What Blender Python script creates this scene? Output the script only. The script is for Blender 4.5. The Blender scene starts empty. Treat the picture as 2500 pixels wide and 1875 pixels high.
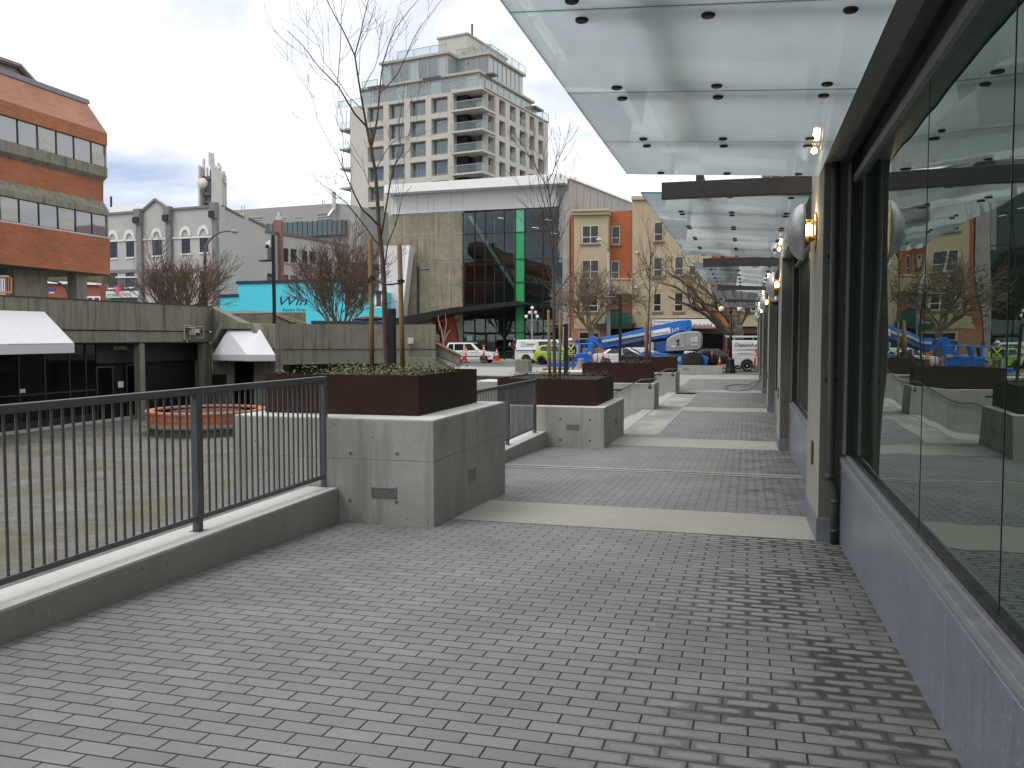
import bpy, bmesh, math, random
from mathutils import Vector, Matrix, geometry
S = bpy.context.scene
C = S.collection
R = math.radians

# ---------------------------------------------------------------- camera
EYE = Vector((0, 0, 1.6)); FOC = 2083.0; PITCH = R(3.0366); YAW = R(15.3602)
cam = bpy.data.objects.new('camera', bpy.data.cameras.new('camera'))
C.objects.link(cam); S.camera = cam
cam.location = EYE
cam.rotation_euler = (R(90) - PITCH, 0, YAW)
cam.data.sensor_width = 36; cam.data.lens = FOC / 2500 * 36
cam.data.clip_start = 0.05; cam.data.clip_end = 5000

# ---------------------------------------------------------------- sky, sun, exposure
SUN_EL, SUN_ROT = R(48), R(225)
W = bpy.data.worlds.new('World'); S.world = W; W.use_nodes = True
wn, wl = W.node_tree.nodes, W.node_tree.links
wn.clear()
def wnode(t, **k):
    n = wn.new(t)
    for a, v in k.items(): setattr(n, a, v)
    return n
wout = wnode('ShaderNodeOutputWorld')
sky = wnode('ShaderNodeTexSky', sky_type='NISHITA', sun_disc=False, sun_elevation=SUN_EL, sun_rotation=SUN_ROT)
bg_sky = wnode('ShaderNodeBackground'); bg_sky.inputs[1].default_value = 0.10
bg_cl = wnode('ShaderNodeBackground'); bg_cl.inputs[1].default_value = 1.0
wl.new(sky.outputs[0], bg_sky.inputs[0])
tc = wnode('ShaderNodeTexCoord'); sep = wnode('ShaderNodeSeparateXYZ'); wl.new(tc.outputs['Generated'], sep.inputs[0])
def wmath(op, a, b=None):
    n = wnode('ShaderNodeMath', operation=op)
    for i, v in enumerate((a, b)):
        if v is None: continue
        if hasattr(v, 'links'): wl.new(v, n.inputs[i])
        else: n.inputs[i].default_value = v
    return n.outputs[0]
zz = wmath('ADD', wmath('MAXIMUM', sep.outputs[2], 0.0), 0.22)
comb = wnode('ShaderNodeCombineXYZ')
wl.new(wmath('DIVIDE', sep.outputs[0], zz), comb.inputs[0]); wl.new(wmath('DIVIDE', sep.outputs[1], zz), comb.inputs[1])
mp = wnode('ShaderNodeMapping'); wl.new(comb.outputs[0], mp.inputs[0]); mp.inputs['Location'].default_value = (-10.558, -15.873, -1.039); mp.inputs['Rotation'].default_value = (0, 0, R(25)); mp.inputs['Scale'].default_value = (0.62, 1.15, 1)
nz = wnode('ShaderNodeTexNoise'); nz.inputs['Scale'].default_value = 1.0; nz.inputs['Detail'].default_value = 7; nz.inputs['Roughness'].default_value = 0.52; nz.inputs['Distortion'].default_value = 0.35
wl.new(mp.outputs[0], nz.inputs['Vector'])
# a bank of bluer cloud lies low in the north-west
def smooth(v, a, b):
    n = wnode('ShaderNodeMapRange', interpolation_type='SMOOTHSTEP'); wl.new(v, n.inputs[0]); n.inputs[1].default_value = a; n.inputs[2].default_value = b; n.inputs[3].default_value = 0; n.inputs[4].default_value = 1
    return n.outputs[0]
bank = wmath('MULTIPLY', wmath('SUBTRACT', 1.0, smooth(sep.outputs[2], 0.155, 0.225)), wmath('SUBTRACT', 1.0, smooth(sep.outputs[0], -0.56, -0.40)))
cloudval = wmath('SUBTRACT', nz.outputs[0], wmath('MULTIPLY', bank, 0.23))
rp = wnode('ShaderNodeValToRGB'); wl.new(cloudval, rp.inputs[0])
e = rp.color_ramp.elements
e[0].position = 0.30; e[0].color = (0.50, 0.61, 0.84, 1)
e[1].position = 0.48; e[1].color = (1.50, 1.50, 1.50, 1)
k = rp.color_ramp.elements.new(0.39); k.color = (0.92, 0.97, 1.08, 1)
wl.new(rp.outputs[0], bg_cl.inputs[0])
mxs = wnode('ShaderNodeMixShader'); mxs.inputs[0].default_value = 0.88
wl.new(bg_sky.outputs[0], mxs.inputs[1]); wl.new(bg_cl.outputs[0], mxs.inputs[2]); wl.new(mxs.outputs[0], wout.inputs[0])
sun = bpy.data.objects.new('sun', bpy.data.lights.new('sun', 'SUN')); C.objects.link(sun)
sun.data.energy = 1.1; sun.data.angle = R(30); sun.data.color = (1, 0.97, 0.92)
sun.rotation_euler = (R(90) - SUN_EL, 0, math.pi - SUN_ROT)   # light from behind and to the left of the camera
S.view_settings.view_transform = 'Standard'; S.view_settings.look = 'None'
S.view_settings.exposure = 0.10; S.view_settings.gamma = 1.0
S.view_settings.use_curve_mapping = False

# ---------------------------------------------------------------- measuring helpers: a photo pixel on a known plane
cp, sp_, cy_, sy_ = math.cos(PITCH), math.sin(PITCH), math.cos(YAW), math.sin(YAW)
FW = Vector((-sy_ * cp, cy_ * cp, -sp_)); RT = Vector((cy_, sy_, 0)); UP = RT.cross(FW)
def ray(x, y): return FW + RT * ((x - 1250) / FOC) + UP * ((937.5 - y) / FOC)
def atY(x, y, Y): d = ray(x, y); return EYE + d * (Y / d.y)
def atX(x, y, X): d = ray(x, y); return EYE + d * (X / d.x)
def atZ(x, y, Z): d = ray(x, y); return EYE + d * ((Z - EYE.z) / d.z)
def atD(x, y, D): return EYE + ray(x, y) * D
class Facade:
    """a vertical plane with its own u (along), z (up), n (outwards) axes"""
    def __init__(s, o, u): s.o = Vector((o[0], o[1], 0)); s.u = Vector((u[0], u[1], 0)).normalized(); s.n = Vector((s.u.y, -s.u.x, 0))
    def P(s, u, z, n=0): v = s.o + s.u * u + s.n * n; return Vector((v.x, v.y, z))
    def px(s, x, y):
        d = ray(x, y); t = (s.o - EYE).dot(s.n) / d.dot(s.n); v = EYE + d * t
        return (v - s.o).dot(s.u), v.z

# ---------------------------------------------------------------- mesh builder
class MB:
    def __init__(s): s.v = []; s.f = []
    def add(s, vs, fs):
        o = len(s.v); s.v += [Vector(v) for v in vs]; s.f += [tuple(i + o for i in f) for f in fs]; return s
    def hexa(s, p):   # 8 points: bottom 4 ccw, top 4 ccw
        return s.add(p, [(3, 2, 1, 0), (4, 5, 6, 7), (0, 1, 5, 4), (1, 2, 6, 5), (2, 3, 7, 6), (3, 0, 4, 7)])
    def box(s, x0, x1, y0, y1, z0, z1):
        return s.hexa([(x0, y0, z0), (x1, y0, z0), (x1, y1, z0), (x0, y1, z0), (x0, y0, z1), (x1, y0, z1), (x1, y1, z1), (x0, y1, z1)])
    def fbox(s, F, u0, u1, z0, z1, n0, n1):
        return s.hexa([F.P(u0, z0, n1), F.P(u1, z0, n1), F.P(u1, z0, n0), F.P(u0, z0, n0), F.P(u0, z1, n1), F.P(u1, z1, n1), F.P(u1, z1, n0), F.P(u0, z1, n0)])
    def prism(s, pts, off):   # planar polygon pts, extruded by vector off
        n = len(pts); off = Vector(off); a = [Vector(p) for p in pts]; b = [p + off for p in a]
        nrm = Vector((0, 0, 0))
        for i in range(n): nrm += a[i].cross(a[(i + 1) % n])
        if nrm.dot(off) > 0: a, b = b, a
        return s.add(a + b, [tuple(range(n)), tuple(reversed(range(n, 2 * n)))] + [(i, n + i, n + (i + 1) % n, (i + 1) % n) for i in range(n)])
    def fprism(s, F, pts, n0, n1): return s.prism([F.P(u, z, n0) for u, z in pts], F.n * (n1 - n0))
    def tube(s, pts, rad, n=6, cap=True):
        pts = [Vector(p) for p in pts]; m = len(pts)
        if not hasattr(rad, '__len__'): rad = [rad] * m
        up = None; rings = []
        for i in range(m):
            d = (pts[min(i + 1, m - 1)] - pts[max(i - 1, 0)])
            d = d.normalized() if d.length > 1e-9 else Vector((0, 0, 1))
            if up is None: up = d.orthogonal().normalized()
            else:
                up = up - d * up.dot(d)
                up = up.normalized() if up.length > 1e-6 else d.orthogonal().normalized()
            w = d.cross(up)
            rings.append([pts[i] + (up * math.cos(2 * math.pi * j / n) + w * math.sin(2 * math.pi * j / n)) * rad[i] for j in range(n)])
        fs = [(i * n + j, i * n + (j + 1) % n, (i + 1) * n + (j + 1) % n, (i + 1) * n + j) for i in range(m - 1) for j in range(n)]
        if cap: fs += [tuple(reversed(range(n))), tuple(range((m - 1) * n, m * n))]
        return s.add([p for r in rings for p in r], fs)
    def lathe(s, prof, c=(0, 0, 0), n=16, axis='z', arc=None):
        c = Vector(c); m = len(prof); vs = []
        for r, h in prof:
            for j in range(n):
                a = 2 * math.pi * j / n; x, y = r * math.cos(a), r * math.sin(a)
                vs.append(c + {'z': Vector((x, y, h)), 'y': Vector((x, -h, y)), 'x': Vector((h, x, y))}[axis])
        fs = [(i * n + j, i * n + (j + 1) % n, (i + 1) * n + (j + 1) % n, (i + 1) * n + j) for i in range(m - 1) for j in range(n)]
        if prof[0][0] > 1e-6: fs.append(tuple(reversed(range(n))))
        if prof[-1][0] > 1e-6: fs.append(tuple(range((m - 1) * n, m * n)))
        return s.add(vs, fs)
    def ball(s, c, r, n=12, m=8, sz=1):
        return s.lathe([(max(1e-7, r * math.sin(math.pi * i / m)), -r * sz * math.cos(math.pi * i / m)) for i in range(m + 1)], c, n)
    def build(s, name, m, parent=None, smooth=False, world=True, bevel=0, kind=None):
        me = bpy.data.meshes.new(name)
        off = parent_loc(parent) if (parent is not None and world) else Vector((0, 0, 0))
        me.from_pydata([v - off for v in s.v], [], s.f); me.validate()
        me.materials.append(m)
        if smooth: me.shade_smooth()
        o = bpy.data.objects.new(name, me); C.objects.link(o)
        if parent is not None: o.parent = parent
        if bevel:
            b = o.modifiers.new('bevel', 'BEVEL'); b.width = bevel; b.segments = 2; b.limit_method = 'ANGLE'; b.angle_limit = R(40)
        if kind: o['kind'] = kind
        return o
def parent_loc(o):
    v = Vector((0, 0, 0))
    while o is not None: v += o.location; o = o.parent
    return v
def tag(o, label, cat, group=None, kind=None):
    if label: o['label'] = label
    if cat: o['category'] = cat
    if group: o['group'] = group
    if kind: o['kind'] = kind
    return o
def thing(name, label, cat, loc=(0, 0, 0), rz=0, group=None):
    o = bpy.data.objects.new(name, None); C.objects.link(o); o.location = loc; o.rotation_euler = (0, 0, rz); o.empty_display_size = 0.2
    return tag(o, label, cat, group)
def copy_tree(o, parent=None):
    c = o.copy(); C.objects.link(c)
    if parent is not None: c.parent = parent
    for ch in list(o.children): copy_tree(ch, c)
    return c
def quadm(mb, F, u0, u1, z0, z1, n): return mb.add([F.P(u0, z0, n), F.P(u1, z0, n), F.P(u1, z1, n), F.P(u0, z1, n)], [(0, 1, 2, 3)])
def letters(name, txt, m, parent, origin, udir, zdir, height, width=None, shear=0, depth=0.004, font_off=0.0, world=True):
    """raised lettering lying in the plane of udir, zdir; height is the cap height"""
    cu = bpy.data.curves.new(name, 'FONT'); cu.body = txt; cu.size = 1; cu.shear = shear; cu.extrude = 0.01; cu.offset = font_off; cu.resolution_u = 3
    tmp = bpy.data.objects.new('tmp', cu); C.objects.link(tmp)
    dg = bpy.context.evaluated_depsgraph_get(); me = bpy.data.meshes.new_from_object(tmp.evaluated_get(dg))
    bpy.data.objects.remove(tmp); bpy.data.curves.remove(cu)
    xs = [v.co.x for v in me.vertices]; x0, x1 = min(xs), max(xs)
    sc = height / 0.69; sx = sc if width is None else width / (x1 - x0)
    u, z = Vector(udir).normalized(), Vector(zdir).normalized(); n = u.cross(z)
    off = parent_loc(parent) if (parent is not None and world) else Vector((0, 0, 0)); og = Vector(origin) - off
    for v in me.vertices: v.co = og + u * ((v.co.x - x0) * sx) + z * (v.co.y * sc) + n * (depth * (1 if v.co.z > 0 else 0.1))
    me.materials.clear(); me.materials.append(m)
    o = bpy.data.objects.new(name, me); C.objects.link(o); o.parent = parent
    return o

# ---------------------------------------------------------------- materials
MATS = {}
def newmat(name):
    m = bpy.data.materials.new(name); m.use_nodes = True; n = m.node_tree.nodes; n.clear()
    out = n.new('ShaderNodeOutputMaterial'); b = n.new('ShaderNodeBsdfPrincipled'); m.node_tree.links.new(b.outputs[0], out.inputs[0])
    return m, n, m.node_tree.links, b, out
def nd(n, t, **k):
    x = n.new(t)
    for a, v in k.items():
        if a in ('ins',):
            for i, q in v.items(): x.inputs[i].default_value = q
        else: setattr(x, a, v)
    return x
def coords(n, l, scale=(1, 1, 1), loc=(0, 0, 0), rot=(0, 0, 0)):
    t = n.new('ShaderNodeTexCoord'); mpp = n.new('ShaderNodeMapping'); l.new(t.outputs['Object'], mpp.inputs[0])
    mpp.inputs['Scale'].default_value = scale; mpp.inputs['Location'].default_value = loc; mpp.inputs['Rotation'].default_value = rot
    return mpp.outputs[0]
def noise(n, l, vec, scale, detail=4, rough=0.55, dist=0):
    x = n.new('ShaderNodeTexNoise'); l.new(vec, x.inputs['Vector'])
    x.inputs['Scale'].default_value = scale; x.inputs['Detail'].default_value = detail; x.inputs['Roughness'].default_value = rough; x.inputs['Distortion'].default_value = dist
    return x.outputs[0]
def ramp(n, l, f, stops):
    x = n.new('ShaderNodeValToRGB'); l.new(f, x.inputs[0]); el = x.color_ramp.elements
    while len(el) < len(stops): el.new(0.5)
    for i, (p, c) in enumerate(stops):
        el[i].position = p; el[i].color = (c[0], c[1], c[2], 1) if hasattr(c, '__len__') else (c, c, c, 1)
    return x.outputs[0]
def mix(n, l, f, a, b, mode='MIX'):
    x = n.new('ShaderNodeMix'); x.data_type = 'RGBA'; x.blend_type = mode
    for s_, v in ((0, f), (6, a), (7, b)):
        if hasattr(v, 'links'): l.new(v, x.inputs[s_])
        elif hasattr(v, '__len__'): x.inputs[s_].default_value = (*v[:3], 1)
        else: x.inputs[s_].default_value = v
    return x.outputs[2]
def mth(n, l, op, a, b=None, clamp=False):
    x = n.new('ShaderNodeMath'); x.operation = op; x.use_clamp = clamp
    for i, v in enumerate((a, b)):
        if v is None: continue
        if hasattr(v, 'links'): l.new(v, x.inputs[i])
        else: x.inputs[i].default_value = v
    return x.outputs[0]
def bump(n, l, b, h, strength=0.3, dist=0.01):
    x = n.new('ShaderNodeBump'); x.inputs['Strength'].default_value = strength; x.inputs['Distance'].default_value = dist
    l.new(h, x.inputs['Height']); l.new(x.outputs[0], b.inputs['Normal'])
def plain(name, col, rough=0.5, metal=0.0, var=0.12, scale=6.0, bmp=0.0, spec=0.5, coat=0.0):
    """a painted, plastic or metal surface with a little unevenness of tone and gloss"""
    if name in MATS: return MATS[name]
    m, n, l, b, o = newmat(name); v = coords(n, l); f = noise(n, l, v, scale, 5)
    c = ramp(n, l, f, [(0.3, [x * (1 - var) for x in col]), (0.7, [min(1, x * (1 + var)) for x in col])])
    l.new(c, b.inputs['Base Color']); b.inputs['Metallic'].default_value = metal; b.inputs['Specular IOR Level'].default_value = spec
    l.new(ramp(n, l, noise(n, l, v, scale * 2.3, 3), [(0.3, max(0.02, rough - 0.08)), (0.7, min(1, rough + 0.08))]), b.inputs['Roughness'])
    if coat: b.inputs['Coat Weight'].default_value = coat; b.inputs['Coat Roughness'].default_value = 0.05
    if bmp: bump(n, l, b, noise(n, l, v, scale * 8, 4), bmp, 0.005)
    MATS[name] = m; return m
def glow(name, col, strength):
    m, n, l, b, o = newmat(name); b.inputs['Base Color'].default_value = (*col, 1)
    b.inputs['Emission Color'].default_value = (*col, 1); b.inputs['Emission Strength'].default_value = strength
    MATS[name] = m; return m
def concrete(name, col, streak=0.25, pores=1.0, dirt=None, tone=0.18, lines=None, board=False):
    """cast concrete: cloudy tone, runs of dirt down the face, air holes; lines = (axis, spacing, offset) cast joints"""
    if name in MATS: return MATS[name]
    m, n, l, b, o = newmat(name); v = coords(n, l)
    big = noise(n, l, v, 0.9, 6, 0.6, 0.4)
    c = ramp(n, l, big, [(0.25, [x * (1 - tone) for x in col]), (0.75, [min(1, x * (1 + tone)) for x in col])])
    c = mix(n, l, 0.35, c, ramp(n, l, noise(n, l, v, 45, 3), [(0.35, [x * .8 for x in col]), (0.65, [min(1, x * 1.12) for x in col])]))
    if streak:
        st = noise(n, l, coords(n, l, (4.5, 4.5, 0.30)), 1.0, 5, 0.65)
        c = mix(n, l, mth(n, l, 'MULTIPLY', ramp(n, l, st, [(0.50, 0), (0.72, 1)]), streak), c, dirt or [x * 0.32 for x in col])
    if streak: c = mix(n, l, mth(n, l, 'MULTIPLY', ramp(n, l, noise(n, l, coords(n, l, (2.2, 2.2, 1.1), (4, 2, 9)), 1.3, 6, .7, .5), [(0.52, 0), (0.70, 1)]), streak * .8), c, [x * .55 for x in (col[0], col[1] * .98, col[2] * .88)])
    h = noise(n, l, v, 60, 4)
    if pores:
        vo = n.new('ShaderNodeTexVoronoi'); l.new(v, vo.inputs['Vector']); vo.inputs['Scale'].default_value = 9
        msk = mth(n, l, 'MULTIPLY', ramp(n, l, vo.outputs['Distance'], [(0.06, 1), (0.10, 0)]), ramp(n, l, noise(n, l, v, 3.1, 2), [(0.40, 0), (0.48, 1)]))
        c = mix(n, l, mth(n, l, 'MULTIPLY', msk, 0.75 * pores), c, [x * 0.22 for x in col]); h = mth(n, l, 'SUBTRACT', h, mth(n, l, 'MULTIPLY', msk, 3.0))
    l.new(c, b.inputs['Base Color']); b.inputs['Roughness'].default_value = 0.85; b.inputs['Specular IOR Level'].default_value = 0.3
    bump(n, l, b, h, 0.25, 0.004)
    MATS[name] = m; return m
def brick(name, c1, c2, mortar, bw=0.24, bh=0.08, axis='x', ms=0.008):
    if name in MATS: return MATS[name]
    m, n, l, b, o = newmat(name)
    t = n.new('ShaderNodeTexCoord'); s_ = n.new('ShaderNodeSeparateXYZ'); l.new(t.outputs['Object'], s_.inputs[0]); cb = n.new('ShaderNodeCombineXYZ')
    l.new(s_.outputs[0 if axis == 'x' else 1], cb.inputs[0]); l.new(s_.outputs[2], cb.inputs[1])
    br = n.new('ShaderNodeTexBrick'); l.new(cb.outputs[0], br.inputs[0]); br.inputs['Scale'].default_value = 1; br.inputs['Mortar Size'].default_value = ms
    br.inputs['Brick Width'].default_value = bw; br.inputs['Row Height'].default_value = bh
    br.inputs['Color1'].default_value = (*c1, 1); br.inputs['Color2'].default_value = (*c2, 1); br.inputs['Mortar'].default_value = (*mortar, 1)
    f = noise(n, l, t.outputs['Object'], 0.5, 5)
    l.new(mix(n, l, 1.0, br.outputs[0], ramp(n, l, f, [(0.3, 0.82), (0.7, 1.12)]), 'MULTIPLY'), b.inputs['Base Color']); b.inputs['Roughness'].default_value = 0.85
    bump(n, l, b, br.outputs['Fac'], -0.3, 0.01)
    MATS[name] = m; return m
def mirror_glass(name, col, ior=1.9, rough=0.0, wave=0.0, wscale=(1, 1, 1), tint=None):
    """glazing with a dark room behind it: it mainly mirrors what stands opposite"""
    if name in MATS: return MATS[name]
    m, n, l, b, o = newmat(name); b.inputs['Base Color'].default_value = (*col, 1); b.inputs['Roughness'].default_value = rough; b.inputs['IOR'].default_value = ior
    if tint: b.inputs['Specular Tint'].default_value = (*tint, 1)
    if wave: bump(n, l, b, noise(n, l, coords(n, l, wscale), 1.0, 1, 0.4), 1.0, wave)
    MATS[name] = m; return m
def frosted(name):
    m, n, l, b, o = newmat(name); n.remove(b)
    tr = n.new('ShaderNodeBsdfTranslucent'); tr.inputs[0].default_value = (0.64, 0.69, 0.70, 1)
    df = n.new('ShaderNodeBsdfDiffuse'); df.inputs[0].default_value = (0.40, 0.45, 0.46, 1)
    grime = ramp(n, l, noise(n, l, coords(n, l, (1, .6, 1)), 1.6, 5, .6), [(.3, (.46, .54, .575)), (.7, (.56, .635, .67))]); l.new(grime, tr.inputs[0])
    m1 = n.new('ShaderNodeMixShader'); m1.inputs[0].default_value = 0.30; l.new(tr.outputs[0], m1.inputs[1]); l.new(df.outputs[0], m1.inputs[2])
    gl = n.new('ShaderNodeBsdfGlossy'); gl.inputs[0].default_value = (0.95, 1, 1, 1); gl.inputs['Roughness'].default_value = 0.02
    fr = n.new('ShaderNodeFresnel'); fr.inputs[0].default_value = 1.45
    m2 = n.new('ShaderNodeMixShader'); l.new(fr.outputs[0], m2.inputs[0]); l.new(m1.outputs[0], m2.inputs[1]); l.new(gl.outputs[0], m2.inputs[2]); l.new(m2.outputs[0], o.inputs[0])
    MATS[name] = m; return m
def clear_glass(name, col=(0.8, 0.95, 0.93), body=0.35):
    """balustrade glass: partly see-through, with a sheen"""
    if name in MATS: return MATS[name]
    m, n, l, b, o = newmat(name); tp = n.new('ShaderNodeBsdfTransparent'); tp.inputs[0].default_value = (*col, 1)
    b.inputs['Base Color'].default_value = (0.42, 0.5, 0.5, 1); b.inputs['Roughness'].default_value = 0.05
    mx = n.new('ShaderNodeMixShader'); mx.inputs[0].default_value = body; l.new(tp.outputs[0], mx.inputs[1]); l.new(b.outputs[0], mx.inputs[2]); l.new(mx.outputs[0], o.inputs[0])
    MATS[name] = m; return m
def corten():
    m, n, l, b, o = newmat('weathered_steel'); v = coords(n, l)
    c = ramp(n, l, noise(n, l, v, 2.0, 8, 0.65), [(0.3, (0.021, 0.0088, 0.0060)), (0.55, (0.032, 0.0122, 0.0080)), (0.8, (0.045, 0.0175, 0.0110))])
    sc = noise(n, l, coords(n, l, (2.5, 2.5, 5), (3, 1, 0.4)), 1.3, 5, 0.7, 0.6)
    c = mix(n, l, mth(n, l, 'MULTIPLY', ramp(n, l, sc, [(0.68, 0), (0.78, 1)]), 0.22), c, (0.13, 0.085, 0.065))
    l.new(c, b.inputs['Base Color']); b.inputs['Roughness'].default_value = 0.7; b.inputs['Specular IOR Level'].default_value = 0.25
    bump(n, l, b, noise(n, l, v, 90, 3), 0.12, 0.003); MATS['weathered_steel'] = m; return m
def paving():
    """grey concrete setts laid in running bond, joints darkened by damp where water runs off near the wall"""
    m, n, l, b, o = newmat('grey_setts')
    t = n.new('ShaderNodeTexCoord'); v = t.outputs['Object']
    mpp = n.new('ShaderNodeMapping'); l.new(v, mpp.inputs[0]); mpp.inputs['Location'].default_value = (-0.029 + 0.1175, -3.978 + 0.107 * 60, 0)
    w = noise(n, l, v, 0.8, 2)
    def bt(ms, sm):
        br = n.new('ShaderNodeTexBrick'); l.new(mpp.outputs[0], br.inputs[0]); br.offset = 0.5; br.offset_frequency = 2
        for k_, q in (('Scale', 1), ('Mortar Size', ms), ('Mortar Smooth', sm), ('Brick Width', 0.235), ('Row Height', 0.107), ('Bias', 0)): br.inputs[k_].default_value = q
        return br
    br = bt(0.0052, 0.15); br.inputs['Color1'].default_value = (0.204, 0.206, 0.207, 1); br.inputs['Color2'].default_value = (0.246, 0.247, 0.245, 1); br.inputs['Mortar'].default_value = (0.018, 0.016, 0.014, 1)
    halo = bt(0.045, 1.0)
    c = mix(n, l, 1.0, br.outputs[0], ramp(n, l, noise(n, l, v, 1.1, 5), [(0.3, 0.88), (0.7, 1.12)]), 'MULTIPLY')
    c = mix(n, l, 1.0, c, ramp(n, l, noise(n, l, v, 70, 3), [(0.3, 0.90), (0.7, 1.08)]), 'MULTIPLY')
    s_ = n.new('ShaderNodeSeparateXYZ'); l.new(v, s_.inputs[0])
    # a few warm-toned setts
    warm = mth(n, l, 'MULTIPLY', ramp(n, l, noise(n, l, coords(n, l, (1.1, 2.2, 1), (5.3, 1.7, 0)), 1.6, 1), [(0.66, 0), (0.74, 1)]), 0.35)
    c = mix(n, l, warm, c, (0.30, 0.25, 0.19))
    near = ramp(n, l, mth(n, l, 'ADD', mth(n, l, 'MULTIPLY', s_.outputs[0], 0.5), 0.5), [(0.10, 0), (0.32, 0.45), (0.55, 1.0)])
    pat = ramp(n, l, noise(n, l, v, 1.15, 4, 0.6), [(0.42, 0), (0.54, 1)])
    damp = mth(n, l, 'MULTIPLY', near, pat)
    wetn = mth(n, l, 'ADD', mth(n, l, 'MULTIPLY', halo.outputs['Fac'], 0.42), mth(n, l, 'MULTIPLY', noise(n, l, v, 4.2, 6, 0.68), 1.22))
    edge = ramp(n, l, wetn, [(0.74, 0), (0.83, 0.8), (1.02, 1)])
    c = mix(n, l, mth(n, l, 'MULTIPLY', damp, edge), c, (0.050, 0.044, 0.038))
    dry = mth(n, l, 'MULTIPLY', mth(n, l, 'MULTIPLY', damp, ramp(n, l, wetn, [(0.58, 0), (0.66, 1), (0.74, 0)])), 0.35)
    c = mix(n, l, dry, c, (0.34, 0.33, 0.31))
    grit = ramp(n, l, noise(n, l, v, 34, 2), [(0.70, 0), (0.75, 1)])
    c = mix(n, l, mth(n, l, 'MULTIPLY', grit, 0.35), c, (0.10, 0.095, 0.09))
    scuff = ramp(n, l, noise(n, l, coords(n, l, (3, 1.2, 1), (1, 7, 0), (0, 0, .5)), 2.2, 5, .7), [(0.64, 0), (0.74, 1)])
    c = mix(n, l, mth(n, l, 'MULTIPLY', scuff, 0.22), c, (0.40, 0.40, 0.40))
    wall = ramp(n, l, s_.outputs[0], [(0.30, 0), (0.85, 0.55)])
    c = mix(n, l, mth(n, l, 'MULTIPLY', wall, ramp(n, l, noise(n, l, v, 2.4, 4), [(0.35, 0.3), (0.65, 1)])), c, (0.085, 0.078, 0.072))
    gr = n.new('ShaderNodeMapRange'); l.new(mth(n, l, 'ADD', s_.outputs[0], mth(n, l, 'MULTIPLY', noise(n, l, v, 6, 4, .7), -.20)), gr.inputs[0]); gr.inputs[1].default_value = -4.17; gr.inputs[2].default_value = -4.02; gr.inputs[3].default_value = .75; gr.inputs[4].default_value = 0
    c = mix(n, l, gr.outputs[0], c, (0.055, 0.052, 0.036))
    spot = ramp(n, l, noise(n, l, v, 17, 2), [(0.79, 0), (0.81, 1)])
    c = mix(n, l, mth(n, l, 'MULTIPLY', spot, 0.5), c, (0.42, 0.42, 0.41))
    l.new(c, b.inputs['Base Color']); l.new(ramp(n, l, damp, [(0, 0.74), (1, 0.5)]), b.inputs['Roughness']); b.inputs['Specular IOR Level'].default_value = 0.45
    hh = mth(n, l, 'ADD', mth(n, l, 'MULTIPLY', br.outputs['Fac'], -1.0), mth(n, l, 'MULTIPLY', noise(n, l, v, 120, 3), 0.10))
    bump(n, l, b, hh, 0.6, 0.006); MATS['grey_setts'] = m; return m

M_conc = concrete('cast_concrete', (0.36, 0.365, 0.335), 0.55, 1.0, None, 0.24)
M_kerb = concrete('kerb_concrete', (0.33, 0.335, 0.295), 0.18, 1.0)
M_top = concrete('skylit_concrete', (0.62, 0.62, 0.60), 0.0, 0.15, None, 0.07)  # kerb and planter tops: sky light on level faces put into the colour
M_old = concrete('aged_concrete', (0.205, 0.195, 0.155), 0.75, 0.3, (0.035, 0.034, 0.026), 0.2)
M_deck = concrete('pale_slab', (0.37, 0.355, 0.31), 0.0, 0.3, None, 0.16)
M_slab = concrete('broom_concrete', (0.40, 0.395, 0.37), 0.0, 0.15, None, 0.10)
M_pier = concrete('pier_concrete', (0.31, 0.295, 0.265), 0.15, 0.9)
M_plinth = plain('blue_grey_paint', (0.15, 0.17, 0.20), 0.5)
M_rail = plain('graphite_metal', (0.095, 0.099, 0.108), 0.45, 0.0)
M_black = plain('black_metal', (0.012, 0.012, 0.014), 0.4, 0.2)
M_dark = plain('dark_void', (0.006, 0.006, 0.006), 0.7)
M_frame = plain('bronze_frame', (0.030, 0.029, 0.027), 0.45, 0.3)
M_steelbeam = plain('painted_steel_beam', (0.050, 0.046, 0.045), 0.45, 0.2)
M_alu = plain('brushed_aluminium', (0.50, 0.50, 0.52), 0.42, 0.75, 0.03)
M_flash = plain('grey_flashing', (0.26, 0.26, 0.255), 0.45, 0.3)
M_corten = corten()
M_setts = paving()
M_frost = frosted('frosted_glass')
M_edge = plain('green_glass_edge', (0.10, 0.32, 0.30), 0.15, 0.0)
M_shop = mirror_glass('shop_glass', (0.018, 0.032, 0.021), 3.0, 0.0, 0.010, (0.8, 0.8, 0.9), (0.80, 1.0, 0.88))
M_white = plain('white_paint', (0.78, 0.78, 0.77), 0.35, 0, 0.04)
M_soil = plain('bark_soil', (0.035, 0.022, 0.014), 0.95, 0, 0.5, 30, 0.8)
M_letter = plain('white_lettering', (0.72, 0.72, 0.70), 0.5)
M_bulb = glow('lit_bulb', (1.0, 0.78, 0.42), 14.0)
M_brass = plain('brass', (0.55, 0.38, 0.13), 0.25, 0.9)
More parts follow.
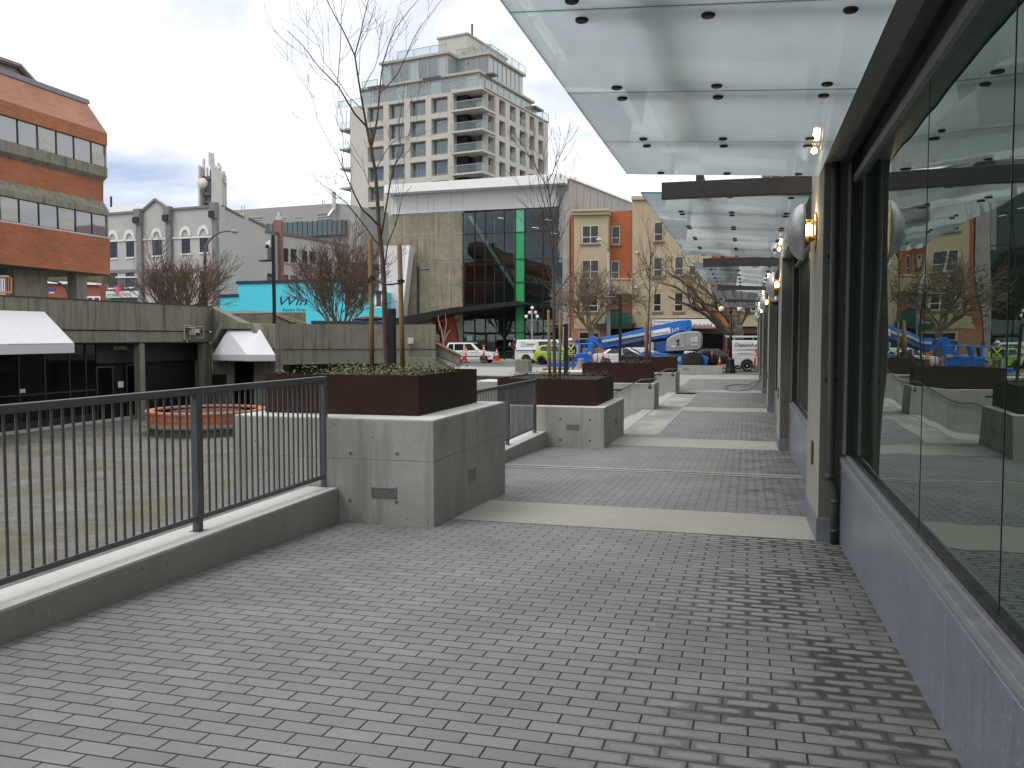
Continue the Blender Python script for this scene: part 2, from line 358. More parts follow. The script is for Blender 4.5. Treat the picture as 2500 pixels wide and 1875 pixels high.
# ================================================================ ground
def lerp(x, xs, ys):
    if x <= xs[0]: return ys[0]
    for i in range(len(xs) - 1):
        if x <= xs[i + 1]: return ys[i] + (ys[i + 1] - ys[i]) * (x - xs[i]) / (xs[i + 1] - xs[i])
    return ys[-1]
def gz(y): return lerp(y, [-8, 0, 8.47, 17.6, 40, 50], [.354, .03, -.317, -.68, -.73, -.55])
PLAZA = -1.9
def street_z(x): return lerp(x, [-40, -20, 0, 40], [-.22, -.26, -.48, -.55])
def side_z(x, y):
    t = min(1, max(0, (x + 12) / 9.0)); t = t * t * (3 - 2 * t)
    return (-.20) * (1 - t) + gz(y) * t
def strip(x0, x1, ys, dz=0.0, mb=None):
    mb = mb or MB()
    for a, b_ in zip(ys[:-1], ys[1:]): mb.add([(x0, a, gz(a) + dz), (x1, a, gz(a) + dz), (x1, b_, gz(b_) + dz), (x0, b_, gz(b_) + dz)], [(0, 1, 2, 3)])
    return mb
def structure(mb, name, m, **k): return mb.build(name, m, None, kind='structure', **k)

M_earth = plain('bare_ground', (0.16, 0.155, 0.14), 0.95, 0, 0.2, 0.3)
structure(MB().add([(-1500, -1500, -2.4), (1500, -1500, -2.4), (1500, 1500, -2.4), (-1500, 1500, -2.4)], [(0, 1, 2, 3)]), 'ground', M_earth)
w = strip(-4.06, .95, [-8, 0, 4, 8.47, 13, 17.6, 20.46]); strip(-2.03, .95, [20.46, 24, 27.8], 0, w); strip(-2.9, .95, [27.8, 29.42], 0, w)
strip(-2.03, .95, [29.42, 33, 37.4], 0, w); strip(-2.95, .95, [37.4, 39, 40.0], 0, w)
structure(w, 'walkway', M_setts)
for i, (a, b_, xl) in enumerate([(8.5, 9.9, -3.0), (18.15, 19.75, -2.82), (27.75, 29.3, -2.05), (38.0, 39.8, -2.9)]):
    structure(strip(xl, .68, [a, (a + b_) / 2, b_], .004), 'concrete_paving_band', M_deck)
M_trowel = concrete('tactile_slab', (0.36, 0.355, 0.325), 0, 0.1, None, 0.14)
def landing_mat():
    m, n, l, b, o = newmat('tactile_landing'); v = coords(n, l); s_ = n.new('ShaderNodeSeparateXYZ'); l.new(v, s_.inputs[0])
    c = ramp(n, l, noise(n, l, v, 0.8, 5), [(0.3, (0.34, 0.335, 0.30)), (0.7, (0.43, 0.425, 0.39))])
    rib = mth(n, l, 'SINE', mth(n, l, 'MULTIPLY', s_.outputs[0], 140.0))
    c = mix(n, l, mth(n, l, 'MULTIPLY', mth(n, l, 'ADD', mth(n, l, 'MULTIPLY', rib, 0.5), 0.5), 0.22), c, (0.16, 0.158, 0.145))
    wet = ramp(n, l, noise(n, l, coords(n, l, (1.0, .45, 1), (0.9, 2.6, 0)), 0.9, 4, .5), [(0.52, 0), (0.54, 1)])
    c = mix(n, l, mth(n, l, 'MULTIPLY', wet, 0.42), c, (0.15, 0.14, 0.12)); l.new(c, b.inputs['Base Color']); b.inputs['Roughness'].default_value = 0.8
    bump(n, l, b, rib, 0.3, 0.006); return m
M_land = landing_mat()
for a, b_ in ((20.46, 27.8), (29.42, 36.4)):
    structure(strip(-2.88, -2.05, [a, (a + b_) / 2, b_], .0), 'landing', M_land)
    structure(strip(-2.05, -1.97, [a, (a + b_) / 2, b_], .008), 'concrete_edge_strip', M_kerb)
# steps that go down from the landings to the plaza (towards -x)
for a, b_ in ((20.46, 27.86), (29.44, 37.36)):
    m_ = MB(); z = gz((a + b_) / 2) - .002; x = -2.9
    for i in range(7):
        m_.box(x - .34, x, a, b_, PLAZA - .05, z - .155 * i); x -= .34
    t = thing('stairs', 'concrete steps going down from %s walkway landing to the plaza' % ('the nearer' if a < 25 else 'the farther'), 'stairs', (-3.4, a, PLAZA))
    m_.build('steps', M_slab, t)
# sidewalk by the street and the road
def sheet(name, m, x0, x1, y0, y1, fz, nx, ny):
    mb = MB(); vs = []; fs = []
    for j in range(ny + 1):
        for i in range(nx + 1):
            x, y = x0 + (x1 - x0) * i / nx, y0 + (y1 - y0) * j / ny; vs.append((x, y, fz(x, y)))
    fs = [(j * (nx + 1) + i, j * (nx + 1) + i + 1, (j + 1) * (nx + 1) + i + 1, (j + 1) * (nx + 1) + i) for j in range(ny) for i in range(nx)]
    mb.add(vs, fs); return structure(mb, name, m, smooth=True)
M_walk = concrete('sidewalk_concrete', (0.34, 0.335, 0.315), 0, 0.2, None, 0.14)
sheet('sidewalk', M_walk, -34, 14, 40.0, 52.4, side_z, 48, 12)
mb = MB().add([(-34, 40.0, -.2), (-5.6, 40.0, -.33), (-5.6, 40.0, -2.2), (-34, 40.0, -2.2)], [(0, 1, 2, 3)]); structure(mb, 'terrain_edge', M_old)
for (y0, y1, dz, nm, mm) in ((40.05, 42.3, .006, 'concrete_paving_band', M_setts), (47.6, 49.4, .006, 'concrete_paving_band', M_deck)):
    sheet(nm, mm, -3.2, .95, y0, y1, lambda x, y, d=dz: side_z(x, y) + d, 6, 6)
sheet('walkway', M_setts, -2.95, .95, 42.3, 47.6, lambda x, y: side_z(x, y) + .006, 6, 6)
def asphalt():
    m, n, l, b, o = newmat('asphalt'); v = coords(n, l)
    c = ramp(n, l, noise(n, l, v, 0.35, 6), [(0.3, (0.115, 0.117, 0.12)), (0.7, (0.165, 0.165, 0.165))])
    c = mix(n, l, 1, c, ramp(n, l, noise(n, l, v, 60, 3), [(.3, .82), (.7, 1.15)]), 'MULTIPLY'); l.new(c, b.inputs['Base Color']); b.inputs['Roughness'].default_value = .85; return m
M_asph = asphalt()
sheet('road', M_asph, -90, 60, 52.4, 69.0, lambda x, y: street_z(x) - .13 + .07 * (1 - ((y - 60.7) / 8.3) ** 2), 30, 12)
sheet('far_pavement', M_walk, -90, 60, 69.0, 84, lambda x, y: street_z(x) + .02, 30, 2)
mb = MB()
for i in range(30):
    x0, x1 = -90 + 5 * i, -85 + 5 * i
    mb.hexa([(x0, 68.85, street_z(x0) - .3), (x1, 68.85, street_z(x1) - .3), (x1, 69.01, street_z(x1) - .3), (x0, 69.01, street_z(x0) - .3), (x0, 68.85, street_z(x0) + .024), (x1, 68.85, street_z(x1) + .024), (x1, 69.01, street_z(x1) + .024), (x0, 69.01, street_z(x0) + .024)])
structure(mb, 'kerb', M_kerb)
M_green = plain('pale_green_road_paint', (0.33, 0.46, 0.33), 0.8, 0, .15, 2); M_line = plain('road_line_paint', (0.62, 0.62, 0.58), 0.7, 0, .1, 3)
rz = lambda x, y: street_z(x) - .13 + .07 * (1 - ((y - 60.7) / 8.3) ** 2)
sheet('bike_lane_marking', M_green, -40, -5, 54.2, 55.6, lambda x, y: rz(x, y) + .005, 20, 2)
sheet('road_marking', M_line, -40, 6, 53.55, 53.72, lambda x, y: rz(x, y) + .005, 20, 1)
sheet('road_marking', M_line, -40, -5, 56.0, 56.16, lambda x, y: rz(x, y) + .005, 20, 1)
sheet('road_marking', M_line, -22.5, -18.5, 56.9, 57.5, lambda x, y: rz(x, y) + .005, 6, 2)

def plaza_mat():
    m, n, l, b, o = newmat('mossy_plaza_pavers'); t = n.new('ShaderNodeTexCoord'); v = t.outputs['Object']
    mpp = n.new('ShaderNodeMapping'); l.new(v, mpp.inputs[0]); mpp.inputs['Rotation'].default_value = (0, 0, R(-8))
    br = n.new('ShaderNodeTexBrick'); l.new(mpp.outputs[0], br.inputs[0])
    for k_, q in (('Scale', 1), ('Mortar Size', .010), ('Brick Width', .45), ('Row Height', .30), ('Mortar Smooth', .3)): br.inputs[k_].default_value = q
    br.inputs['Color1'].default_value = (.145, .142, .130, 1); br.inputs['Color2'].default_value = (.165, .16, .147, 1); br.inputs['Mortar'].default_value = (.085, .075, .045, 1)
    b2 = n.new('ShaderNodeTexBrick'); l.new(mpp.outputs[0], b2.inputs[0])
    for k_, q in (('Scale', 1), ('Mortar Size', .045), ('Brick Width', 4.2), ('Row Height', 5.0), ('Mortar Smooth', .4)): b2.inputs[k_].default_value = q
    b2.offset = 0
    c = mix(n, l, 1, br.outputs[0], ramp(n, l, noise(n, l, v, 1.5, 6, .65), [(.3, .75), (.7, 1.22)]), 'MULTIPLY')
    c = mix(n, l, 1, c, ramp(n, l, noise(n, l, v, 40, 3), [(.3, .72), (.7, 1.3)]), 'MULTIPLY')
    moss = mth(n, l, 'MULTIPLY', ramp(n, l, noise(n, l, v, .55, 7, .68), [(.46, 0), (.66, 1)]), .8)
    c = mix(n, l, moss, c, (.115, .092, .026)); c = mix(n, l, mth(n, l, 'MULTIPLY', mth(n, l, 'MULTIPLY', b2.outputs['Fac'], ramp(n, l, noise(n, l, v, .7, 3), [(.35, 0), (.6, 1)])), .6), c, (.24, .215, .15))
    l.new(c, b.inputs['Base Color']); b.inputs['Roughness'].default_value = .9
    bump(n, l, b, mth(n, l, 'ADD', noise(n, l, v, 40, 3), mth(n, l, 'MULTIPLY', br.outputs['Fac'], -1)), .5, .012); return m
structure(MB().add([(-30, -12, PLAZA), (-2.5, -12, PLAZA), (-2.5, 47, PLAZA), (-30, 47, PLAZA)], [(0, 1, 2, 3)]), 'plaza', plaza_mat())
structure(MB().box(-3.7, 30, -8, 60, -2.38, PLAZA - .02), 'terrain', M_earth)
mb = MB()   # the retaining face under the walkway, seen from the plaza
mb.box(-4.04, -3.9, 8.0, 20.4, -2.1, -.75); structure(mb, 'terrain_edge', M_conc)

# ================================================================ kerb walls, fences
def kerb_wall(y0, y1, top, label):
    t = MB().box(-4.40, -4.05, y0, y1, -2.2, top).build('kerb_wall', M_kerb, None, bevel=.012); tag(t, label, 'low wall', 'low concrete walls under the railings'); MB().box(-4.392, -4.058, y0 + .004, y1 - .004, top, top + .004).build('skylit_top', M_top, t); return t
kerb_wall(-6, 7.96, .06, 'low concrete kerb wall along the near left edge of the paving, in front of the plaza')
kerb_wall(10.62, 17.48, -.354, 'short low concrete kerb wall between the two raised steel planters')
def fence(y0, ys_posts, y1, kerb, rail, label, x=-4.22):
    t = thing('railing', label, 'railing', (x, y0, kerb), 0, 'graphite railings beside the plaza')
    MB().box(x - .026, x + .026, y0, y1, rail - .055, rail).build('top_rail', M_rail, t, bevel=.006)
    MB().box(x - .02, x + .02, y0, y1, kerb + .09, kerb + .13).build('bottom_rail', M_rail, t, bevel=.005)
    for py in ys_posts:
        MB().box(x - .03, x + .03, py - .03, py + .03, kerb + .004, rail - .056).box(x - .05, x + .06, py - .06, py + .06, kerb - .002, kerb + .006).build('post', M_rail, t, bevel=.004)
    py = y0 + .09; k_ = 0
    while py < y1 - .03:
        if all(abs(py - q) > .05 for q in ys_posts): MB().tube([(x, py, kerb + .131), (x, py, rail - .056)], .0095, 6).build('baluster', M_rail, t); k_ += 1
        py += .09
    return t
fence(1.52, (1.55, 3.7, 5.86, 7.99), 8.02, .06, 1.212, 'near graphite railing with thin upright bars, ending at the big planter')
fence(10.7, (10.75, 12.9, 15.05, 17.15), 17.2, -.354, .768, 'farther graphite railing with thin upright bars between the two steel planters')

# ================================================================ planters
M_ventm = plain('vent_grey', (.20, .20, .195), .5, .2); M_flush = plain('flush_cover', (.30, .295, .265), .8)
def vent(parent, F, u, z, w_, h_, mt=None):
    f = MB().fbox(F, u, u + w_, z, z + .012, 0, .012).fbox(F, u, u + w_, z + h_ - .012, z + h_, 0, .012).fbox(F, u, u + .016, z, z + h_, 0, .0125).fbox(F, u + w_ - .016, u + w_, z, z + h_, 0, .0125).build('recessed_light', mt or M_ventm, parent)
    MB().fbox(F, u + .016, u + w_ - .016, z + .012, z + h_ - .012, -.02, .003).build('lens', mt or plain('dull_lens', (.42, .42, .39), .4), f)
    s_ = MB(); nsl = 4
    for i in range(nsl):
        zz_ = z + .024 + (h_ - .048) * i / (nsl - 1); s_.fbox(F, u + .016, u + w_ - .016, zz_ - .004, zz_ + .004, .003, .011)
    s_.build('grille', mt or M_ventm, f)
def planter(name, label, x0, x1, y0, y1, zb, zt, sx0, sx1, sy0, sy1, st, soil):
    t = thing('planter', label, 'planter', ((x0 + x1) / 2, (y0 + y1) / 2, zb), 0, 'raised planters along the walkway')
    cb = MB().box(x0, x1, y0, y1, zb, zt - .002).build('concrete_base', M_conc, t, bevel=.012); MB().box(x0 + .01, x1 - .01, y0 + .01, y1 - .01, zt - .002, zt + .001).build('skylit_top', M_top, cb)
    q = .012; bx = MB()
    bx.box(sx0, sx1, sy0, sy0 + q, zt + .002, st).box(sx0, sx1, sy1 - q, sy1, zt + .002, st).box(sx0, sx0 + q, sy0 + q, sy1 - q, zt + .002, st - .0008).box(sx1 - q, sx1, sy0 + q, sy1 - q, zt + .002, st - .0008)
    bx.build('steel_box', M_corten, t)
    MB().box(sx0 + q, sx1 - q, sy0 + q, sy1 - q, zt + .003, soil).build('soil', M_soil, t)
    return t
P1 = planter('planter', 'nearest planter, rust brown steel box on a big concrete block beside the railing', -5.29, -3.0, 7.97, 10.6, -2.2, .785, -5.13, -3.315, 8.36, 10.37, 1.216, 1.17)
F1 = Facade((-3.0, 7.97), (1, 0)); F1r = Facade((-3.0, 7.97), (0, 1))
u0, z0 = F1.px(907, 1189); u1, z1 = F1.px(968, 1216); vent(P1, F1, u0, z1, u1 - u0, z0 - z1)
u0, z0 = F1r.px(1143, 1146); u1, z1 = F1r.px(1160, 1170); vent(P1, F1r, u0, z1, u1 - u0, z0 - z1, M_flush)
ties = MB()
for (x, y) in ((856, 1107), (970, 1108), (855, 1222), (968, 1226)):
    u, z = F1.px(x, y); ties.lathe([(.020, 0), (.020, .003), (.012, .003), (.012, .0005)], F1.P(u, z, 0), 12, 'y')
ties.build('tie_hole', plain('tie_hole_grey', (.16, .16, .15), .9), P1)
jt = MB(); u, z = F1.px(900, 1121); jt.fbox(F1, -2.28, .002, z - .002, z + .002, 0, .0015); jt.fbox(F1r, 0, 2.62, z - .002, z + .002, 0, .0015)
jt.build('pour_joint', plain('joint_grey', (.19, .19, .175), .9), P1)
P2 = planter('planter', 'second planter, rust brown steel box on concrete at the end of the far railing', -5.5, -2.82, 17.5, 20.42, -2.2, .172, -5.24, -3.055, 17.86, 20.3, .737, .70)
F2 = Facade((-2.82, 17.5), (1, 0)); F2r = Facade((-2.82, 17.5), (0, 1))
u0, z0 = F2.px(1383, 1036); u1, z1 = F2.px(1413.5, 1049); vent(P2, F2, u0, z1, u1 - u0, z0 - z1)
u0, z0 = F2r.px(1500, 1023); u1, z1 = F2r.px(1505, 1037); vent(P2, F2r, u0, z1, u1 - u0, z0 - z1, M_flush)
ties = MB()
for (x, y) in ((1368, 1023), (1440, 1025.5), (1368, 1074), (1440, 1076)):
    u, z = F2.px(x, y); ties.lathe([(.022, 0), (.022, .003), (.012, .003), (.012, .0005)], F2.P(u, z, 0), 10, 'y')
ties.build('tie_hole', plain('tie_hole_dark', (.07, .07, .065), .9), P2)
P3 = planter('planter', 'long rust brown steel planter on the concrete wall beside the nearer steps', -9.0, -2.87, 27.88, 29.42, -2.2, .14, -5.30, -3.02, 28.15, 29.3, .785, .75)
P4 = planter('planter', 'farthest rust brown steel planter on concrete, in front of the boom lift', -9.0, -2.93, 37.36, 39.6, -2.2, .125, -5.46, -3.0, 37.75, 39.3, .785, .75)
F3 = Facade((-2.87, 27.88), (0, 1)); vent(P3, F3, .55, -.35, .16, .28, M_flush)
F4 = Facade((-2.93, 37.36), (0, 1)); vent(P4, F4, .8, -.35, .16, .28, M_flush)
# handrails on the two step walls
for (yy, x1, lab) in ((27.88, -2.9, 'thin dark handrail sloping down the nearer step wall'), (37.36, -2.95, 'thin dark handrail sloping down the farther step wall')):
    y = yy - .07; t = thing('handrail', lab, 'handrail', (x1 - .5, y, .14), 0, 'handrails beside the steps')
    MB().tube([(x1 + .12, y, .295), (x1 - .37, y, .285), (x1 - 1.25, y, -.18), (x1 - 2.3, y, -.78)], .021, 8).build('rail', M_rail, t, True)
    MB().tube([(x1 - .12, y, .28), (x1 - .12, y, .14), (x1 - .12, yy - .004, .08)], .011, 6).tube([(x1 - .12, yy - .014, .03), (x1 - .12, yy - .001, .03)], .055, 14).build('bracket', plain('dull_bronze', (.10, .085, .055), .5, .5), t, True)
for (yy, x1, lab) in ((20.44, -3.05, 'short level handrail on a post beside the second planter'), (29.44, -2.95, 'short level handrail on a post beside the long steel planter')):
    t = thing('handrail', lab, 'handrail', (x1, yy, .17), 0, 'handrails beside the steps')
    MB().tube([(x1 - .9, yy, .37), (x1 + .18, yy, .37)], .024, 8).build('rail', M_rail, t, True)
    MB().tube([(x1 - .05, yy, .35), (x1 - .05, yy, -.4)], .012, 6).build('post', M_rail, t)
# low concrete wall at the end, before the street
LW = thing('low_wall', 'low concrete wall with a recessed light at the street end of the walkway', 'low wall', (-2.8, 52.0, -.6))
a, b_ = atY(1645, 914, 52.0), atY(1763, 914, 52.0)
MB().box(a.x, b_.x, 52.0, 52.35, -.75, .0).build('wall_body', M_kerb, LW, bevel=.012)
FL = Facade((b_.x, 52.0), (1, 0)); vent(LW, FL, FL.px(1669, 900)[0], FL.px(1669, 902.5)[1], .27, .11)
MB().fbox(FL, FL.px(1696, 900)[0] - .01, FL.px(1696, 900)[0] + .01, -.74, 0, 0, .002).build('pour_joint', plain('joint_grey', (.19, .19, .175), .9), LW)

# trench drain across the walkway
t = thing('trench_drain', 'long slotted drain set in a pale concrete strip across the walkway', 'drain', (-1.5, 13.7, gz(13.7)))
strip(-3.93, .86, [13.52, 13.68], .004).build('surround', M_kerb, t); strip(-3.93, .86, [13.77, 13.95], .004).build('surround', M_kerb, t)
strip(-3.93, .86, [13.68, 13.77], .003).build('grate', M_dark, t)
g = MB()
for i in range(24): strip(-3.93 + .2 * i, -3.93 + .2 * i + .1, [13.70, 13.75], .006, g)
g.build('grate_bar', plain('worn_grate', (.10, .09, .075), .6, .4), t)
# ================================================================ shop building on the right
PY = [8.47 + 9.75 * i for i in range(-2, 6)]; PL = 1.60
SHOP = thing('shop_building', 'long glazed shop front on concrete piers along the right side of the walkway', 'building', (1.2, 20, -.7))
zg = lambda y: gz(y) - .25
M_rawshade = concrete('shaded_raw_concrete', (.150, .142, .122), .4, 1.0, None, .25)  # raw concrete, coloured darker still for the shade on the near face
for k_, y0 in enumerate(PY):
    y1 = y0 + PL
    p = MB().box(.67, 1.35, y0, y1, zg(y1), 10.9).build('pier', M_pier, SHOP, bevel=.01)
    zb = gz(y0); MB().box(.674, 1.34, y0 - .0025, y0 + .01, zb + .2, 10.8).build('shaded_raw_face', M_rawshade, p)
    MB().hexa([(.655, y0 - .015, zb - .3), (1.2, y0 - .015, zb - .3), (1.2, y1 + .01, zb - .3), (.655, y1 + .01, zb - .3), (.655, y0 - .015, zb + .23), (1.2, y0 - .015, zb + .23), (1.2, y1 + .01, gz(y1) + .23), (.655, y1 + .01, gz(y1) + .23)]).build('plinth', M_plinth, p, bevel=.008)
    MB().box(.676, 1.0, y0 - .005, y0, zb + .95, zb + .953).build('pour_joint', plain('joint_grey', (.19, .19, .175), .9), p)
    MB().box(.648, .669, y0 + .62, y0 + .74, .33, .56).build('plaque', plain('worn_brass', (.16, .12, .06), .5, .6), p)
spandrel = None
def spandrel_mat():
    m, n, l, b, o = newmat('blue_grey_panel'); v = coords(n, l)
    c = ramp(n, l, noise(n, l, v, 1.4, 5), [(.3, (.145, .168, .204)), (.7, (.205, .228, .266))])
    st = noise(n, l, coords(n, l, (20, 20, 1.5)), 1, 4, .6); c = mix(n, l, mth(n, l, 'MULTIPLY', ramp(n, l, st, [(.5, 0), (.75, 1)]), .55), c, (.075, .092, .130))
    c = mix(n, l, mth(n, l, 'MULTIPLY', ramp(n, l, noise(n, l, v, 55, 2), [(.56, 0), (.66, 1)]), .5), c, (.33, .35, .39))
    l.new(c, b.inputs['Base Color']); b.inputs['Roughness'].default_value = .28; b.inputs['Specular IOR Level'].default_value = .55; return m
M_span = spandrel_mat()
M_sill = plain('grey_sill', (.27, .275, .29), .4, .2)
GT = 3.02   # head of the glass
for k_, y0 in enumerate(PY[:-1]):
    a, b_ = y0 + PL, PY[k_ + 1]
    if b_ < -3: continue
    sill = [.50, .50, .50, -.02, -.10, -.10, -.10][k_] if k_ > 1 else .50
    if k_ == 2: sill = .30
    zb = gz(b_) - .2
    MB().box(.86, .93, a, b_, zb, sill - .04).build('spandrel_panel', M_span, SHOP)
    yy = b_ - 1.35
    while yy > a + .3: MB().box(.8585, .86, yy - .004, yy + .004, zb + .02, sill - .06).build('panel_joint', plain('panel_joint_grey', (.30, .32, .36), .4), SHOP); yy -= 1.53
    MB().box(.8585, .86, a, b_, sill - .075, sill - .068).build('panel_line', plain('panel_joint_grey', (.30, .32, .36), .4), SHOP)
    MB().box(.852, .955, a, b_, sill - .04, sill).box(.90, .952, a, b_, sill, sill + .025).build('sill', M_sill, SHOP, bevel=.004)
    MB().box(.925, .965, a, b_, sill + .025, sill + .06).build('gasket', M_black, SHOP)
    # head: outer steel channel, recess, inner frame
    MB().box(.80, .87, a - .02, b_ + .02, 3.18, 3.55).build('header_beam', M_steelbeam, SHOP)
    MB().box(.87, 1.30, a, b_, 3.30, 3.56).build('soffit', M_black, SHOP)
    MB().box(.915, .985, a, b_, GT, 3.085).box(.985, 1.02, a, b_, 3.085, 3.30).build('window_head', M_flash, SHOP)
    MB().box(.66, .80, a - .15, b_ + .12, 3.215, 3.23).build('flashing', M_flash, SHOP)
    for yy in (a, b_ - .12):
        MB().box(.90, 1.0, yy, yy + .12, sill + .025, GT).build('window_jamb', M_frame, SHOP); MB().box(.872, .899, yy + .03, yy + .09, sill + .03, 3.29).build('jamb_trim', M_flash, SHOP)
    n_ = 5; L = (b_ - a - .24) / n_
    for i in range(n_):
        p0 = a + .12 + L * i
        MB().box(.948, .960, p0 + .004, p0 + L - .004, sill + .03, GT).build('window_pane', M_shop, SHOP)
        if i: MB().box(.946, .962, p0 - .0035, p0 + .0035, sill + .03, GT).build('pane_joint', M_black, SHOP)
    MB().box(1.0, 1.06, a, b_, zb, GT + .3).build('back_wall', M_dark, SHOP)
MB().box(.99, 14, -8, PY[-1] + PL, 3.56, 11).build('upper_wall', M_pier, SHOP)  # height out of view, raised to hold back more sky light
MB().box(.97, 14.2, -8, PY[-1] + PL + .1, 11, 11.2).build('roof', M_flash, SHOP)
MB().box(1.35, 14, PY[-1] + PL - .3, PY[-1] + PL, -.9, 10.9).build('end_wall', M_pier, SHOP)
MB().box(-26, 14, -22, -12, -2, 10).build('unseen_sky_blocker', M_pier, SHOP)  # unseen block behind the camera, added to cut sky light and deepen contrast
# downpipe on the near pier
M_pipe = plain('dark_grey_pipe', (.048, .050, .049), .5)
t = thing('downpipe', 'dark grey drain pipe with an elbow foot on the near face of the first pier', 'pipe', (.79, 8.40, gz(8.4)))
x = .765; zb = gz(8.4)
MB().tube([(x, 8.41, 3.3), (x, 8.41, zb + .62), (x + .008, 8.405, zb + .57), (x + .043, 8.395, zb + .49), (x + .05, 8.395, zb + .44), (x + .05, 8.395, zb + .004)], .036, 12).build('pipe', M_pipe, t, True)
for cx_c, cy_c, cz0, cz1 in ((x, 8.41, .66, .60), (x + .05, 8.395, .42, .38), (x + .05, 8.395, .14, .11)): MB().tube([(cx_c, cy_c, zb + cz0), (cx_c, cy_c, zb + cz1)], .041, 12).build('collar', M_pipe, t, True)
for zz_ in (1.2, 2.35): MB().box(x - .055, x + .055, 8.425, 8.466, zz_, zz_ + .025).build('bracket', M_black, t)

# ================================================================ glass canopies hung from beams
def canopy_z(x): return 3.25 - .06 * (x + .2)
def canopy(y0, label, beam_near, npan=5, L=1.53):
    t = thing('glass_canopy', label, 'canopy', (-.3, y0, 3.25), 0, 'frosted glass canopies over the walkway')
    xl, xr = -1.23, .66
    for i in range(npan):
        a, b_ = y0 + L * i + .004, y0 + L * (i + 1) - .004; zl, zr = canopy_z(xl), canopy_z(xr)
        g = MB().hexa([(xl, a, zl), (xr, a, zr), (xr, b_, zr), (xl, b_, zl), (xl, a, zl + .02), (xr, a, zr + .02), (xr, b_, zr + .02), (xl, b_, zl + .02)])
        g.f = [f for f in g.f if f in ((3, 2, 1, 0),)]   # the frosted sheet; the polished edges are their own mesh
        p = g.build('glass_panel', M_frost, t)
        e_ = MB().hexa([(xl, a, zl), (xr, a, zr), (xr, b_, zr), (xl, b_, zl), (xl, a, zl + .02), (xr, a, zr + .02), (xr, b_, zr + .02), (xl, b_, zl + .02)]); e_.f = [f for f in e_.f if f[0] < 4 and f != (3, 2, 1, 0)]
        e_.build('polished_edge', M_edge, p)
        for bx in (-.865, -.212, .467):
            for by in (a + .13, b_ - .13):
                z = canopy_z(bx); bo = MB().lathe([(.001, -.017), (.030, -.016), (.036, -.010), (.036, 0), (.012, .021), (.012, .10)], (bx, by, z), 12); bo.build('bolt', M_black, p)
    # cross beams above the joints and one long rib
    for i in range(1, npan):
        yy = y0 + L * i
        MB().box(-.92, .80, yy - .05, yy + .05, 3.40, 3.56).build('cross_beam', M_steelbeam, t)
    MB().box(-.60, -.52, y0 + .1, y0 + L * (npan - 1) + .05, 3.40, 3.55).build('rib', M_steelbeam, t)
    b = MB().box(-.975, .80, beam_near - .05, beam_near + .05, 3.215, 3.405).build('support_beam', M_steelbeam, t, bevel=.005)
    h = MB()
    for bx in (-.865, -.212, .467): h.tube([(bx, beam_near + .03, 3.215), (bx, beam_near + .04, canopy_z(bx) + .03)], .014, 6); h.ball((bx, beam_near + .035, 3.17), .022, 8, 6) if canopy_z(bx) < 3.1 else None
    h.build('hanger_rod', M_alu, b)
    return t
cl = ['nearest frosted glass canopy, cut by the top edge of the picture', 'second frosted glass canopy, just past the first pier', 'third frosted glass canopy along the walkway', 'fourth frosted glass canopy along the walkway', 'farthest frosted glass canopy, above the two-globe street lamp']
for k_ in range(-1, 5):
    y0 = 10.2 + 9.7 * k_ if k_ >= 0 else 1.35
    if k_ == -1: canopy(1.35, cl[0], 1.30)
    elif k_ < 4: canopy(y0, cl[k_ + 1], y0 - .08)
# ================================================================ wall lamps
def wall_lamp(yc, zc, label):
    t = thing('wall_lamp', label, 'wall lamp', (.67, yc, zc), 0, 'round metal wall lamps on the piers')
    # oval brass back plate, bulb in a cage, curved aluminium shield
    MB().lathe([(.001, 0), (.20, 0), (.20, .012), (.001, .012)], (.655, yc, zc), 24, 'x').build('back_plate', M_brass, t, True)
    MB().lathe([(.001, 0), (.045, 0), (.045, .05), (.035, .06), (.001, .06)], (.60, yc, zc - .10), 12).tube([(.655, yc, zc - .08), (.56, yc, zc - .08)], .012, 6).build('bulb_holder', M_brass, t, True); MB().lathe([(.001, 0), (.04, 0), (.04, .03), (.001, .03)], (.60, yc, zc + .09), 12).build('bulb_cap', M_brass, t, True)
    MB().lathe([(.001, -.06), (.034, -.05), (.038, 0), (.034, .06), (.001, .075)], (.60, yc, zc + .01), 12).build('bulb', M_bulb, t, True)
    s_ = MB(); n_, m_ = 24, 8; vs = []; fs = []     # a shallow bowl facing the wall
    for i in range(m_ + 1):
        a = math.pi / 2 * i / m_
        for j in range(n_):
            b_ = 2 * math.pi * j / n_; vs.append((.555 - .165 * math.cos(a), yc + .29 * math.sin(a) * math.cos(b_), zc + .29 * math.sin(a) * math.sin(b_)))
    fs = [(i * n_ + j, (i + 1) * n_ + j, (i + 1) * n_ + (j + 1) % n_, i * n_ + (j + 1) % n_) for i in range(m_) for j in range(n_)]
    o = s_.add(vs, fs).build('shade', M_alu, t, True); so = o.modifiers.new('solid', 'SOLIDIFY'); so.thickness = .004
    lp = bpy.data.objects.new('lamp_light', bpy.data.lights.new('lamp_light', 'POINT')); C.objects.link(lp); lp.parent = t
    lp.location = (-.07, 0, .18); lp.data.energy = 3.0; lp.data.color = (1, .72, .36); lp.data.shadow_soft_size = .03
wl_ = ['nearest bowl-shaped metal wall lamp, lit, on the first pier', 'second bowl-shaped metal wall lamp, lit, on the second pier', 'third lit wall lamp along the piers', 'fourth lit wall lamp along the piers', 'fifth lit wall lamp, near the street']
for i, yc in enumerate((9.35, 19.05, 28.8, 38.5, 48.2)): wall_lamp(yc, 2.70 + .03 * i, wl_[i])
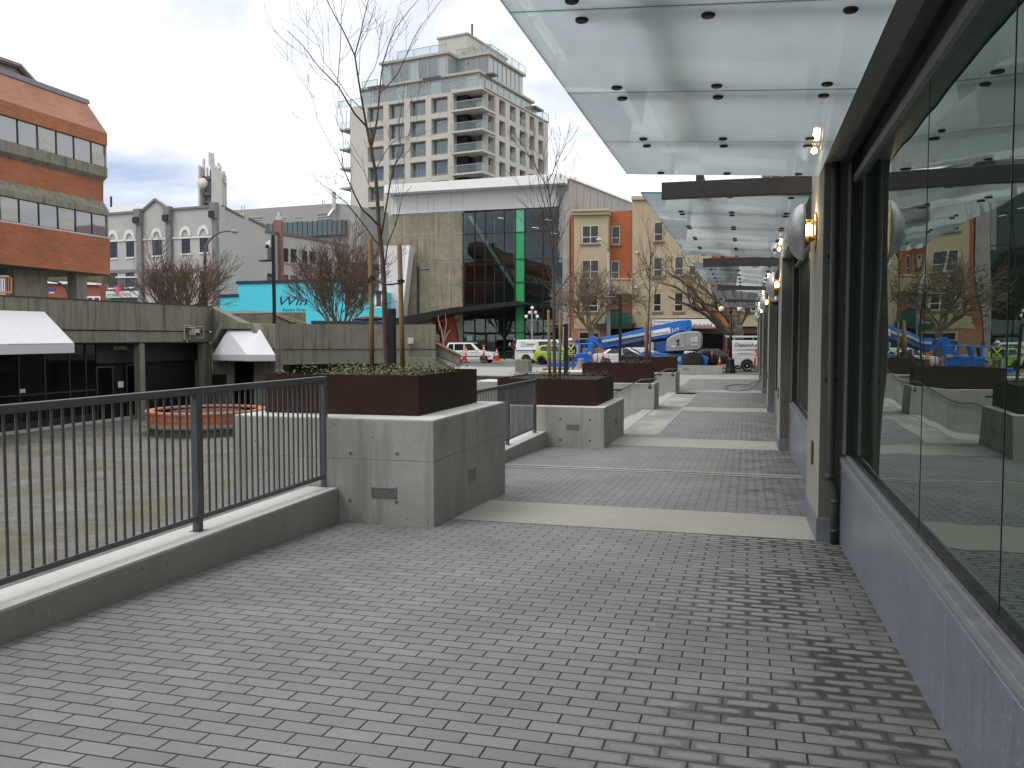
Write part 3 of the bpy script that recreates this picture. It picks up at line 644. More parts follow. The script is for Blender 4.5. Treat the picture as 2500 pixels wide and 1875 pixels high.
t = thing('security_camera', 'small grey dome camera under the second wall lamp', 'camera', (.6, 19.9, 2.45)); MB().ball((.60, 19.9, 2.42), .09, 12, 8).build('dome', M_black, t, True); MB().lathe([(.09, 0), (.1, .03), (.1, .1), (.05, .13)], (.60, 19.9, 2.42), 12).build('housing', M_alu, t, True); MB().box(.60, .68, 19.86, 19.94, 2.46, 2.52).build('bracket', M_alu, t)
# cable on the ground far down the walkway
t = thing('extension_cable', 'thin tangled cable lying on the paving and plugged into a far pier', 'cable', (.2, 40.5, -.73))
pts = [(.66, 41.2, -.3), (.4, 40.6, -.55), (.1, 39.6, -.70), (-.3, 39.0, -.712), (-.75, 39.2, -.715), (-.95, 40.2, -.71), (-.75, 41.0, -.70), (-1.0, 41.8, -.68), (-.8, 42.6, -.66), (-.35, 43.2, -.63), (.1, 42.4, -.60), (.66, 42.0, -.35)]
MB().tube(pts, .017, 5).build('cord', plain('red_brown_cord', (.16, .06, .045), .6), t, True)
MB().box(.58, .669, 41.1, 41.3, -.38, -.15).build('socket_box', M_flash, t)
# ================================================================ materials for the surroundings
M_win = mirror_glass('window_glass', (0.018, 0.022, 0.026), 1.6, 0.03)
M_wing = mirror_glass('office_glass', (0.15, 0.16, 0.17), 2.3, 0.03)
M_dkglass = mirror_glass('dark_glass', (0.006, 0.006, 0.006), 1.33, 0.08)
M_brickr = brick('orange_brick', (.39, .135, .060), (.31, .100, .045), (.22, .11, .065), .42, .13, 'y', .014)
M_tile = brick('brick_slope', (.40, .185, .115), (.33, .145, .090), (.26, .15, .105), .42, .09, 'y', .012)
M_fabric = plain('white_awning_fabric', (.72, .72, .76), .65, 0, .04)
M_purple = plain('purple_grey_metal', (.15, .14, .19), .5, .2)
def poly(F, pxs): return [F.px(*q) for q in pxs]
def wpoly(name, F, pxs, n0, n1, m, parent, **k): return MB().fprism(F, poly(F, pxs), n0, n1).build(name, m, parent, **k)
def wbox(name, F, x0, y0, x1, y1, n0, n1, m, parent, ym=None, **k):
    """box whose face fills the photo rectangle, read along its middle row"""
    ym = (y0 + y1) / 2 if ym is None else ym
    u0, _ = F.px(x0, ym); u1, _ = F.px(x1, ym); xm = (x0 + x1) / 2; _, z1 = F.px(xm, y0); _, z0 = F.px(xm, y1)
    return MB().fbox(F, u0, u1, z0, z1, n0, n1).build(name, m, parent, **k)
def window(F, u0, u1, z0, z1, parent, mg, mf, n=0.0, fr=.06, vs=(), hs=(), name='window', sill=None, rec=.0):
    o = MB().fbox(F, u0, u1, z0, z1, n - .05, n + .006).build(name, mg, parent)
    f = MB(); d = n + .035
    f.fbox(F, u0 - fr, u0, z0 - fr, z1 + fr, n, d).fbox(F, u1, u1 + fr, z0 - fr, z1 + fr, n, d).fbox(F, u0, u1, z1, z1 + fr, n, d).fbox(F, u0, u1, z0 - fr, z0, n, d)
    for q in vs: uu = u0 + (u1 - u0) * q; f.fbox(F, uu - fr / 2, uu + fr / 2, z0, z1, n + .006, d - .004)
    for q in hs: zz_ = z0 + (z1 - z0) * q; f.fbox(F, u0, u1, zz_ - fr / 2, zz_ + fr / 2, n + .006, d - .006)
    f.build('window_frame', mf, o)
    if sill: MB().fbox(F, u0 - .2, u1 + .2, z0 - fr - .16, z0 - fr, n, n + .12).build('sill', sill, o)
    return o
def wwin(F, x0, y0, x1, y1, *a, **k):
    u0, _ = F.px(x0, (y0 + y1) / 2); u1, _ = F.px(x1, (y0 + y1) / 2); _, z1 = F.px((x0 + x1) / 2, y0); _, z0 = F.px((x0 + x1) / 2, y1)
    return window(F, u0, u1, z0, z1, *a, **k)

# ================================================================ sunken plaza: arcade on the left
FA = Facade((-25.3, 0), (0, 1)); FG = Facade((-26.1, 0), (0, 1))
AR = thing('plaza_arcade', 'long stained concrete arcade with dark glazed shops beside the sunken plaza', 'building', (-26, 25, PLAZA))
MB().fprism(FA, [(8, 1.93), (36.72, 1.955), (36.72, 3.175), (8, 3.02)], -.30, 0).build('parapet', M_old, AR, bevel=.02)
MB().fprism(FA, [(8, 1.44), (36.7, 1.44), (36.7, 1.925), (8, 1.90)], -.4, -.05).build('fascia', M_old, AR, bevel=.02)
MB().fprism(FA, [(8, 3.02), (36.6, 3.175), (36.6, 3.21), (8, 3.055)], -.34, .03).build('coping', plain('dark_coping', (.05, .048, .055), .6), AR)
for q in (15.5, 24.4, 33.0): MB().fbox(FA, q - .015, q + .015, 1.95, 3.1, 0, .004).build('panel_joint', plain('joint_black', (.03, .03, .025), .9), AR)
MB().box(-25.9, -25.72, 8, 36.9, 1.45, 2.29).build('upstand', M_dark, AR)
MB().box(-34, -25.45, 8, 36.6, 1.39, 1.435).build('ceiling', plain('dark_soffit', (.05, .048, .042), .9), AR)
MB().box(-46, -25.65, 8, 44, 2.30, 2.42).build('deck_slab', M_slab, AR)
MB().box(-34, -26.25, 8, 37, PLAZA, 1.38).build('back_wall', M_dark, AR)
MB().box(-34, -25.38, 36.45, 36.62, PLAZA, 1.385).build('end_wall', M_old, AR)
for y_ in (18.0, 31.65, 36.2):
    MB().box(-25.75, -25.42, y_ - .16, y_ + .16, PLAZA, 1.44).build('column', M_old, AR, bevel=.02)
MB().box(-26.3, -25.92, 8, 36.4, PLAZA, PLAZA + .10).build('kerb', M_slab, AR)
us = [8, 11, 14, 17, 19.6, 22.0] + [FG.px(q, 900)[0] for q in (46, 110, 170, 210, 236)]
for a, b_ in zip(us[:-1], us[1:]):
    o = MB().fbox(FG, a + .04, b_ - .04, PLAZA + .42, 1.36, -.06, -.03).build('shop_pane', M_dkglass, AR)
    MB().fbox(FG, a - .04, a + .04, PLAZA + .1, 1.39, -.08, .0).fbox(FG, a + .04, b_ - .04, PLAZA + .1, PLAZA + .40, -.06, -.01).fbox(FG, a + .04, b_ - .04, PLAZA + 1.35, PLAZA + 1.42, -.029, -.005).build('shop_frame', plain('dark_bronze', (.026, .024, .02), .5, .2), o)
def dark_door(x0, x1, yt, F=FG, par=AR, z0=PLAZA + .1):
    u0, u1 = F.px(x0, 960)[0], F.px(x1, 960)[0]; _, zt = F.px((x0 + x1) / 2, yt)
    d = MB().fbox(F, u0, u1, z0, zt, -.05, -.02).build('door', M_dkglass, par)
    MB().fbox(F, u0 - .06, u0, z0, zt + .06, -.06, .01).fbox(F, u1, u1 + .06, z0, zt + .06, -.06, .01).fbox(F, u0, u1, zt, zt + .06, -.06, .01).build('door_frame', plain('door_frame_grey', (.045, .043, .038), .5), d)
    MB().fbox(F, u0 + .1, u1 - .1, z0 + .95, z0 + 1.0, -.02, .03).build('push_bar', M_frame, d)
    return d
dark_door(239, 275, 898); d2 = dark_door(312, 347, 892)
u, z = FG.px(277, 854.5); letters('lettering', 'NO LOITERING', M_letter, AR, FG.P(u, z, .02), FG.u, (0, 0, 1), .17, FG.px(309, 852)[0] - u)
MB().fbox(FG, us[-1], 36.4, .55, 1.36, -.06, .0).build('lintel', plain('dark_lintel', (.02, .019, .017), .6), AR)
M_paper = plain('white_paper', (.62, .62, .62), .8)
for i, (x0, y0, x1, y1, lb) in enumerate(((288, 931, 301, 946, 'white paper notice on the dark wall between two doors'), (48, 949.5, 61.5, 959, 'small white paper notice on the dark shop glass'))):
    o = wbox('notice', FG, x0, y0, x1, y1, .0, .012, M_paper, None); tag(o, lb, 'notice', 'paper notices on the arcade')
# awning on the arcade
A1 = thing('awning', 'large white fabric awning on the concrete arcade at the left edge', 'awning', (-24.5, 24, 1.1), 0, 'white awnings around the plaza')
xw, xf = -25.28, -24.05
MB().add([(xw, 15, 2.55), (xw, 22.6, 2.585), (xw, 26.16, 2.605), (xf, 26.25, 1.43), (xf, 23.3, 1.43), (xf + .55, 15, 1.40)], [(1, 2, 3, 4), (0, 1, 4, 5)]).add([(xw, 26.16, 2.605), (xw, 26.3, 1.43), (xf, 26.25, 1.43)], [(0, 1, 2)]).build('fabric_top', M_fabric, A1)
MB().add([(xf, 26.25, 1.43), (xf, 23.3, 1.43), (xf + .55, 15, 1.40), (xf, 26.25, 1.08), (xf, 23.3, 1.07), (xf + .55, 15, 1.02)], [(0, 1, 4, 3), (1, 2, 5, 4)]).add([(xf, 26.25, 1.43), (xw, 26.3, 1.43), (xw, 26.3, 1.09), (xf, 26.25, 1.08)], [(0, 1, 2, 3)]).build('valance', plain('awning_valance', (.55, .55, .60), .65, 0, .04), A1)
MB().tube([(xf - .01, 26.22, 1.43), (xf - .01, 23.3, 1.42)], .02, 5).tube([(xw, 26.2, 1.09), (xf - .01, 26.2, 1.09)], .02, 5).build('frame', M_alu, A1)
# small wall bracket with a floodlight
WB = thing('wall_fixture', 'pale metal bracket and box fixture on the concrete fascia near the arcade corner', 'fixture', tuple(FA.P(FA.px(463, 815)[0], 1.9, .02)))
def fp(x, y, n=.03): u, z = FA.px(x, y); return FA.P(u, z, n)
MB().tube([fp(448, 794), fp(448, 828), fp(463, 828), fp(463, 795), fp(448, 794)], .03, 5).tube([fp(463, 797, .3), fp(484, 797, .3), fp(484, 824, .3), fp(463, 824, .3)], .02, 5).tube([fp(455, 828), fp(456, 836)], .03, 5).build('frame', plain('pale_bracket', (.42, .40, .35), .5), WB)
wbox('box', FA, 460, 803, 472, 818, .0, .35, plain('pale_box', (.46, .44, .38), .5), WB); wbox('lamp', FA, 462, 813, 469, 819, .36, .42, M_dark, WB); wbox('arm', FA, 450, 798, 468, 801, .03, .2, plain('pale_bracket', (.42, .40, .35), .5), WB)

# ---- corner wall with the second awning, then the curved wall
PA, PB = Vector((-25.3, 36.6)), Vector((-20.25, 33.9)); FB = Facade(PA, PB - PA)
CW = thing('plaza_wall', 'stained curved concrete wall behind the nearest tree, with a recessed base', 'wall', (-20, 35, PLAZA))
Lb = (PB - PA).length
MB().fprism(FB, [(-.12, PLAZA), (Lb, PLAZA), (Lb, 2.24)] + [FB.px(592, 788)] + [(-.12, 3.16)], -.4, 0).build('corner_wall', M_old, CW, bevel=.02)
MB().fprism(FB, [(u, z) for u, z in poly(FB, [(530, 850), (559, 790), (638, 790), (668, 850), (660, 850), (634, 803), (560, 803), (536, 850)])], -.05, .45).build('awning_hood', M_old, CW)
MB().fprism(FB, poly(FB, [(573, 880), (620, 880), (620, 990), (573, 990)]), -.02, .012).build('door', M_dkglass, CW)
MB().fprism(FB, poly(FB, [(518, 914), (553, 914), (553, 940), (518, 940)]), -.02, .03).build('notice_board', M_frame, CW)
cps = [(672, 38.0), (740, 39.0), (820, 39.8), (900, 40.25), (985, 40.4), (1064, 40.2)]
cpt = [atD(x, 840, D) for x, D in cps]
def arcwall(name, z0, z1, t0, t1, m, zs=None):
    mb = MB()
    for i in range(len(cpt) - 1):
        a, b_ = cpt[i], cpt[i + 1]
        da = (a - EYE); da.z = 0; da.normalize(); db = (b_ - EYE); db.z = 0; db.normalize()
        p = [a + da * t0, b_ + db * t0, b_ + db * t1, a + da * t1]
        mb.hexa([(q.x, q.y, z0) for q in p] + [(q.x, q.y, z1) for q in p])
    return mb.build(name, m, CW)
arcwall('parapet', 1.125, 2.27, 0, .35, M_old); arcwall('fascia', .43, 1.10, .05, .5, M_old); arcwall('recess', PLAZA, .42, 1.3, 1.5, M_frame); arcwall('slab', 1.10, 1.124, .12, 3.0, M_dark)
for x, D in ((690, 39.2), (730, 39.8), (790, 40.4)):
    p = atD(x, 900, D); MB().box(p.x - .05, p.x + .05, p.y - .05, p.y + .05, PLAZA, .43).build('mullion', M_black, CW)
p = atD(1030, 885, 40.0); MB().fprism(Facade((p.x, p.y), (cpt[-1] - cpt[-2]).xy), [(-1.55, PLAZA), (.66, PLAZA), (.66, .72), (-1.55, .72)], -.3, .1).build('end_block', M_old, CW, bevel=.02)
A2 = thing('awning', 'white hipped fabric awning over a dark door at the plaza corner', 'awning', (-22, 34, .7), 0, 'white awnings around the plaza')
TL, TR_, BL, BC, BR = atD(556, 805, 40.4), atD(636, 805, 38.3), atD(519, 866, 41.2), atD(602, 866, 36.9), atD(672, 866, 37.6)
dz_ = Vector((0, 0, -.27))
MB().add([TL, TR_, BL, BC, BR], [(0, 2, 3, 1), (1, 3, 4)]).build('fabric_top', M_fabric, A2)
MB().add([BL, BC, BR, BL + dz_, BC + dz_, BR + dz_], [(0, 3, 4, 1), (1, 4, 5, 2)]).build('valance', plain('awning_valance', (.55, .55, .60), .65, 0, .04), A2)
MB().tube([BL + dz_, BC + dz_, BR + dz_], .02, 5).build('frame', M_alu, A2)
# electric box on the curved wall
FC = Facade(atD(940, 840, 40.2).xy, (cpt[-1] - cpt[-3]).xy)
EB = thing('electric_box', 'small grey electric box with a cable on the curved concrete wall', 'electric box', tuple(atD(1003, 832, 40.2)))
wbox('box', FC, 997, 824, 1010, 839, -.02, .22, plain('pale_grey_box', (.50, .50, .48), .5), EB)
MB().tube([FC.P(*FC.px(1001, 839), .08), FC.P(*FC.px(1001, 852), .06), FC.P(*FC.px(1003, 868), .06)], .02, 5).build('conduit', M_rail, EB)
# ramp parapets behind the curved wall, end stairs on the right
RP = thing('ramp_wall', 'stained concrete ramp wall with a brown handrail above the curved wall', 'wall', tuple(atD(650, 800, 42.5)))
FR = Facade(atD(650, 780, 42.5).xy, (1, .12))
wpoly('wall_body', FR, [(545, 764), (668, 763), (756, 792), (545, 800)], -.3, 0, M_old, RP); wpoly('upper_wall', FR, [(668, 762), (731, 762), (731, 790), (690, 790)], -.8, -.4, M_old, RP)
MB().tube([FR.P(*FR.px(667, 766), .06), FR.P(*FR.px(720, 788), .06)], .05, 6).build('rail', plain('copper_brown_rail', (.22, .12, .075), .5), RP)
MB().fprism(FR, poly(FR, [(545, 761), (600, 758), (668, 761), (668, 764), (545, 766)]), -.35, .02).build('coping', plain('pale_coping', (.42, .42, .40), .7), RP)
ES = thing('stair_wall', 'sloping concrete stair wall with a brown handrail at the right end of the curved wall', 'wall', tuple(atD(1090, 870, 40.6)))
FS = Facade(atD(1090, 870, 40.6).xy, (1, .05))
wpoly('wall_body', FS, [(1064, 836), (1121, 865), (1121, 891), (1064, 867)], -.3, 0, M_old, ES)
wpoly('base', FS, [(1064, 869), (1121, 893), (1121, 897), (1064, 897)], -.3, -.02, M_conc, ES)
MB().tube([FS.P(*FS.px(1064, 838), .07), FS.P(*FS.px(1118, 864.5), .07)], .055, 6).tube([FS.P(*FS.px(1051, 897), .3), FS.P(*FS.px(1064, 875), .3)], .055, 6).build('rail', plain('copper_brown_rail', (.22, .12, .075), .5), ES)
st = MB()
for i in range(5): st.fprism(FS, poly(FS, [(1040, 877 + 5 * i), (1073 + 9 * i, 877 + 5 * i), (1073 + 9 * i, 882 + 5 * i), (1040, 882 + 5 * i)]), .0, .9)
st.build('steps', M_old, ES)
# plaza steps up to the street
PS = thing('stairs', 'wide dark concrete steps rising from the plaza to the sidewalk', 'stairs', (-12, 38, PLAZA)); m_ = MB()
for i in range(10): m_.box(-17.5, -5.6, 39.98 - .34 * (10 - i), 39.99, PLAZA - .05 + .0, PLAZA + .17 * (i + 1) - .005)
m_.build('steps', plain('dark_steps', (.075, .073, .06), .9, 0, .3, 3), PS)
m_ = MB()
for i in range(10): m_.box(-17.5, -5.6, 39.975 - .34 * (10 - i), 40.02 - .34 * (10 - i), PLAZA + .17 * (i + 1) - .02, PLAZA + .17 * (i + 1) + .003)
m_.build('nosing', plain('pale_nosing', (.36, .35, .31), .8), PS)
# round tiled planter in the plaza
RPn = thing('round_planter', 'round orange tiled planter with a wide concrete seat ledge in the plaza', 'planter', tuple(atD(505, 1060, 32.1)))
cx_, cyy = atD(505, 1000, 32.1).xy
M_tiles = None
def tile_mat():
    m, n, l, b, o = newmat('orange_tiles'); t = n.new('ShaderNodeTexCoord'); s_ = n.new('ShaderNodeSeparateXYZ'); l.new(t.outputs['Object'], s_.inputs[0])
    an = mth(n, l, 'MULTIPLY', mth(n, l, 'ARCTAN2', s_.outputs[1], s_.outputs[0]), 2.2); cb = n.new('ShaderNodeCombineXYZ'); l.new(an, cb.inputs[0]); l.new(s_.outputs[2], cb.inputs[1])
    br = n.new('ShaderNodeTexBrick'); l.new(cb.outputs[0], br.inputs[0]); br.offset = 0
    for k_, q in (('Scale', 1), ('Mortar Size', .012), ('Brick Width', .2), ('Row Height', .2)): br.inputs[k_].default_value = q
    br.inputs['Color1'].default_value = (.44, .13, .045, 1); br.inputs['Color2'].default_value = (.36, .105, .04, 1); br.inputs['Mortar'].default_value = (.14, .05, .025, 1)
    l.new(br.outputs[0], b.inputs['Base Color']); b.inputs['Roughness'].default_value = .6; return m
z0 = PLAZA
MB().lathe([(2.0, z0), (2.0, z0 + .30), (2.30, z0 + .31), (2.30, z0 + .40), (2.10, z0 + .41)], (cx_, cyy, 0), 40).build('seat_ledge', M_old, RPn)
MB().lathe([(2.12, z0 + .412), (2.12, z0 + .80), (1.95, z0 + .80)], (cx_, cyy, 0), 48).build('tile_ring', tile_mat(), RPn)
MB().lathe([(2.15, z0 + .80), (2.15, z0 + .87), (1.86, z0 + .87), (1.86, z0 + .7)], (cx_, cyy, 0), 48).build('rim', plain('orange_rim', (.50, .21, .11), .6), RPn)
MB().lathe([(1.86, z0 + .78), (.8, z0 + .82), (.001, z0 + .83)], (cx_, cyy, 0), 32).build('soil', plain('red_brown_bark', (.10, .035, .02), .95, 0, .5, 30, .8), RPn)

# ================================================================ brick office block, upper left
XB, YB = -32.64, 38.2
FK = Facade((XB, 0), (0, 1))
BK = thing('brick_building', 'orange brick office block with bands of windows raised on columns at upper left', 'building', (XB - 5, 28, 2.4))
prof = [atY(x, y, YB) for x, y in [(213, 253), (262, 326), (262, 356), (262, 410), (262.6, 433), (252.5, 444), (252.5, 493), (265, 513), (266, 527), (267.2, 579), (268.5, 583), (269, 671)]]
pr = [(p.x - XB, p.z) for p in prof]
def band(i, j, m, name, inset=0.0, y0=6, y1=YB, dep=1.2):
    (n0, z0), (n1, z1) = pr[i], pr[j]
    pts = [(XB + n0 - inset, y0, z0), (XB + n1 - inset, y0, z1), (XB - dep, y0, z1), (XB - dep, y0, z0)]
    return MB().prism(pts, (0, y1 - y0, 0)).build(name, m, BK)
band(0, 1, M_tile, 'roof_slope', dep=3); band(1, 2, M_brickr, 'brick_wall'); band(3, 4, M_old, 'concrete_ledge'); band(4, 5, M_old, 'concrete_ledge'); band(5, 6, M_brickr, 'brick_wall'); band(6, 7, M_old, 'concrete_ledge'); band(7, 8, M_old, 'concrete_ledge'); band(9, 10, plain('grey_sill', (.27, .275, .29)), 'sill'); band(10, 11, M_brickr, 'brick_wall')
band(2, 3, plain('pale_interior', (.22, .21, .19), .9), 'end_wall', .05, YB - .1, YB, 8); band(8, 9, plain('pale_interior', (.22, .21, .19), .9), 'end_wall', .05, YB - .1, YB, 8)
MB().box(XB - 14, XB - 1.2, 6, YB, pr[11][1], pr[1][1]).build('core_wall', M_brickr, BK)
MB().box(XB - 14, XB - .02, 6, YB - .02, pr[11][1] - .05, pr[11][1] - .002).build('ceiling', plain('dark_soffit', (.05, .048, .042), .9), BK)
(n0, z0), (n1, z1) = pr[0], pr[1]
MB().prism([(XB + n0 - .03, 6, z0), (XB + n0 + .10, 6, z0 - .05), (XB + n0 + .05, 6, z0 + .22), (XB + n0 - .3, 6, z0 + .22)], (0, YB - 6 + .1, 0)).build('roof_edge', M_purple, BK)
def panes(i, j, pxs, y):
    z0, z1 = pr[j][1] + .03, pr[i][1] - .03; ys = [FK.px(q, y)[0] for q in pxs]; w_ = ys[1] - ys[0]
    while ys[0] > 9: ys.insert(0, ys[0] - w_)
    for k_, (a, b_) in enumerate(zip(ys[:-1], ys[1:])):
        n_ = -.04
        p = MB().fbox(FK, a + .05, b_ - .05, z0, z1, n_ - .02, n_).build('window', M_wing, BK)
        MB().fbox(FK, a - .035, a + .035, z0, z1, n_ - .04, n_ + .03).fbox(FK, a + .035, b_ - .035, z0 - .025, z0, n_ - .03, n_ + .03).fbox(FK, a + .035, b_ - .035, z1, z1 + .025, n_ - .03, n_ + .03).build('window_frame', M_frame, p)
        if k_ % 3 == 1: MB().fbox(FK, a + .1, b_ - .1, z0 + .02, z0 + (z1 - z0) * .55, n_ + .001, n_ + .006).build('blind', plain('pale_blind', (.40, .39, .35), .7), p)
    MB().fbox(FK, 6, YB - .2, z0 - .1, z1 + .1, -1.0, -.2).build('interior', M_dark, BK)
panes(2, 3, [46, 94, 139.6, 182, 224, 261], 390); panes(8, 9, [2, 49, 97, 143, 186, 226, 266], 560)
for (x0, x1) in ((172, 195), (118, 36)):
    if x0 < x1:
        p0 = atY(x0, 700, 36.5); p1 = atY(x1, 700, 36.5); MB().box(p0.x, p1.x, 36.3, 37.0, 2.3, pr[11][1]).build('column', M_old, BK)
p0, p1 = atX(36, 700, XB - 1.0), atX(117, 700, XB - 1.0); MB().box(XB - 1.6, XB - 1.0, p0.y, p1.y, 2.3, pr[11][1]).build('column', M_old, BK, bevel=.03)
FK2 = Facade((XB - 2.6, 0), (0, 1))
RBk = wpoly('roof_clerestory', FK2, [(-40, 133), (0, 147), (42, 161), (84, 207), (90, 260), (-40, 260)], -3, 0, M_old, BK)
MB().tube([FK2.P(*FK2.px(-40, 133), .1), FK2.P(*FK2.px(0, 147), .1), FK2.P(*FK2.px(42, 161), .1), FK2.P(*FK2.px(84, 207), .1)], .16, 6).build('roof_edge', M_purple, RBk)
# orange tubular gate on the deck
OG = thing('guard_rail', 'orange tubular guard rail under the raised brick office block', 'railing', tuple(atX(15, 716, -30)))
FO_ = Facade((-30, 0), (0, 1)); g = lambda x, y: FO_.P(*FO_.px(x, y), 0)
MB().tube([g(-20, 675), g(20, 675), g(27, 680), g(27, 714), g(-20, 714)], .05, 6).build('rail', plain('salmon_paint', (.48, .24, .13), .5), OG)
for x in range(-16, 26, 6): MB().tube([g(x, 676), Vector((-30, g(x, 700).y, 2.42))], .025, 5).build('bar', plain('salmon_paint', (.48, .24, .13), .5), OG)
# low red brick store seen under it
FST = Facade(atD(200, 700, 72).xy, (math.cos(R(11.2)), -math.sin(R(11.2))))
ST = thing('brick_store', 'low red brick store with a white cornice seen beneath the raised office block', 'building', tuple(FST.P(0, 0, 0)))
wpoly('wall', FST, [(60, 690), (243, 694), (243, 775), (60, 775)], -.6, 0, brick('red_brick', (.34, .085, .055), (.27, .07, .045), (.2, .09, .07), .5, .16, 'x', .02), ST)
wpoly('cornice', FST, [(60, 684), (243, 691), (243, 696), (60, 690)], -.2, .3, M_white, ST)
wpoly('roof', FST, [(60, 664), (236, 671), (236, 690), (60, 683)], -1.8, -.65, plain('mossy_roof', (.09, .085, .05), .9, 0, .4, 3), ST)
for x in (205, 221, 237): wwin(FST, x - 6, 727, x + 6, 745, ST, M_win, M_white, fr=.12)
SGN = thing('street_sign', 'small blue street sign on a dark curved pole below the brick office block', 'sign', tuple(atD(168, 735, 58)))
q = lambda x, y: atD(x, y, 58); MB().tube([q(170, 745), q(169, 720), q(160, 700), q(140, 688), q(118, 685)], [.13, .11, .09, .07, .06], 6).build('pole', M_frame, SGN)
FSG = Facade(atD(127, 710, 57.8).xy, (1, .2)); wbox('sign_plate', FSG, 117, 705, 136, 711, -.03, .0, plain('sign_blue', (.02, .07, .42), .4), SGN); wbox('sign_plate', FSG, 120, 713, 132, 716, -.03, 0, M_white, SGN)

# ================================================================ grey heritage building
TH = R(11.2); UL = (math.cos(TH), -math.sin(TH)); UR = (math.sin(TH), math.cos(TH))
GO = atD(535, 700, 88).xy; FGL = Facade(GO, UL); FGR = Facade(GO, UR)
M_gwall = plain('pale_grey_stucco', (.40, .39, .375), .85, 0, .06, .4); M_gside = plain('warm_grey_stucco', (.40, .375, .355), .85, 0, .06, .3)
M_gpil = plain('mid_grey_stucco', (.185, .18, .18), .85, 0, .08, 1); M_gtrim = plain('white_trim', (.66, .65, .61), .7, 0, .04)
HB = thing('heritage_building', 'grey three storey heritage building with white arched window hoods', 'building', (GO.x, GO.y, 0))
wpoly('front_wall', FGL, [(205, 531), (258, 524), (340, 518), (381, 489), (411, 512), (520, 505), (535, 503), (535, 775), (205, 775)], -.8, 0, M_gwall, HB)
sd = [(535, 500), (541, 502), (543, 506), (595, 532), (595, 519), (607, 519), (607, 534), (648, 556), (648, 566), (690, 573), (770, 586), (850, 604), (850, 790), (535, 790)]
wpoly('side_wall', FGR, sd, -.8, 0, M_gside, HB)
MB().tube([FGR.P(*FGR.px(x, y), .02) for x, y in [(541, 502), (595, 531)]], .14, 4).tube([FGR.P(*FGR.px(x, y), .02) for x, y in [(607, 533), (648, 554)]], .14, 4).tube([FGR.P(*FGR.px(x, y), .02) for x, y in [(648, 564), (770, 584), (850, 602)]], .2, 4).build('coping', plain('brown_coping', (.14, .12, .11), .7), HB)
MB().tube([FGL.P(*FGL.px(x, y), .1) for x, y in [(205, 530), (258, 523), (340, 517)]], .16, 4).tube([FGL.P(*FGL.px(x, y), .1) for x, y in [(349, 515), (381, 487), (411, 511)]], .18, 4).tube([FGL.P(*FGL.px(x, y), .1) for x, y in [(424, 511), (520, 504)]], .16, 4).build('cornice', M_gpil, HB)
for x0, x1, yt in ((338, 350, 512), (410, 422, 506), (523, 534, 496)):
    u0, u1 = FGL.px(x0, 560)[0], FGL.px(x1, 560)[0]
    zt = FGL.px(x0, yt)[1]; pl = MB().fbox(FGL, u0, u1, -.5, zt - 1.6, 0, .35).build('pilaster', M_gpil, HB)
    MB().fprism(FGL, [(u0 - .05, zt - 1.6), (u1 + .05, zt - 1.6), (u1 + .1, zt), (u0 - .1, zt)], 0, .6).build('capital', M_gpil, pl)
    MB().fbox(FGL, u0 - .05, u1 + .05, zt - 1.5, zt - .9, .6, .75).build('bracket', M_black, pl)
def band_px(name, y0, y1, x0, x1, sl, n1, m):
    return wpoly(name, FGL, [(x0, y0), (x1, y0 + sl * (x1 - x0)), (x1, y1 + sl * (x1 - x0)), (x0, y1)], 0, n1, m, HB)
band_px('string_course', 588, 592, 243, 535, -.045, .12, M_gtrim); band_px('string_course', 660, 667, 243, 535, -.02, .1, M_gpil); band_px('string_course', 676, 679, 243, 352, -.01, .15, M_gtrim)
band_px('ground_floor', 676, 775, 205, 352, .0, .06, plain('slate_paint', (.085, .095, .105), .7))
for i, (xc, w2, yt) in enumerate(((244, 8, 593), (277, 8, 592), (318, 8, 590), (384, 10, 586), (454, 8.5, 581), (498, 8.5, 578))):
    h = 36; wn_ = wwin(FGL, xc - w2, yt, xc + w2, yt + h, HB, M_win, plain('dark_blue_sash', (.02, .022, .035), .4), n=.0, fr=.08, vs=(.5,), hs=(.25, .5, .75), sill=M_gtrim)
    u, z = FGL.px(xc, yt - 4); ro, ri = (FGL.px(xc + 14, yt)[0] - FGL.px(xc - 14, yt)[0]) / 2, (FGL.px(xc + 9, yt)[0] - FGL.px(xc - 9, yt)[0]) / 2
    n_ = 14; po = [(u + ro * math.cos(math.pi * k_ / n_), z + ro * 1.25 * math.sin(math.pi * k_ / n_)) for k_ in range(n_ + 1)]; pi_ = [(u + ri * math.cos(math.pi * k_ / n_), z + ri * 1.25 * math.sin(math.pi * k_ / n_)) for k_ in range(n_ + 1)]
    mb = MB()
    for k_ in range(n_): mb.fprism(FGL, [po[k_], po[k_ + 1], pi_[k_ + 1], pi_[k_]], 0.0, .16)
    mb.build('arched_hood', M_gtrim, HB)
    wwin(FGL, xc - w2, yt + 77, xc + w2, yt + 109, HB, M_win, plain('dark_blue_sash', (.02, .022, .035), .4), n=.065 if xc < 340 else 0, fr=.08, hs=(.5,), sill=M_gtrim)
for x0, y0, x1, y1 in ((690, 608, 702, 638), (711, 610, 722, 639), (738, 614, 748, 641), (757, 616, 769, 643), (654, 670, 666, 684), (690, 673, 702, 684), (711, 675, 724, 684)):
    wwin(FGR, x0, y0, x1, y1, HB, M_win, plain('dark_brown_sash', (.05, .035, .03), .6), fr=.1, sill=M_gside)
M_chim = brick('chimney_brick', (.27, .12, .085), (.20, .085, .06), (.17, .11, .09), .35, .14, 'x', .02)
FCH = Facade(FGR.P(FGR.px(678, 620)[0], 0, .9).xy, UL)
ch = wpoly('chimney', FCH, [(667, 537), (686, 537), (688, 690), (669, 690)], -.35, 0, M_chim, HB)
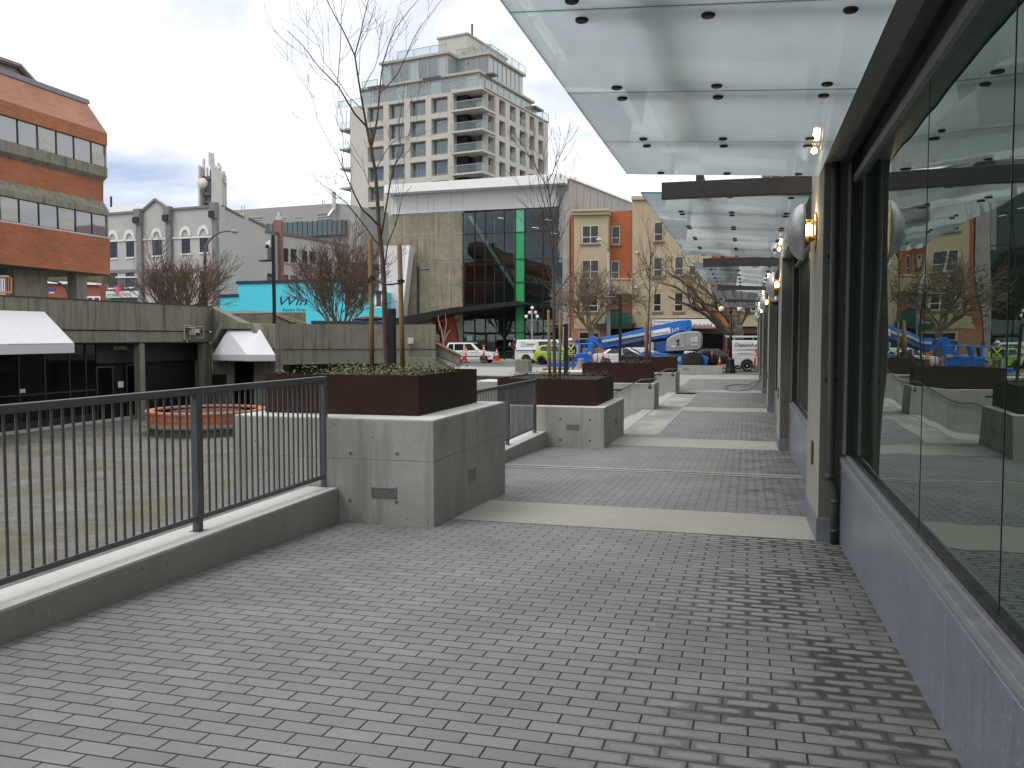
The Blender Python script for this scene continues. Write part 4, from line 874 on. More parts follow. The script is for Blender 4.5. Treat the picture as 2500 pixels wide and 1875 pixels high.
wpoly('chimney_cap', FCH, [(672, 528), (684, 528), (684, 537), (672, 537)], -.3, -.05, M_alu, ch); wpoly('chimney_pot', FCH, [(674, 518), (683, 518), (681, 528), (676, 528)], -.28, -.1, M_alu, ch)
wpoly('roof_unit', Facade(FGL.P(0, 0, -6).xy, UL), [(268, 506), (276, 500), (300, 500), (330, 497), (350, 502), (350, 525), (268, 525)], -4, 0, M_white, HB)
MB().tube([atD(271, 505, 92), atD(271, 480, 92)], .12, 5).build('mast', M_frame, HB)
# sign on its front
FGS = Facade(FGL.P(0, 0, .5).xy, UL); SG = thing('shop_sign', 'pale green hostel sign with pink splash and dark lettering on the grey building', 'sign', tuple(FGS.P(FGS.px(295, 718)[0], 3.5, 0)))
wpoly('board', FGS, [(258, 711), (338, 710), (338, 726), (259, 727)], -.15, 0, plain('mint_board', (.50, .62, .52), .5), SG)
u0, z0 = FGS.px(262, 724); u1 = FGS.px(290, 724)[0]; u2 = FGS.px(292, 724)[0]; u3 = FGS.px(319, 724)[0]
letters('lettering', 'ocean', plain('slate_letters', (.06, .10, .11), .5), SG, FGS.P(u0, z0, .02), FGS.u, (0, 0, 1), .45, u1 - u0)
M_pink = plain('pink_paint', (.62, .06, .16), .5); letters('lettering', 'island', M_pink, SG, FGS.P(u2, z0, .02), FGS.u, (0, 0, 1), .5, u3 - u2)
uc, zc = FGS.px(287, 708); star = []
for k_ in range(20): rr = (.75 if k_ % 2 else .25) * (1 + .3 * math.sin(k_ * 2.3)); star.append((uc + rr * math.cos(k_ * math.pi / 10), zc + rr * math.sin(k_ * math.pi / 10)))
MB().fprism(FGS, star, .0, .05).build('splash_emblem', M_pink, SG)

# ================================================================ blue resale shop
FBL = Facade((0, 73.0), (1, 0)); M_blue = plain('turquoise_paint', (.060, .55, .66), .6, 0, .04, .3); M_navy = plain('navy_paint', (.010, .014, .05), .5)
BS = thing('blue_shop', 'bright turquoise single storey shop with navy trim and painted lettering', 'building', tuple(FBL.P(FBL.px(720, 740)[0], 0, 0)))
wpoly('wall', FBL, [(537, 722), (580, 720), (580, 689), (845, 683), (845, 709), (938, 713), (938, 812), (537, 812)], -5, 0, M_blue, BS)
for a, b_ in (((537, 721), (580, 719)), ((580, 688), (845, 682)), ((845, 708), (938, 712))):
    (ua, za), (ub, zb) = FBL.px(*a), FBL.px(*b_); MB().fprism(FBL, [(ua - .1, za - .22), (ub + .1, zb - .22), (ub + .1, zb + .06), (ua - .1, za + .06)], -.4, .12).build('trim', M_navy, BS)
wpoly('base_trim', FBL, [(760, 783), (938, 784), (938, 812), (760, 812)], 0, .03, M_navy, BS)
wwin(FBL, 919, 716, 931, 748, BS, M_win, M_white, fr=.15)
u0, z0 = FBL.px(684, 746); u1, _ = FBL.px(751, 740); letters('lettering', 'Win', M_navy, BS, FBL.P(u0, z0, .01), FBL.u, (0, 0, 1), .85, u1 - u0, shear=.35)
u0, z0 = FBL.px(691, 760); u1, _ = FBL.px(746, 756); letters('lettering', 'Resale Shop', M_navy, BS, FBL.P(u0, z0, .01), FBL.u, (0, 0, 1), .26, u1 - u0)

# ================================================================ grey modern block behind, mast tower
FM = Facade(atD(700, 560, 125).xy, UL); MO = thing('modern_building', 'plain grey modern block with a glass balcony band behind the heritage building', 'building', tuple(FM.P(0, 0, 0)))
M_gm = plain('cool_grey_panel', (.30, .305, .29), .8, 0, .05, .2); M_louv = plain('grey_louvre', (.14, .145, .16), .6)
wpoly('wall', FM, [(560, 514), (822, 496), (880, 504), (880, 640), (560, 640)], -10, 0, M_gm, MO)
for r_ in ((612, 531, 642, 547), (684, 533, 702, 545), (720, 531, 740, 543), (775, 521, 812, 540)): wwin(FM, *r_, MO, M_louv, plain('pale_grey_trim', (.36, .36, .35), .7), fr=.15, hs=(.33, .66))
bb = wpoly('balcony', FM, [(648, 549), (848, 538), (848, 574), (648, 585)], 0.0, .6, plain('balcony_back', (.10, .125, .13), .4), MO)
for k_ in range(17):
    x = 650 + 12 * k_; y = 549 - .055 * (x - 648)
    if k_ < 16: wpoly('glass_panel', FM, [(x + .6, y), (x + 11.4, y - .6), (x + 11.4, y + 35 - .6), (x + .6, y + 35)], .62, .66, mirror_glass('balcony_glass', (.10, .135, .14), 1.5, .05), bb)
    wpoly('post', FM, [(x - .5, y - 2), (x + .5, y - 2), (x + .5, y + 36), (x - .5, y + 36)], .60, .70, M_frame, bb)
MB().tube([FM.P(*FM.px(821, 470), .5), FM.P(*FM.px(821, 512), .5), FM.P(*FM.px(813, 530), .9)], .3, 6).build('flue', M_alu, MO)
for x in (578, 585, 776, 782): MB().tube([FM.P(*FM.px(x, 512 - (x - 560) * .068), -1), FM.P(*FM.px(x, 500 - (x - 560) * .068), -1)], .08, 4).build('roof_post', M_alu, MO)
MT = thing('mast_tower', 'square rooftop tower holding a round white dish and antennas', 'tower', tuple(atD(512, 520, 108)))
FT = Facade(atD(512, 450, 108).xy, UL)
wpoly('slab', FT, [(516, 401), (541, 425), (543, 510), (516, 510)], -.8, 0, plain('pale_tower_panel', (.42, .41, .38), .8), MT); wpoly('slab', FT, [(484, 403), (489, 409), (489, 505), (484, 505)], -.8, 0, plain('pale_tower_panel', (.42, .41, .38), .8), MT)
wpoly('back_panel', FT, [(489, 432), (516, 432), (516, 505), (489, 505)], -.9, -.75, M_rail, MT)
st = MB()
for y in (430, 434, 470, 474, 492): st.tube([FT.P(*FT.px(489, y), -.5), FT.P(*FT.px(516, y - .5), -.5)], .13, 4)
for x in (495, 502, 509): st.tube([FT.P(*FT.px(x, 505), -.8), FT.P(*FT.px(x, 412), -.8)], .09, 4)
st.build('lattice', M_rail, MT)
u, z = FT.px(501.5, 449); MB().lathe([(.001, .35), (.64, .3), (.66, .0), (.60, -.05), (.001, -.08)], FT.P(u, z, .4), 24, 'y').build('dish', plain('cream_dish', (.62, .58, .48), .6), MT, True)
for x, y0, y1 in ((491, 386, 403), (505, 370, 402), (509, 372, 410), (513, 372, 400), (514, 385, 396), (527, 396, 404), (531, 402, 412), (544, 432, 446), (499, 408, 430), (540, 417, 424)):
    MB().tube([FT.P(*FT.px(x, y1 + 12), -.6), FT.P(*FT.px(x, y0), -.6)], .05, 4).fbox(FT, FT.px(x, y0)[0] - .12, FT.px(x, y0)[0] + .12, FT.px(x, y1)[1], FT.px(x, y0)[1], -.5, -.35).build('antenna', plain('pale_antenna', (.48, .48, .48), .5), MT)
# ================================================================ glass fronted hall across the street
YN = 76.0; FN = Facade((0, YN), (1, 0))
def tint_glass(name, col, ior=1.5, body=(.01, .02, .018)):
    """dark tinted curtain wall: part see-through, part mirror"""
    m, n, l, b, o = newmat(name); n.remove(b)
    tp = n.new('ShaderNodeBsdfTransparent'); tp.inputs[0].default_value = (*col, 1); gl = n.new('ShaderNodeBsdfGlossy'); gl.inputs['Roughness'].default_value = .01; gl.inputs[0].default_value = (.75, .9, .9, 1)
    fr = n.new('ShaderNodeFresnel'); fr.inputs[0].default_value = ior; wv = n.new('ShaderNodeBump'); l.new(noise(n, l, coords(n, l), .4, 1), wv.inputs['Height']); wv.inputs['Distance'].default_value = .008
    l.new(wv.outputs[0], gl.inputs['Normal'])
    mx = n.new('ShaderNodeMixShader'); l.new(fr.outputs[0], mx.inputs[0]); l.new(tp.outputs[0], mx.inputs[1]); l.new(gl.outputs[0], mx.inputs[2]); l.new(mx.outputs[0], o.inputs[0]); MATS[name] = m; return m
M_cw = tint_glass('tinted_curtain_glass', (.62, .74, .72), 1.75)
M_greenp = plain('bright_green_panel', (.010, .30, .085), .35, 0, .06, .4, coat=.2)
M_wpanel = plain('white_metal_panel', (.60, .60, .61), .5, 0, .03, .3)
M_stain = concrete('stained_panel', (.275, .25, .185), .75, 0, (.115, .092, .052), .42)
M_ribbed = concrete('pale_rib_concrete', (.36, .345, .32), .6, 0, (.17, .16, .145), .15)
GH = thing('glass_hall', 'tall hall with dark glass front, green strip, stained concrete panels and white roof edge', 'building', (FN.px(1200, 800)[0], YN, -.4))
wpoly('concrete_backing', FN, [(945, 470), (1130, 460), (1130, 880), (945, 880)], -1.0, -.35, plain('joint_pale', (.46, .45, .40), .9), GH)
xs = [945, 977, 1018, 1045, 1058, 1100, 1129]
ysL = [524, 580, 640, 700, 757, 790]; 
for j in range(5):
    for i in range(6):
        f = lambda x, y: y - .040 * (x - 955) * (1 - (y - 520) / 420)
        x0, x1, y0, y1 = xs[i], xs[i + 1], ysL[j], ysL[j + 1]
        wpoly('wall_panel', FN, [(x0 + .8, f(x0, y0) + .9), (x1 - .8, f(x1, y0) + .9), (x1 - .8, f(x1, y1) - .9), (x0 + .8, f(x0, y1) - .9)], -.35, -.30 + .01 * ((i + j) % 2), M_stain, GH)
wpoly('fascia', FN, [(953, 478), (1374, 452), (1374, 503), (1128, 514), (953, 523)], -.6, -.2, M_wpanel, GH)
for x in (1017, 1044, 1057, 1099, 1128): wpoly('fascia_joint', FN, [(x - .3, 478 - .062 * (x - 953)), (x + .3, 478 - .062 * (x - 953)), (x + .3, 519), (x - .3, 519)], -.2, -.19, plain('grey_joint', (.25, .25, .25), .8), GH)
wpoly('roof_edge', FN, [(950, 457), (1374, 429), (1387, 434), (1387, 452), (950, 477)], -3, 1.2, M_white, GH)
wpoly('pier', FN, [(1374, 452), (1391, 452), (1391, 880), (1374, 880)], -1.2, .12, M_ribbed, GH)
wpoly('pier', FN, [(1121, 740), (1131, 740), (1131, 880), (1121, 880)], -1.0, .1, M_stain, GH)
FNR = Facade((FN.px(1390, 500)[0] + .02, YN), (0, 1))
for k_ in range(9):
    x0, x1 = 1390 + 17.2 * k_, 1390 + 17.2 * (k_ + 1); t0 = 436 + .395 * (x0 - 1390); t1 = 436 + .395 * (x1 - 1390)
    wpoly('side_panel', FNR, [(x0 + .4, t0), (x1 - .4, t1), (x1 - .4, 575), (x0 + .4, 575)], -.5, 0.0, M_ribbed, GH)
wpoly('side_backing', FNR, [(1390, 440), (1545, 500), (1545, 640), (1390, 640)], -1.0, -.1, plain('grey_joint', (.25, .25, .25), .8), GH)
MB().tube([FNR.P(*FNR.px(1388, 433), .1), FNR.P(*FNR.px(1545, 495), .1)], .16, 4).build('roof_trim', M_white, GH)
# curtain wall
cxs = [1130.5, 1159, 1185, 1231, 1258, 1281, 1326, 1374]
rowL = [519, 572.5, 634, 690, 743, 812, 848, 872]; rowR = [504, 562, 631, 689, 743, 812, 848, 872]
for i in range(7):
    for j in range(7):
        t0, t1 = (cxs[i] - 1130) / 244, (cxs[i + 1] - 1130) / 244
        ya, yb = rowL[j] + (rowR[j] - rowL[j]) * t0, rowL[j] + (rowR[j] - rowL[j]) * t1; yc, yd = rowL[j + 1] + (rowR[j + 1] - rowL[j + 1]) * t0, rowL[j + 1] + (rowR[j + 1] - rowL[j + 1]) * t1
        MB().add([FN.P(*FN.px(*q_), -.04) for q_ in [(cxs[i] + .9, yc - .8), (cxs[i + 1] - .9, yd - .8), (cxs[i + 1] - .9, yb + .8), (cxs[i] + .9, ya + .8)]], [(0, 1, 2, 3)]).build('window' if i != 4 else 'green_panel', M_cw if i != 4 else (M_greenp if j else plain('pale_green_panel', (.10, .42, .24), .3)), GH)
for x in cxs: wpoly('mullion', FN, [(x - 1.0, 519 - (x - 1130) * .0615), (x + 1.0, 519 - (x - 1130) * .0615), (x + 1.0, 874), (x - 1.0, 874)], -.08, .06, M_black, GH)
for j in range(8): wpoly('transom', FN, [(1130, rowL[j] - .8), (1374, rowR[j] - .8), (1374, rowR[j] + .8), (1130, rowL[j] + .8)], -.07, .045, M_black, GH)
wpoly('brace', FN, [(1134, 524), (1143, 523), (1262, 712), (1262, 724)], -1.2, -.8, plain('pale_teal_steel', (.38, .52, .48), .5), GH)
wpoly('brace', FN, [(1290, 745), (1299, 745), (1345, 830), (1345, 845)], -1.2, -.8, plain('pale_teal_steel', (.38, .52, .48), .5), GH)
for x in (1197, 1246, 1317): MB().tube([FN.P(*FN.px(x, 530), -1.4), FN.P(*FN.px(x, 745), -1.4)], .05, 5).build('inner_post', M_alu, GH)
for x, y in ((1208, 524), (1325, 528), (1293, 548), (1338, 562)): wpoly('ceiling_light', FN, [(x - 8, y - 1), (x + 8, y + 1), (x + 8, y + 2), (x - 8, y)], -2.2, -2.1, MATS.get('pale_tube') or glow('pale_tube', (1, 1, .95), 1.2), GH)
a, b_ = FN.px(1130, 700)[0], FN.px(1374, 700)[0]
MB().fbox(FN, a, b_, -.5, 15, -4.2, -4.0).fbox(FN, a - .2, a, -.5, 15, -4.2, -.4).fbox(FN, b_, b_ + .2, -.5, 15, -4.2, -1.25).fbox(FN, a, b_, 14.0, 14.2, -4.0, -.65).build('inner_wall', plain('dim_interior', (.045, .055, .052), .9), GH)
for y in (640, 745): wpoly('inner_floor', FN, [(1131, y + 2), (1373, y + 2), (1373, y + 6), (1131, y + 6)], -4, -.7, plain('dim_slab', (.10, .11, .10), .9), GH)
for x0, x1 in ((1187, 1206), (1209, 1229)):
    d = wpoly('door', FN, [(x0, 811), (x1, 811), (x1, 813), (x0, 813)], -.02, .08, M_black, GH); wpoly('door_stile', FN, [(x0, 813), (x0 + 1.4, 813), (x0 + 1.4, 873), (x0, 873)], -.02, .07, M_black, d)
wpoly('dark_base', FN, [(1130, 866), (1374, 866), (1374, 882), (1130, 882)], -.4, .05, M_black, GH)
wpoly('poster', FN, [(1140, 820), (1153, 820), (1153, 832), (1140, 832)], -.02, .01, plain('mint_poster', (.30, .50, .42), .6), GH); wpoly('poster', FN, [(1242, 836), (1247, 836), (1247, 845), (1242, 845)], -.02, .01, plain('mint_poster', (.30, .50, .42), .6), GH)
# sloping black entrance canopy, red wall below, leaning white fin
cnp = wpoly('entrance_canopy', FN, [(985, 781), (1130, 754), (1285, 738), (1304, 746), (1130, 767), (985, 803)], .05, 3.2, M_black, GH)
wpoly('red_wall', FN, [(1057, 775), (1105, 768), (1122, 850), (1122, 880), (1057, 880)], -.4, .02, plain('terracotta_render', (.26, .068, .040), .85, 0, .15, 1), GH)
wwin(FN, 1064, 790, 1080, 834, GH, M_cw, M_black, n=.03)
wpoly('white_fin', FN, [(940, 604), (1015, 603), (996, 778), (940, 782)], .3, 1.4, M_wpanel, GH); wpoly('fin_edge', FN, [(1008, 603), (1015, 603), (996, 778), (992, 778)], 1.41, 1.5, M_white, GH)

# ================================================================ orange and beige apartments
FO = Facade((0, 75.2), (1, 0)); M_or = plain('orange_stucco', (.36, .105, .042), .85, 0, .08, .3); M_be = plain('beige_stucco', (.40, .325, .215), .85, 0, .06, .3)
M_bt = plain('beige_trim', (.44, .37, .25), .8, 0, .05, .5); M_bsill = plain('brown_sill', (.20, .15, .10), .8); M_cf = plain('cream_frame', (.50, .46, .37), .6)
OB = thing('apartment_building', 'orange and beige stucco apartments over shops on the far side of the street', 'building', (FO.px(1550, 800)[0], 75.2, -.4))
wpoly('orange_wall', FO, [(1393, 523), (1546, 513), (1546, 880), (1393, 880)], -8, -.02, M_or, OB)
wpoly('beige_bay', FO, [(1407, 528), (1489, 526), (1489, 803), (1407, 803)], -.1, 1.0, M_be, OB); wpoly('bay_cornice', FO, [(1404, 521), (1492, 518), (1492, 528), (1404, 530)], -.1, 1.3, M_bt, OB); wpoly('bay_cornice', FO, [(1403, 517), (1494, 514), (1494, 520), (1403, 522)], -.1, 1.5, M_bt, OB)
wpoly('beige_wall', FO, [(1545, 486), (1738, 486), (1738, 800), (1549, 800), (1545, 790)], -8, .35, M_be, OB)
wpoly('roof_cornice', FO, [(1543, 481), (1745, 478), (1745, 487), (1543, 490)], -8.2, .6, M_bt, OB)
wpoly('orange_wall', FO, [(1738, 600), (1800, 600), (1800, 806), (1738, 806)], -8, .0, M_or, OB); wpoly('beige_wall', FO, [(1800, 560), (2050, 560), (2050, 797), (1800, 797)], -8, .3, M_be, OB)
wpoly('orange_wall', FO, [(1850, 480), (2050, 480), (2050, 560), (1850, 560)], -8, .1, M_or, OB)
wpoly('balcony_band', FO, [(1489, 682), (1546, 682), (1546, 718), (1489, 718)], -.1, .7, M_be, OB); wpoly('string_course', FO, [(1489, 680), (1546, 680), (1546, 684), (1489, 684)], -.1, .8, M_bt, OB)
for (x0, y0, x1, y1, n_, vs, hs) in ((1428, 556, 1465, 596, 1.0, (.5,), (.35,)), (1495, 554, 1512, 595, 0, (), (.35,)), (1428, 639, 1465, 680, 1.0, (.5,), (.35,)), (1494, 639, 1510, 679, 0, (), (.35,)), (1427, 724, 1463, 760, 1.0, (.5,), (.35,)), (1492, 732, 1511, 750, 0, (), ()),
    (1600, 545, 1618, 588, .35, (), (.35,)), (1598.5, 631, 1616.5, 674, .35, (), (.35,)), (1649.5, 629, 1668, 671, .35, (), (.35,)), (1598, 718, 1614, 759, .35, (), (.35,)), (1649, 716, 1667, 759, .35, (), (.35,)), (1684, 650, 1699, 672, .35, (), ()),
    (1742, 715, 1766, 752, .05, (.5,), ()), (1806, 735, 1826, 758, .32, (.5,), ()), (1835, 735, 1856, 758, .32, (.5,), ()), (1806, 640, 1826, 690, .32, (.5,), (.4,))):
    wwin(FO, x0, y0, x1, y1, OB, M_win, M_cf, n=n_ + .01, fr=.07, vs=vs, hs=hs, sill=M_bsill)
for x, y in ((1557, 617), (1555, 702), (1712, 697)): wbox('vent_hood', FO, x - 2.5, y - 2.5, x + 2.5, y + 2.5, .35, .6, M_white, OB)
wpoly('green_roof', FO, [(1487, 764), (1541, 764), (1546, 791), (1483, 791)], .3, 1.5, plain('green_metal_roof', (.025, .14, .095), .4, .2), OB)
for k_ in range(7): MB().tube([FO.P(*FO.px(1490 + 8 * k_, 764), 1.55), FO.P(*FO.px(1487 + 9 * k_, 791), 1.55)], .04, 4).build('roof_rib', plain('green_metal_roof', (.025, .14, .095), .4, .2), OB)
wpoly('entrance_cornice', FO, [(1455, 791), (1555, 790), (1546, 803), (1462, 803)], .2, 2.0, plain('dark_green_trim', (.018, .045, .035), .6), OB)
wpoly('base_wall', FO, [(1400, 803), (1490, 803), (1490, 880), (1400, 880)], -.1, .95, plain('tan_base', (.33, .17, .085), .85), OB); wpoly('base_wall', FO, [(1546, 800), (1860, 797), (1860, 880), (1546, 880)], -.5, .1, plain('brown_base', (.085, .034, .022), .8, 0, .2, 1), OB)
wwin(FO, 1420, 812, 1466, 850, OB, M_win, M_cf, n=.96, fr=.06, vs=(.5,), hs=(.6,)); wpoly('dark_entry', FO, [(1490, 803), (1546, 803), (1546, 880), (1490, 880)], -1, .02, M_dark, OB)
for x in (1640, 1660, 1770, 1800): wpoly('pillar', FO, [(x, 805), (x + 6, 805), (x + 6, 880), (x, 880)], .1, .25, plain('brown_pillar', (.15, .06, .035), .8), OB)
for (x0, x1) in ((1648, 1658), (1680, 1764), (1780, 1798), (1815, 1855)): wwin(FO, x0, 815, x1, 868, OB, M_dkglass, M_frame, n=.11, fr=.06)
wpoly('string_course', FO, [(1592, 771), (1740, 769), (1740, 776), (1592, 778)], .3, .6, M_bt, OB)
SB = thing('shop_sign', 'long white shop sign with navy lettering and painted figures on the beige building', 'sign', tuple(FO.P(FO.px(1670, 790)[0], 2.5, .7)))
FSB = Facade((0, 75.2 - .75), (1, 0)); wpoly('board', FSB, [(1593, 780), (1745, 779), (1745, 798), (1593, 798)], -.3, 0, M_white, SB); wpoly('ledge', FSB, [(1590, 798), (1748, 798), (1748, 802), (1590, 802)], -.4, .1, M_gpil, SB)
u0, z0 = FSB.px(1596, 788); u1, _ = FSB.px(1688, 786); letters('lettering', 'Downtown Community', M_navy, SB, FSB.P(u0, z0, .01), FSB.u, (0, 0, 1), .20, u1 - u0)
fc = [M_navy, plain('mustard', (.58, .30, .05), .5), plain('brick_red_paint', (.38, .035, .03), .5)]
for c_ in range(3):
    mb = MB()
    for k_ in range(c_, 48, 3):
        x = 1595 + 3.0 * k_; h = 5.5 + 2.2 * math.sin(k_ * 1.9)
        (ua, za), (ub, zb) = FSB.px(x, 797.4), FSB.px(x + 2.4, 797.4 - h); mb.fprism(FSB, [(ua, za), (ub, za), (ub, zb - .05), ((ua + ub) / 2, zb + .04), (ua, zb - .05)], .0, .012)
    mb.build('painted_figure', fc[c_], SB)

# ================================================================ apartment tower
T0 = atD(1182, 400, 119).xy; FTL = Facade(T0, UL); FTR = Facade(T0, UR)
M_tc = plain('cream_precast', (.47, .445, .40), .8, 0, .05, .15); M_td = plain('cream_trim', (.38, .365, .33), .8, 0, .05, .2)
M_tg = mirror_glass('tower_glass', (.055, .085, .105), 2.1, .02); M_tgl = mirror_glass('pale_tower_glass', (.24, .30, .31), 1.8, .03); M_bal = clear_glass('balustrade_glass', (.92, .95, .95), .14)
TW = thing('apartment_tower', 'twelve storey cream apartment tower with glass penthouses and corner balconies', 'building', (T0.x, T0.y, 0))
uw = FTL.px(857, 450)[0]; ud = FTR.px(1338, 330)[0]; zt = FTL.px(1103, 225)[1]
uc = FTL.px(1107, 260)[0]   # left edge of the corner bay
rows = [FTL.px(1072, y)[1] for y in (237, 289, 339.5, 390)]; flr = (rows[0] - rows[3]) / 3; nf = 12
colL = [tuple(FTL.px(x, 300)[0] for x in c_) for c_ in ((897, 936), (949, 987), (1001, 1039), (1053, 1093))]
win_h = flr * .745
# frame: piers and spandrels stand in front of the recessed windows
edges = [uw] + [q for c_ in colL for q in c_] + [uc]
for a, b_ in zip(edges[0::2], edges[1::2]): MB().fbox(FTL, a, b_, -1, zt, -.9, 0).build('pier', M_tc, TW)
for a, b_ in colL:
    zprev = zt
    for k_ in range(nf):
        z1 = rows[0] - flr * k_; MB().fbox(FTL, a, b_, z1, zprev, -.9, -.03).build('spandrel', M_tc, TW); zprev = z1 - win_h
        if z1 > 2: window(FTL, a + .05, b_ - .05, z1 - win_h + .05, z1 - .05, TW, M_tg, M_td, n=-.75, fr=.07, vs=(.2, .8) if a < colL[2][0] or a > colL[2][1] else (.3, .5, .7), hs=(.12,))
# juliet rails on the third column
a, b_ = colL[2]
for k_ in range(nf - 2): MB().fbox(FTL, a, b_, rows[0] - flr * k_ - win_h + .1, rows[0] - flr * k_ - win_h + 1.1, -.62, -.58).build('juliet_rail', M_bal, TW)
# corner bay with balconies
MB().fbox(FTL, uc, 0, -1, zt - .3, -3.4, -3.2).build('bay_wall', M_td, TW)
for k_ in range(nf):
    z1 = rows[0] - flr * k_ + .35; zf = z1 - flr
    if zf < 3: continue
    window(FTL, uc + .5, -1.0, zf + .3, z1 - .25, TW, M_tg, M_td, n=-2.2, fr=.06, vs=(.25, .6))
    bl = MB().fbox(FTL, uc + .05, .25, zf - .05, zf + .2, -3.2, 1.0).build('balcony', M_tc, TW)
    g_ = MB().fbox(FTL, uc + .1, .2, zf + .25, zf + 1.25, .9, .94).fbox(FTL, .18, .22, zf + .25, zf + 1.25, -1.6, .9).build('balustrade', M_bal, bl)
    MB().fbox(FTL, uc + .05, .24, zf + 1.25, zf + 1.32, .88, .96).fbox(FTL, .16, .24, zf + 1.25, zf + 1.32, -1.6, .9).fbox(FTL, uc + .05, uc + .1, zf + .2, zf + 1.3, .88, .96).fbox(FTL, .16, .22, zf + .2, zf + 1.3, .88, .96).build('rail', M_td, bl)
MB().fbox(FTL, uc, .0, zt - .35, zt + .1, -3.4, .6).build('slab_edge', M_tc, TW)
u1_ = FTR.px(1182, 300)[0]; r0 = FTR.px(1187, 300)[0]
# right face
colR = [tuple(FTR.px(x, 300)[0] for x in c_) for c_ in ((1192, 1207.5), (1219, 1234), (1245, 1259.5), (1269, 1283.5), (1293, 1305), (1315, 1327))]
edR = [1.2] + [q for c_ in colR for q in c_] + [ud]
for a, b_ in zip(edR[0::2], edR[1::2]): MB().fbox(FTR, a, b_, -1, zt, -.9, 0).build('pier', M_tc, TW)
for i, (a, b_) in enumerate(colR):
    zprev = zt
    for k_ in range(nf):
        z1 = rows[0] - flr * k_; MB().fbox(FTR, a, b_, z1, zprev, -.9, -.03).build('spandrel', M_tc, TW); zprev = z1 - win_h
        if z1 > 12: window(FTR, a + .05, b_ - .05, z1 - win_h + .05, z1 - .05, TW, M_tg, M_td, n=-.75, fr=.07, vs=(.6,), hs=(.15,))
        if i in (2, 3) and z1 > 12: MB().fbox(FTR, a, b_, z1 - win_h, z1 - win_h + 1.1, .04, .08).build('juliet_rail', M_bal, TW)
def tbox(a0, a1, b0, b1, z0, z1):   # a along the left face, b into the block
    return MB().hexa([FTL.P(a, z, -b) for z in (z0, z1) for a, b in ((a0, b0), (a1, b0), (a1, b1), (a0, b1))])
tbox(uw + .4, -3.2, .9, ud - 1, -1, zt - .4).build('core', M_dark, TW); tbox(-3.2, -.9, 3.4, ud - 1, -1, zt - .4).build('core', M_dark, TW)
tbox(uw - .1, .2, .2, ud + .1, zt - .05, zt + .12).build('roof_slab', M_tc, TW)
# left side balconies
for k_ in range(nf):
    zf = rows[0] - flr * (k_ + 1) + .35
    if zf < 3: continue
    bl = tbox(uw - 2.6, uw, .6, 6, zf - .1, zf + .15).build('balcony', M_td, TW); tbox(uw - 2.55, uw, .62, .66, zf + .15, zf + 1.2).build('balustrade', M_bal, bl)
    tbox(uw - 1.0, uw, 1.2, 6, zf + .15, zf + flr - .15).build('bay_glass', M_tgl, TW)
# penthouse storeys
def glass_storey(name, a0, a1, b0, b1, z0, z1, na, nb):
    st_ = tbox(a0, a1, b0, b1, z0, z1).build(name, M_td, TW)
    for i in range(na):
        x0 = a0 + (a1 - a0) * i / na; x1 = a0 + (a1 - a0) * (i + 1) / na
        tbox(x0 + .12, x1 - .12, b0 - .05, b0 - .02, z0 + .25, z1 - .35).build('window', M_tg if (i * 7) % 3 else M_tgl, st_)
        tbox(x0 - .07, x0 + .07, b0 - .12, b0 - .0, z0, z1).build('mullion', M_td, st_)
    for i in range(nb):
        y0 = b0 + (b1 - b0) * i / nb; y1 = b0 + (b1 - b0) * (i + 1) / nb
        tbox(a1 + .02, a1 + .05, y0 + .12, y1 - .12, z0 + .25, z1 - .35).build('window', M_tgl, st_)
        tbox(a1, a1 + .12, y0 - .07, y0 + .07, z0, z1).build('mullion', M_td, st_)
    tbox(a0 - .4, a1 + .4, b0 - .4, b1 + .4, z1, z1 + .35).build('roof_slab', M_td, st_)
    return st_
FTs = Facade(FTL.P(0, 0, -2).xy, UL)
z1a = FTs.px(1100, 188)[1]; a0 = FTs.px(886, 215)[0]; a1 = FTs.px(1143, 200)[0]
glass_storey('penthouse', a0, -2.0, 2.0, ud - 2, zt + .1, z1a, 10, 9)
FTs2 = Facade(FTL.P(0, 0, -3.5).xy, UL); z1b = FTs2.px(1080, 134)[1]; a0b = FTs2.px(934, 160)[0]; a1b = FTs2.px(1092, 150)[0]
glass_storey('penthouse', a0b, a1b, 3.5, 9, z1a + .36, z1b, 7, 3); glass_storey('penthouse', a1b + .05, -2.6, 6.2, ud - 4, z1a + .36, z1b - .1, 3, 8)
FTs3 = Facade(FTL.P(0, 0, -7).xy, UL); z3 = FTs3.px(1140, 84)[1]; c0, c1 = FTs3.px(1070, 95)[0], FTs3.px(1141, 95)[0]
tbox(c0, c1, 7, 20, z1b, z3).build('plant_room', M_tc, TW); tbox(FTs3.px(1046, 108)[0], c0, 7.5, 14, z1b, z3 - 2.0).build('plant_room', M_tc, TW); tbox(c0 - .2, c1 + .2, 6.8, 20.2, z3, z3 + .25).build('roof_slab', M_td, TW)
p = FTs3.P(FTs3.px(1143, 80)[0] - 1, 0, -3); MB().tube([(p.x, p.y, z3), (p.x, p.y, z3 + 2.6)], .16, 5).build('mast', M_frame, TW)
def rail_run(a0, a1, b0, b1, z):
    r_ = tbox(a0, a1, b0, b1, z + .1, z + 1.1).build('balustrade', M_bal, TW)
    tbox(a0, a1, b0 - .02, b1 + .02, z + 1.1, z + 1.17).build('rail', M_td, r_); n_ = int(max(abs(a1 - a0), abs(b1 - b0)) / 2.2)
    mb = MB()
    for i in range(n_ + 1):
        t_ = i / max(1, n_); x, y = a0 + (a1 - a0) * t_, b0 + (b1 - b0) * t_
        q_ = tbox(x - .04, x + .04, y - .04, y + .04, z, z + 1.15); mb.add(q_.v, q_.f)
    mb.build('rail_post', M_td, r_)
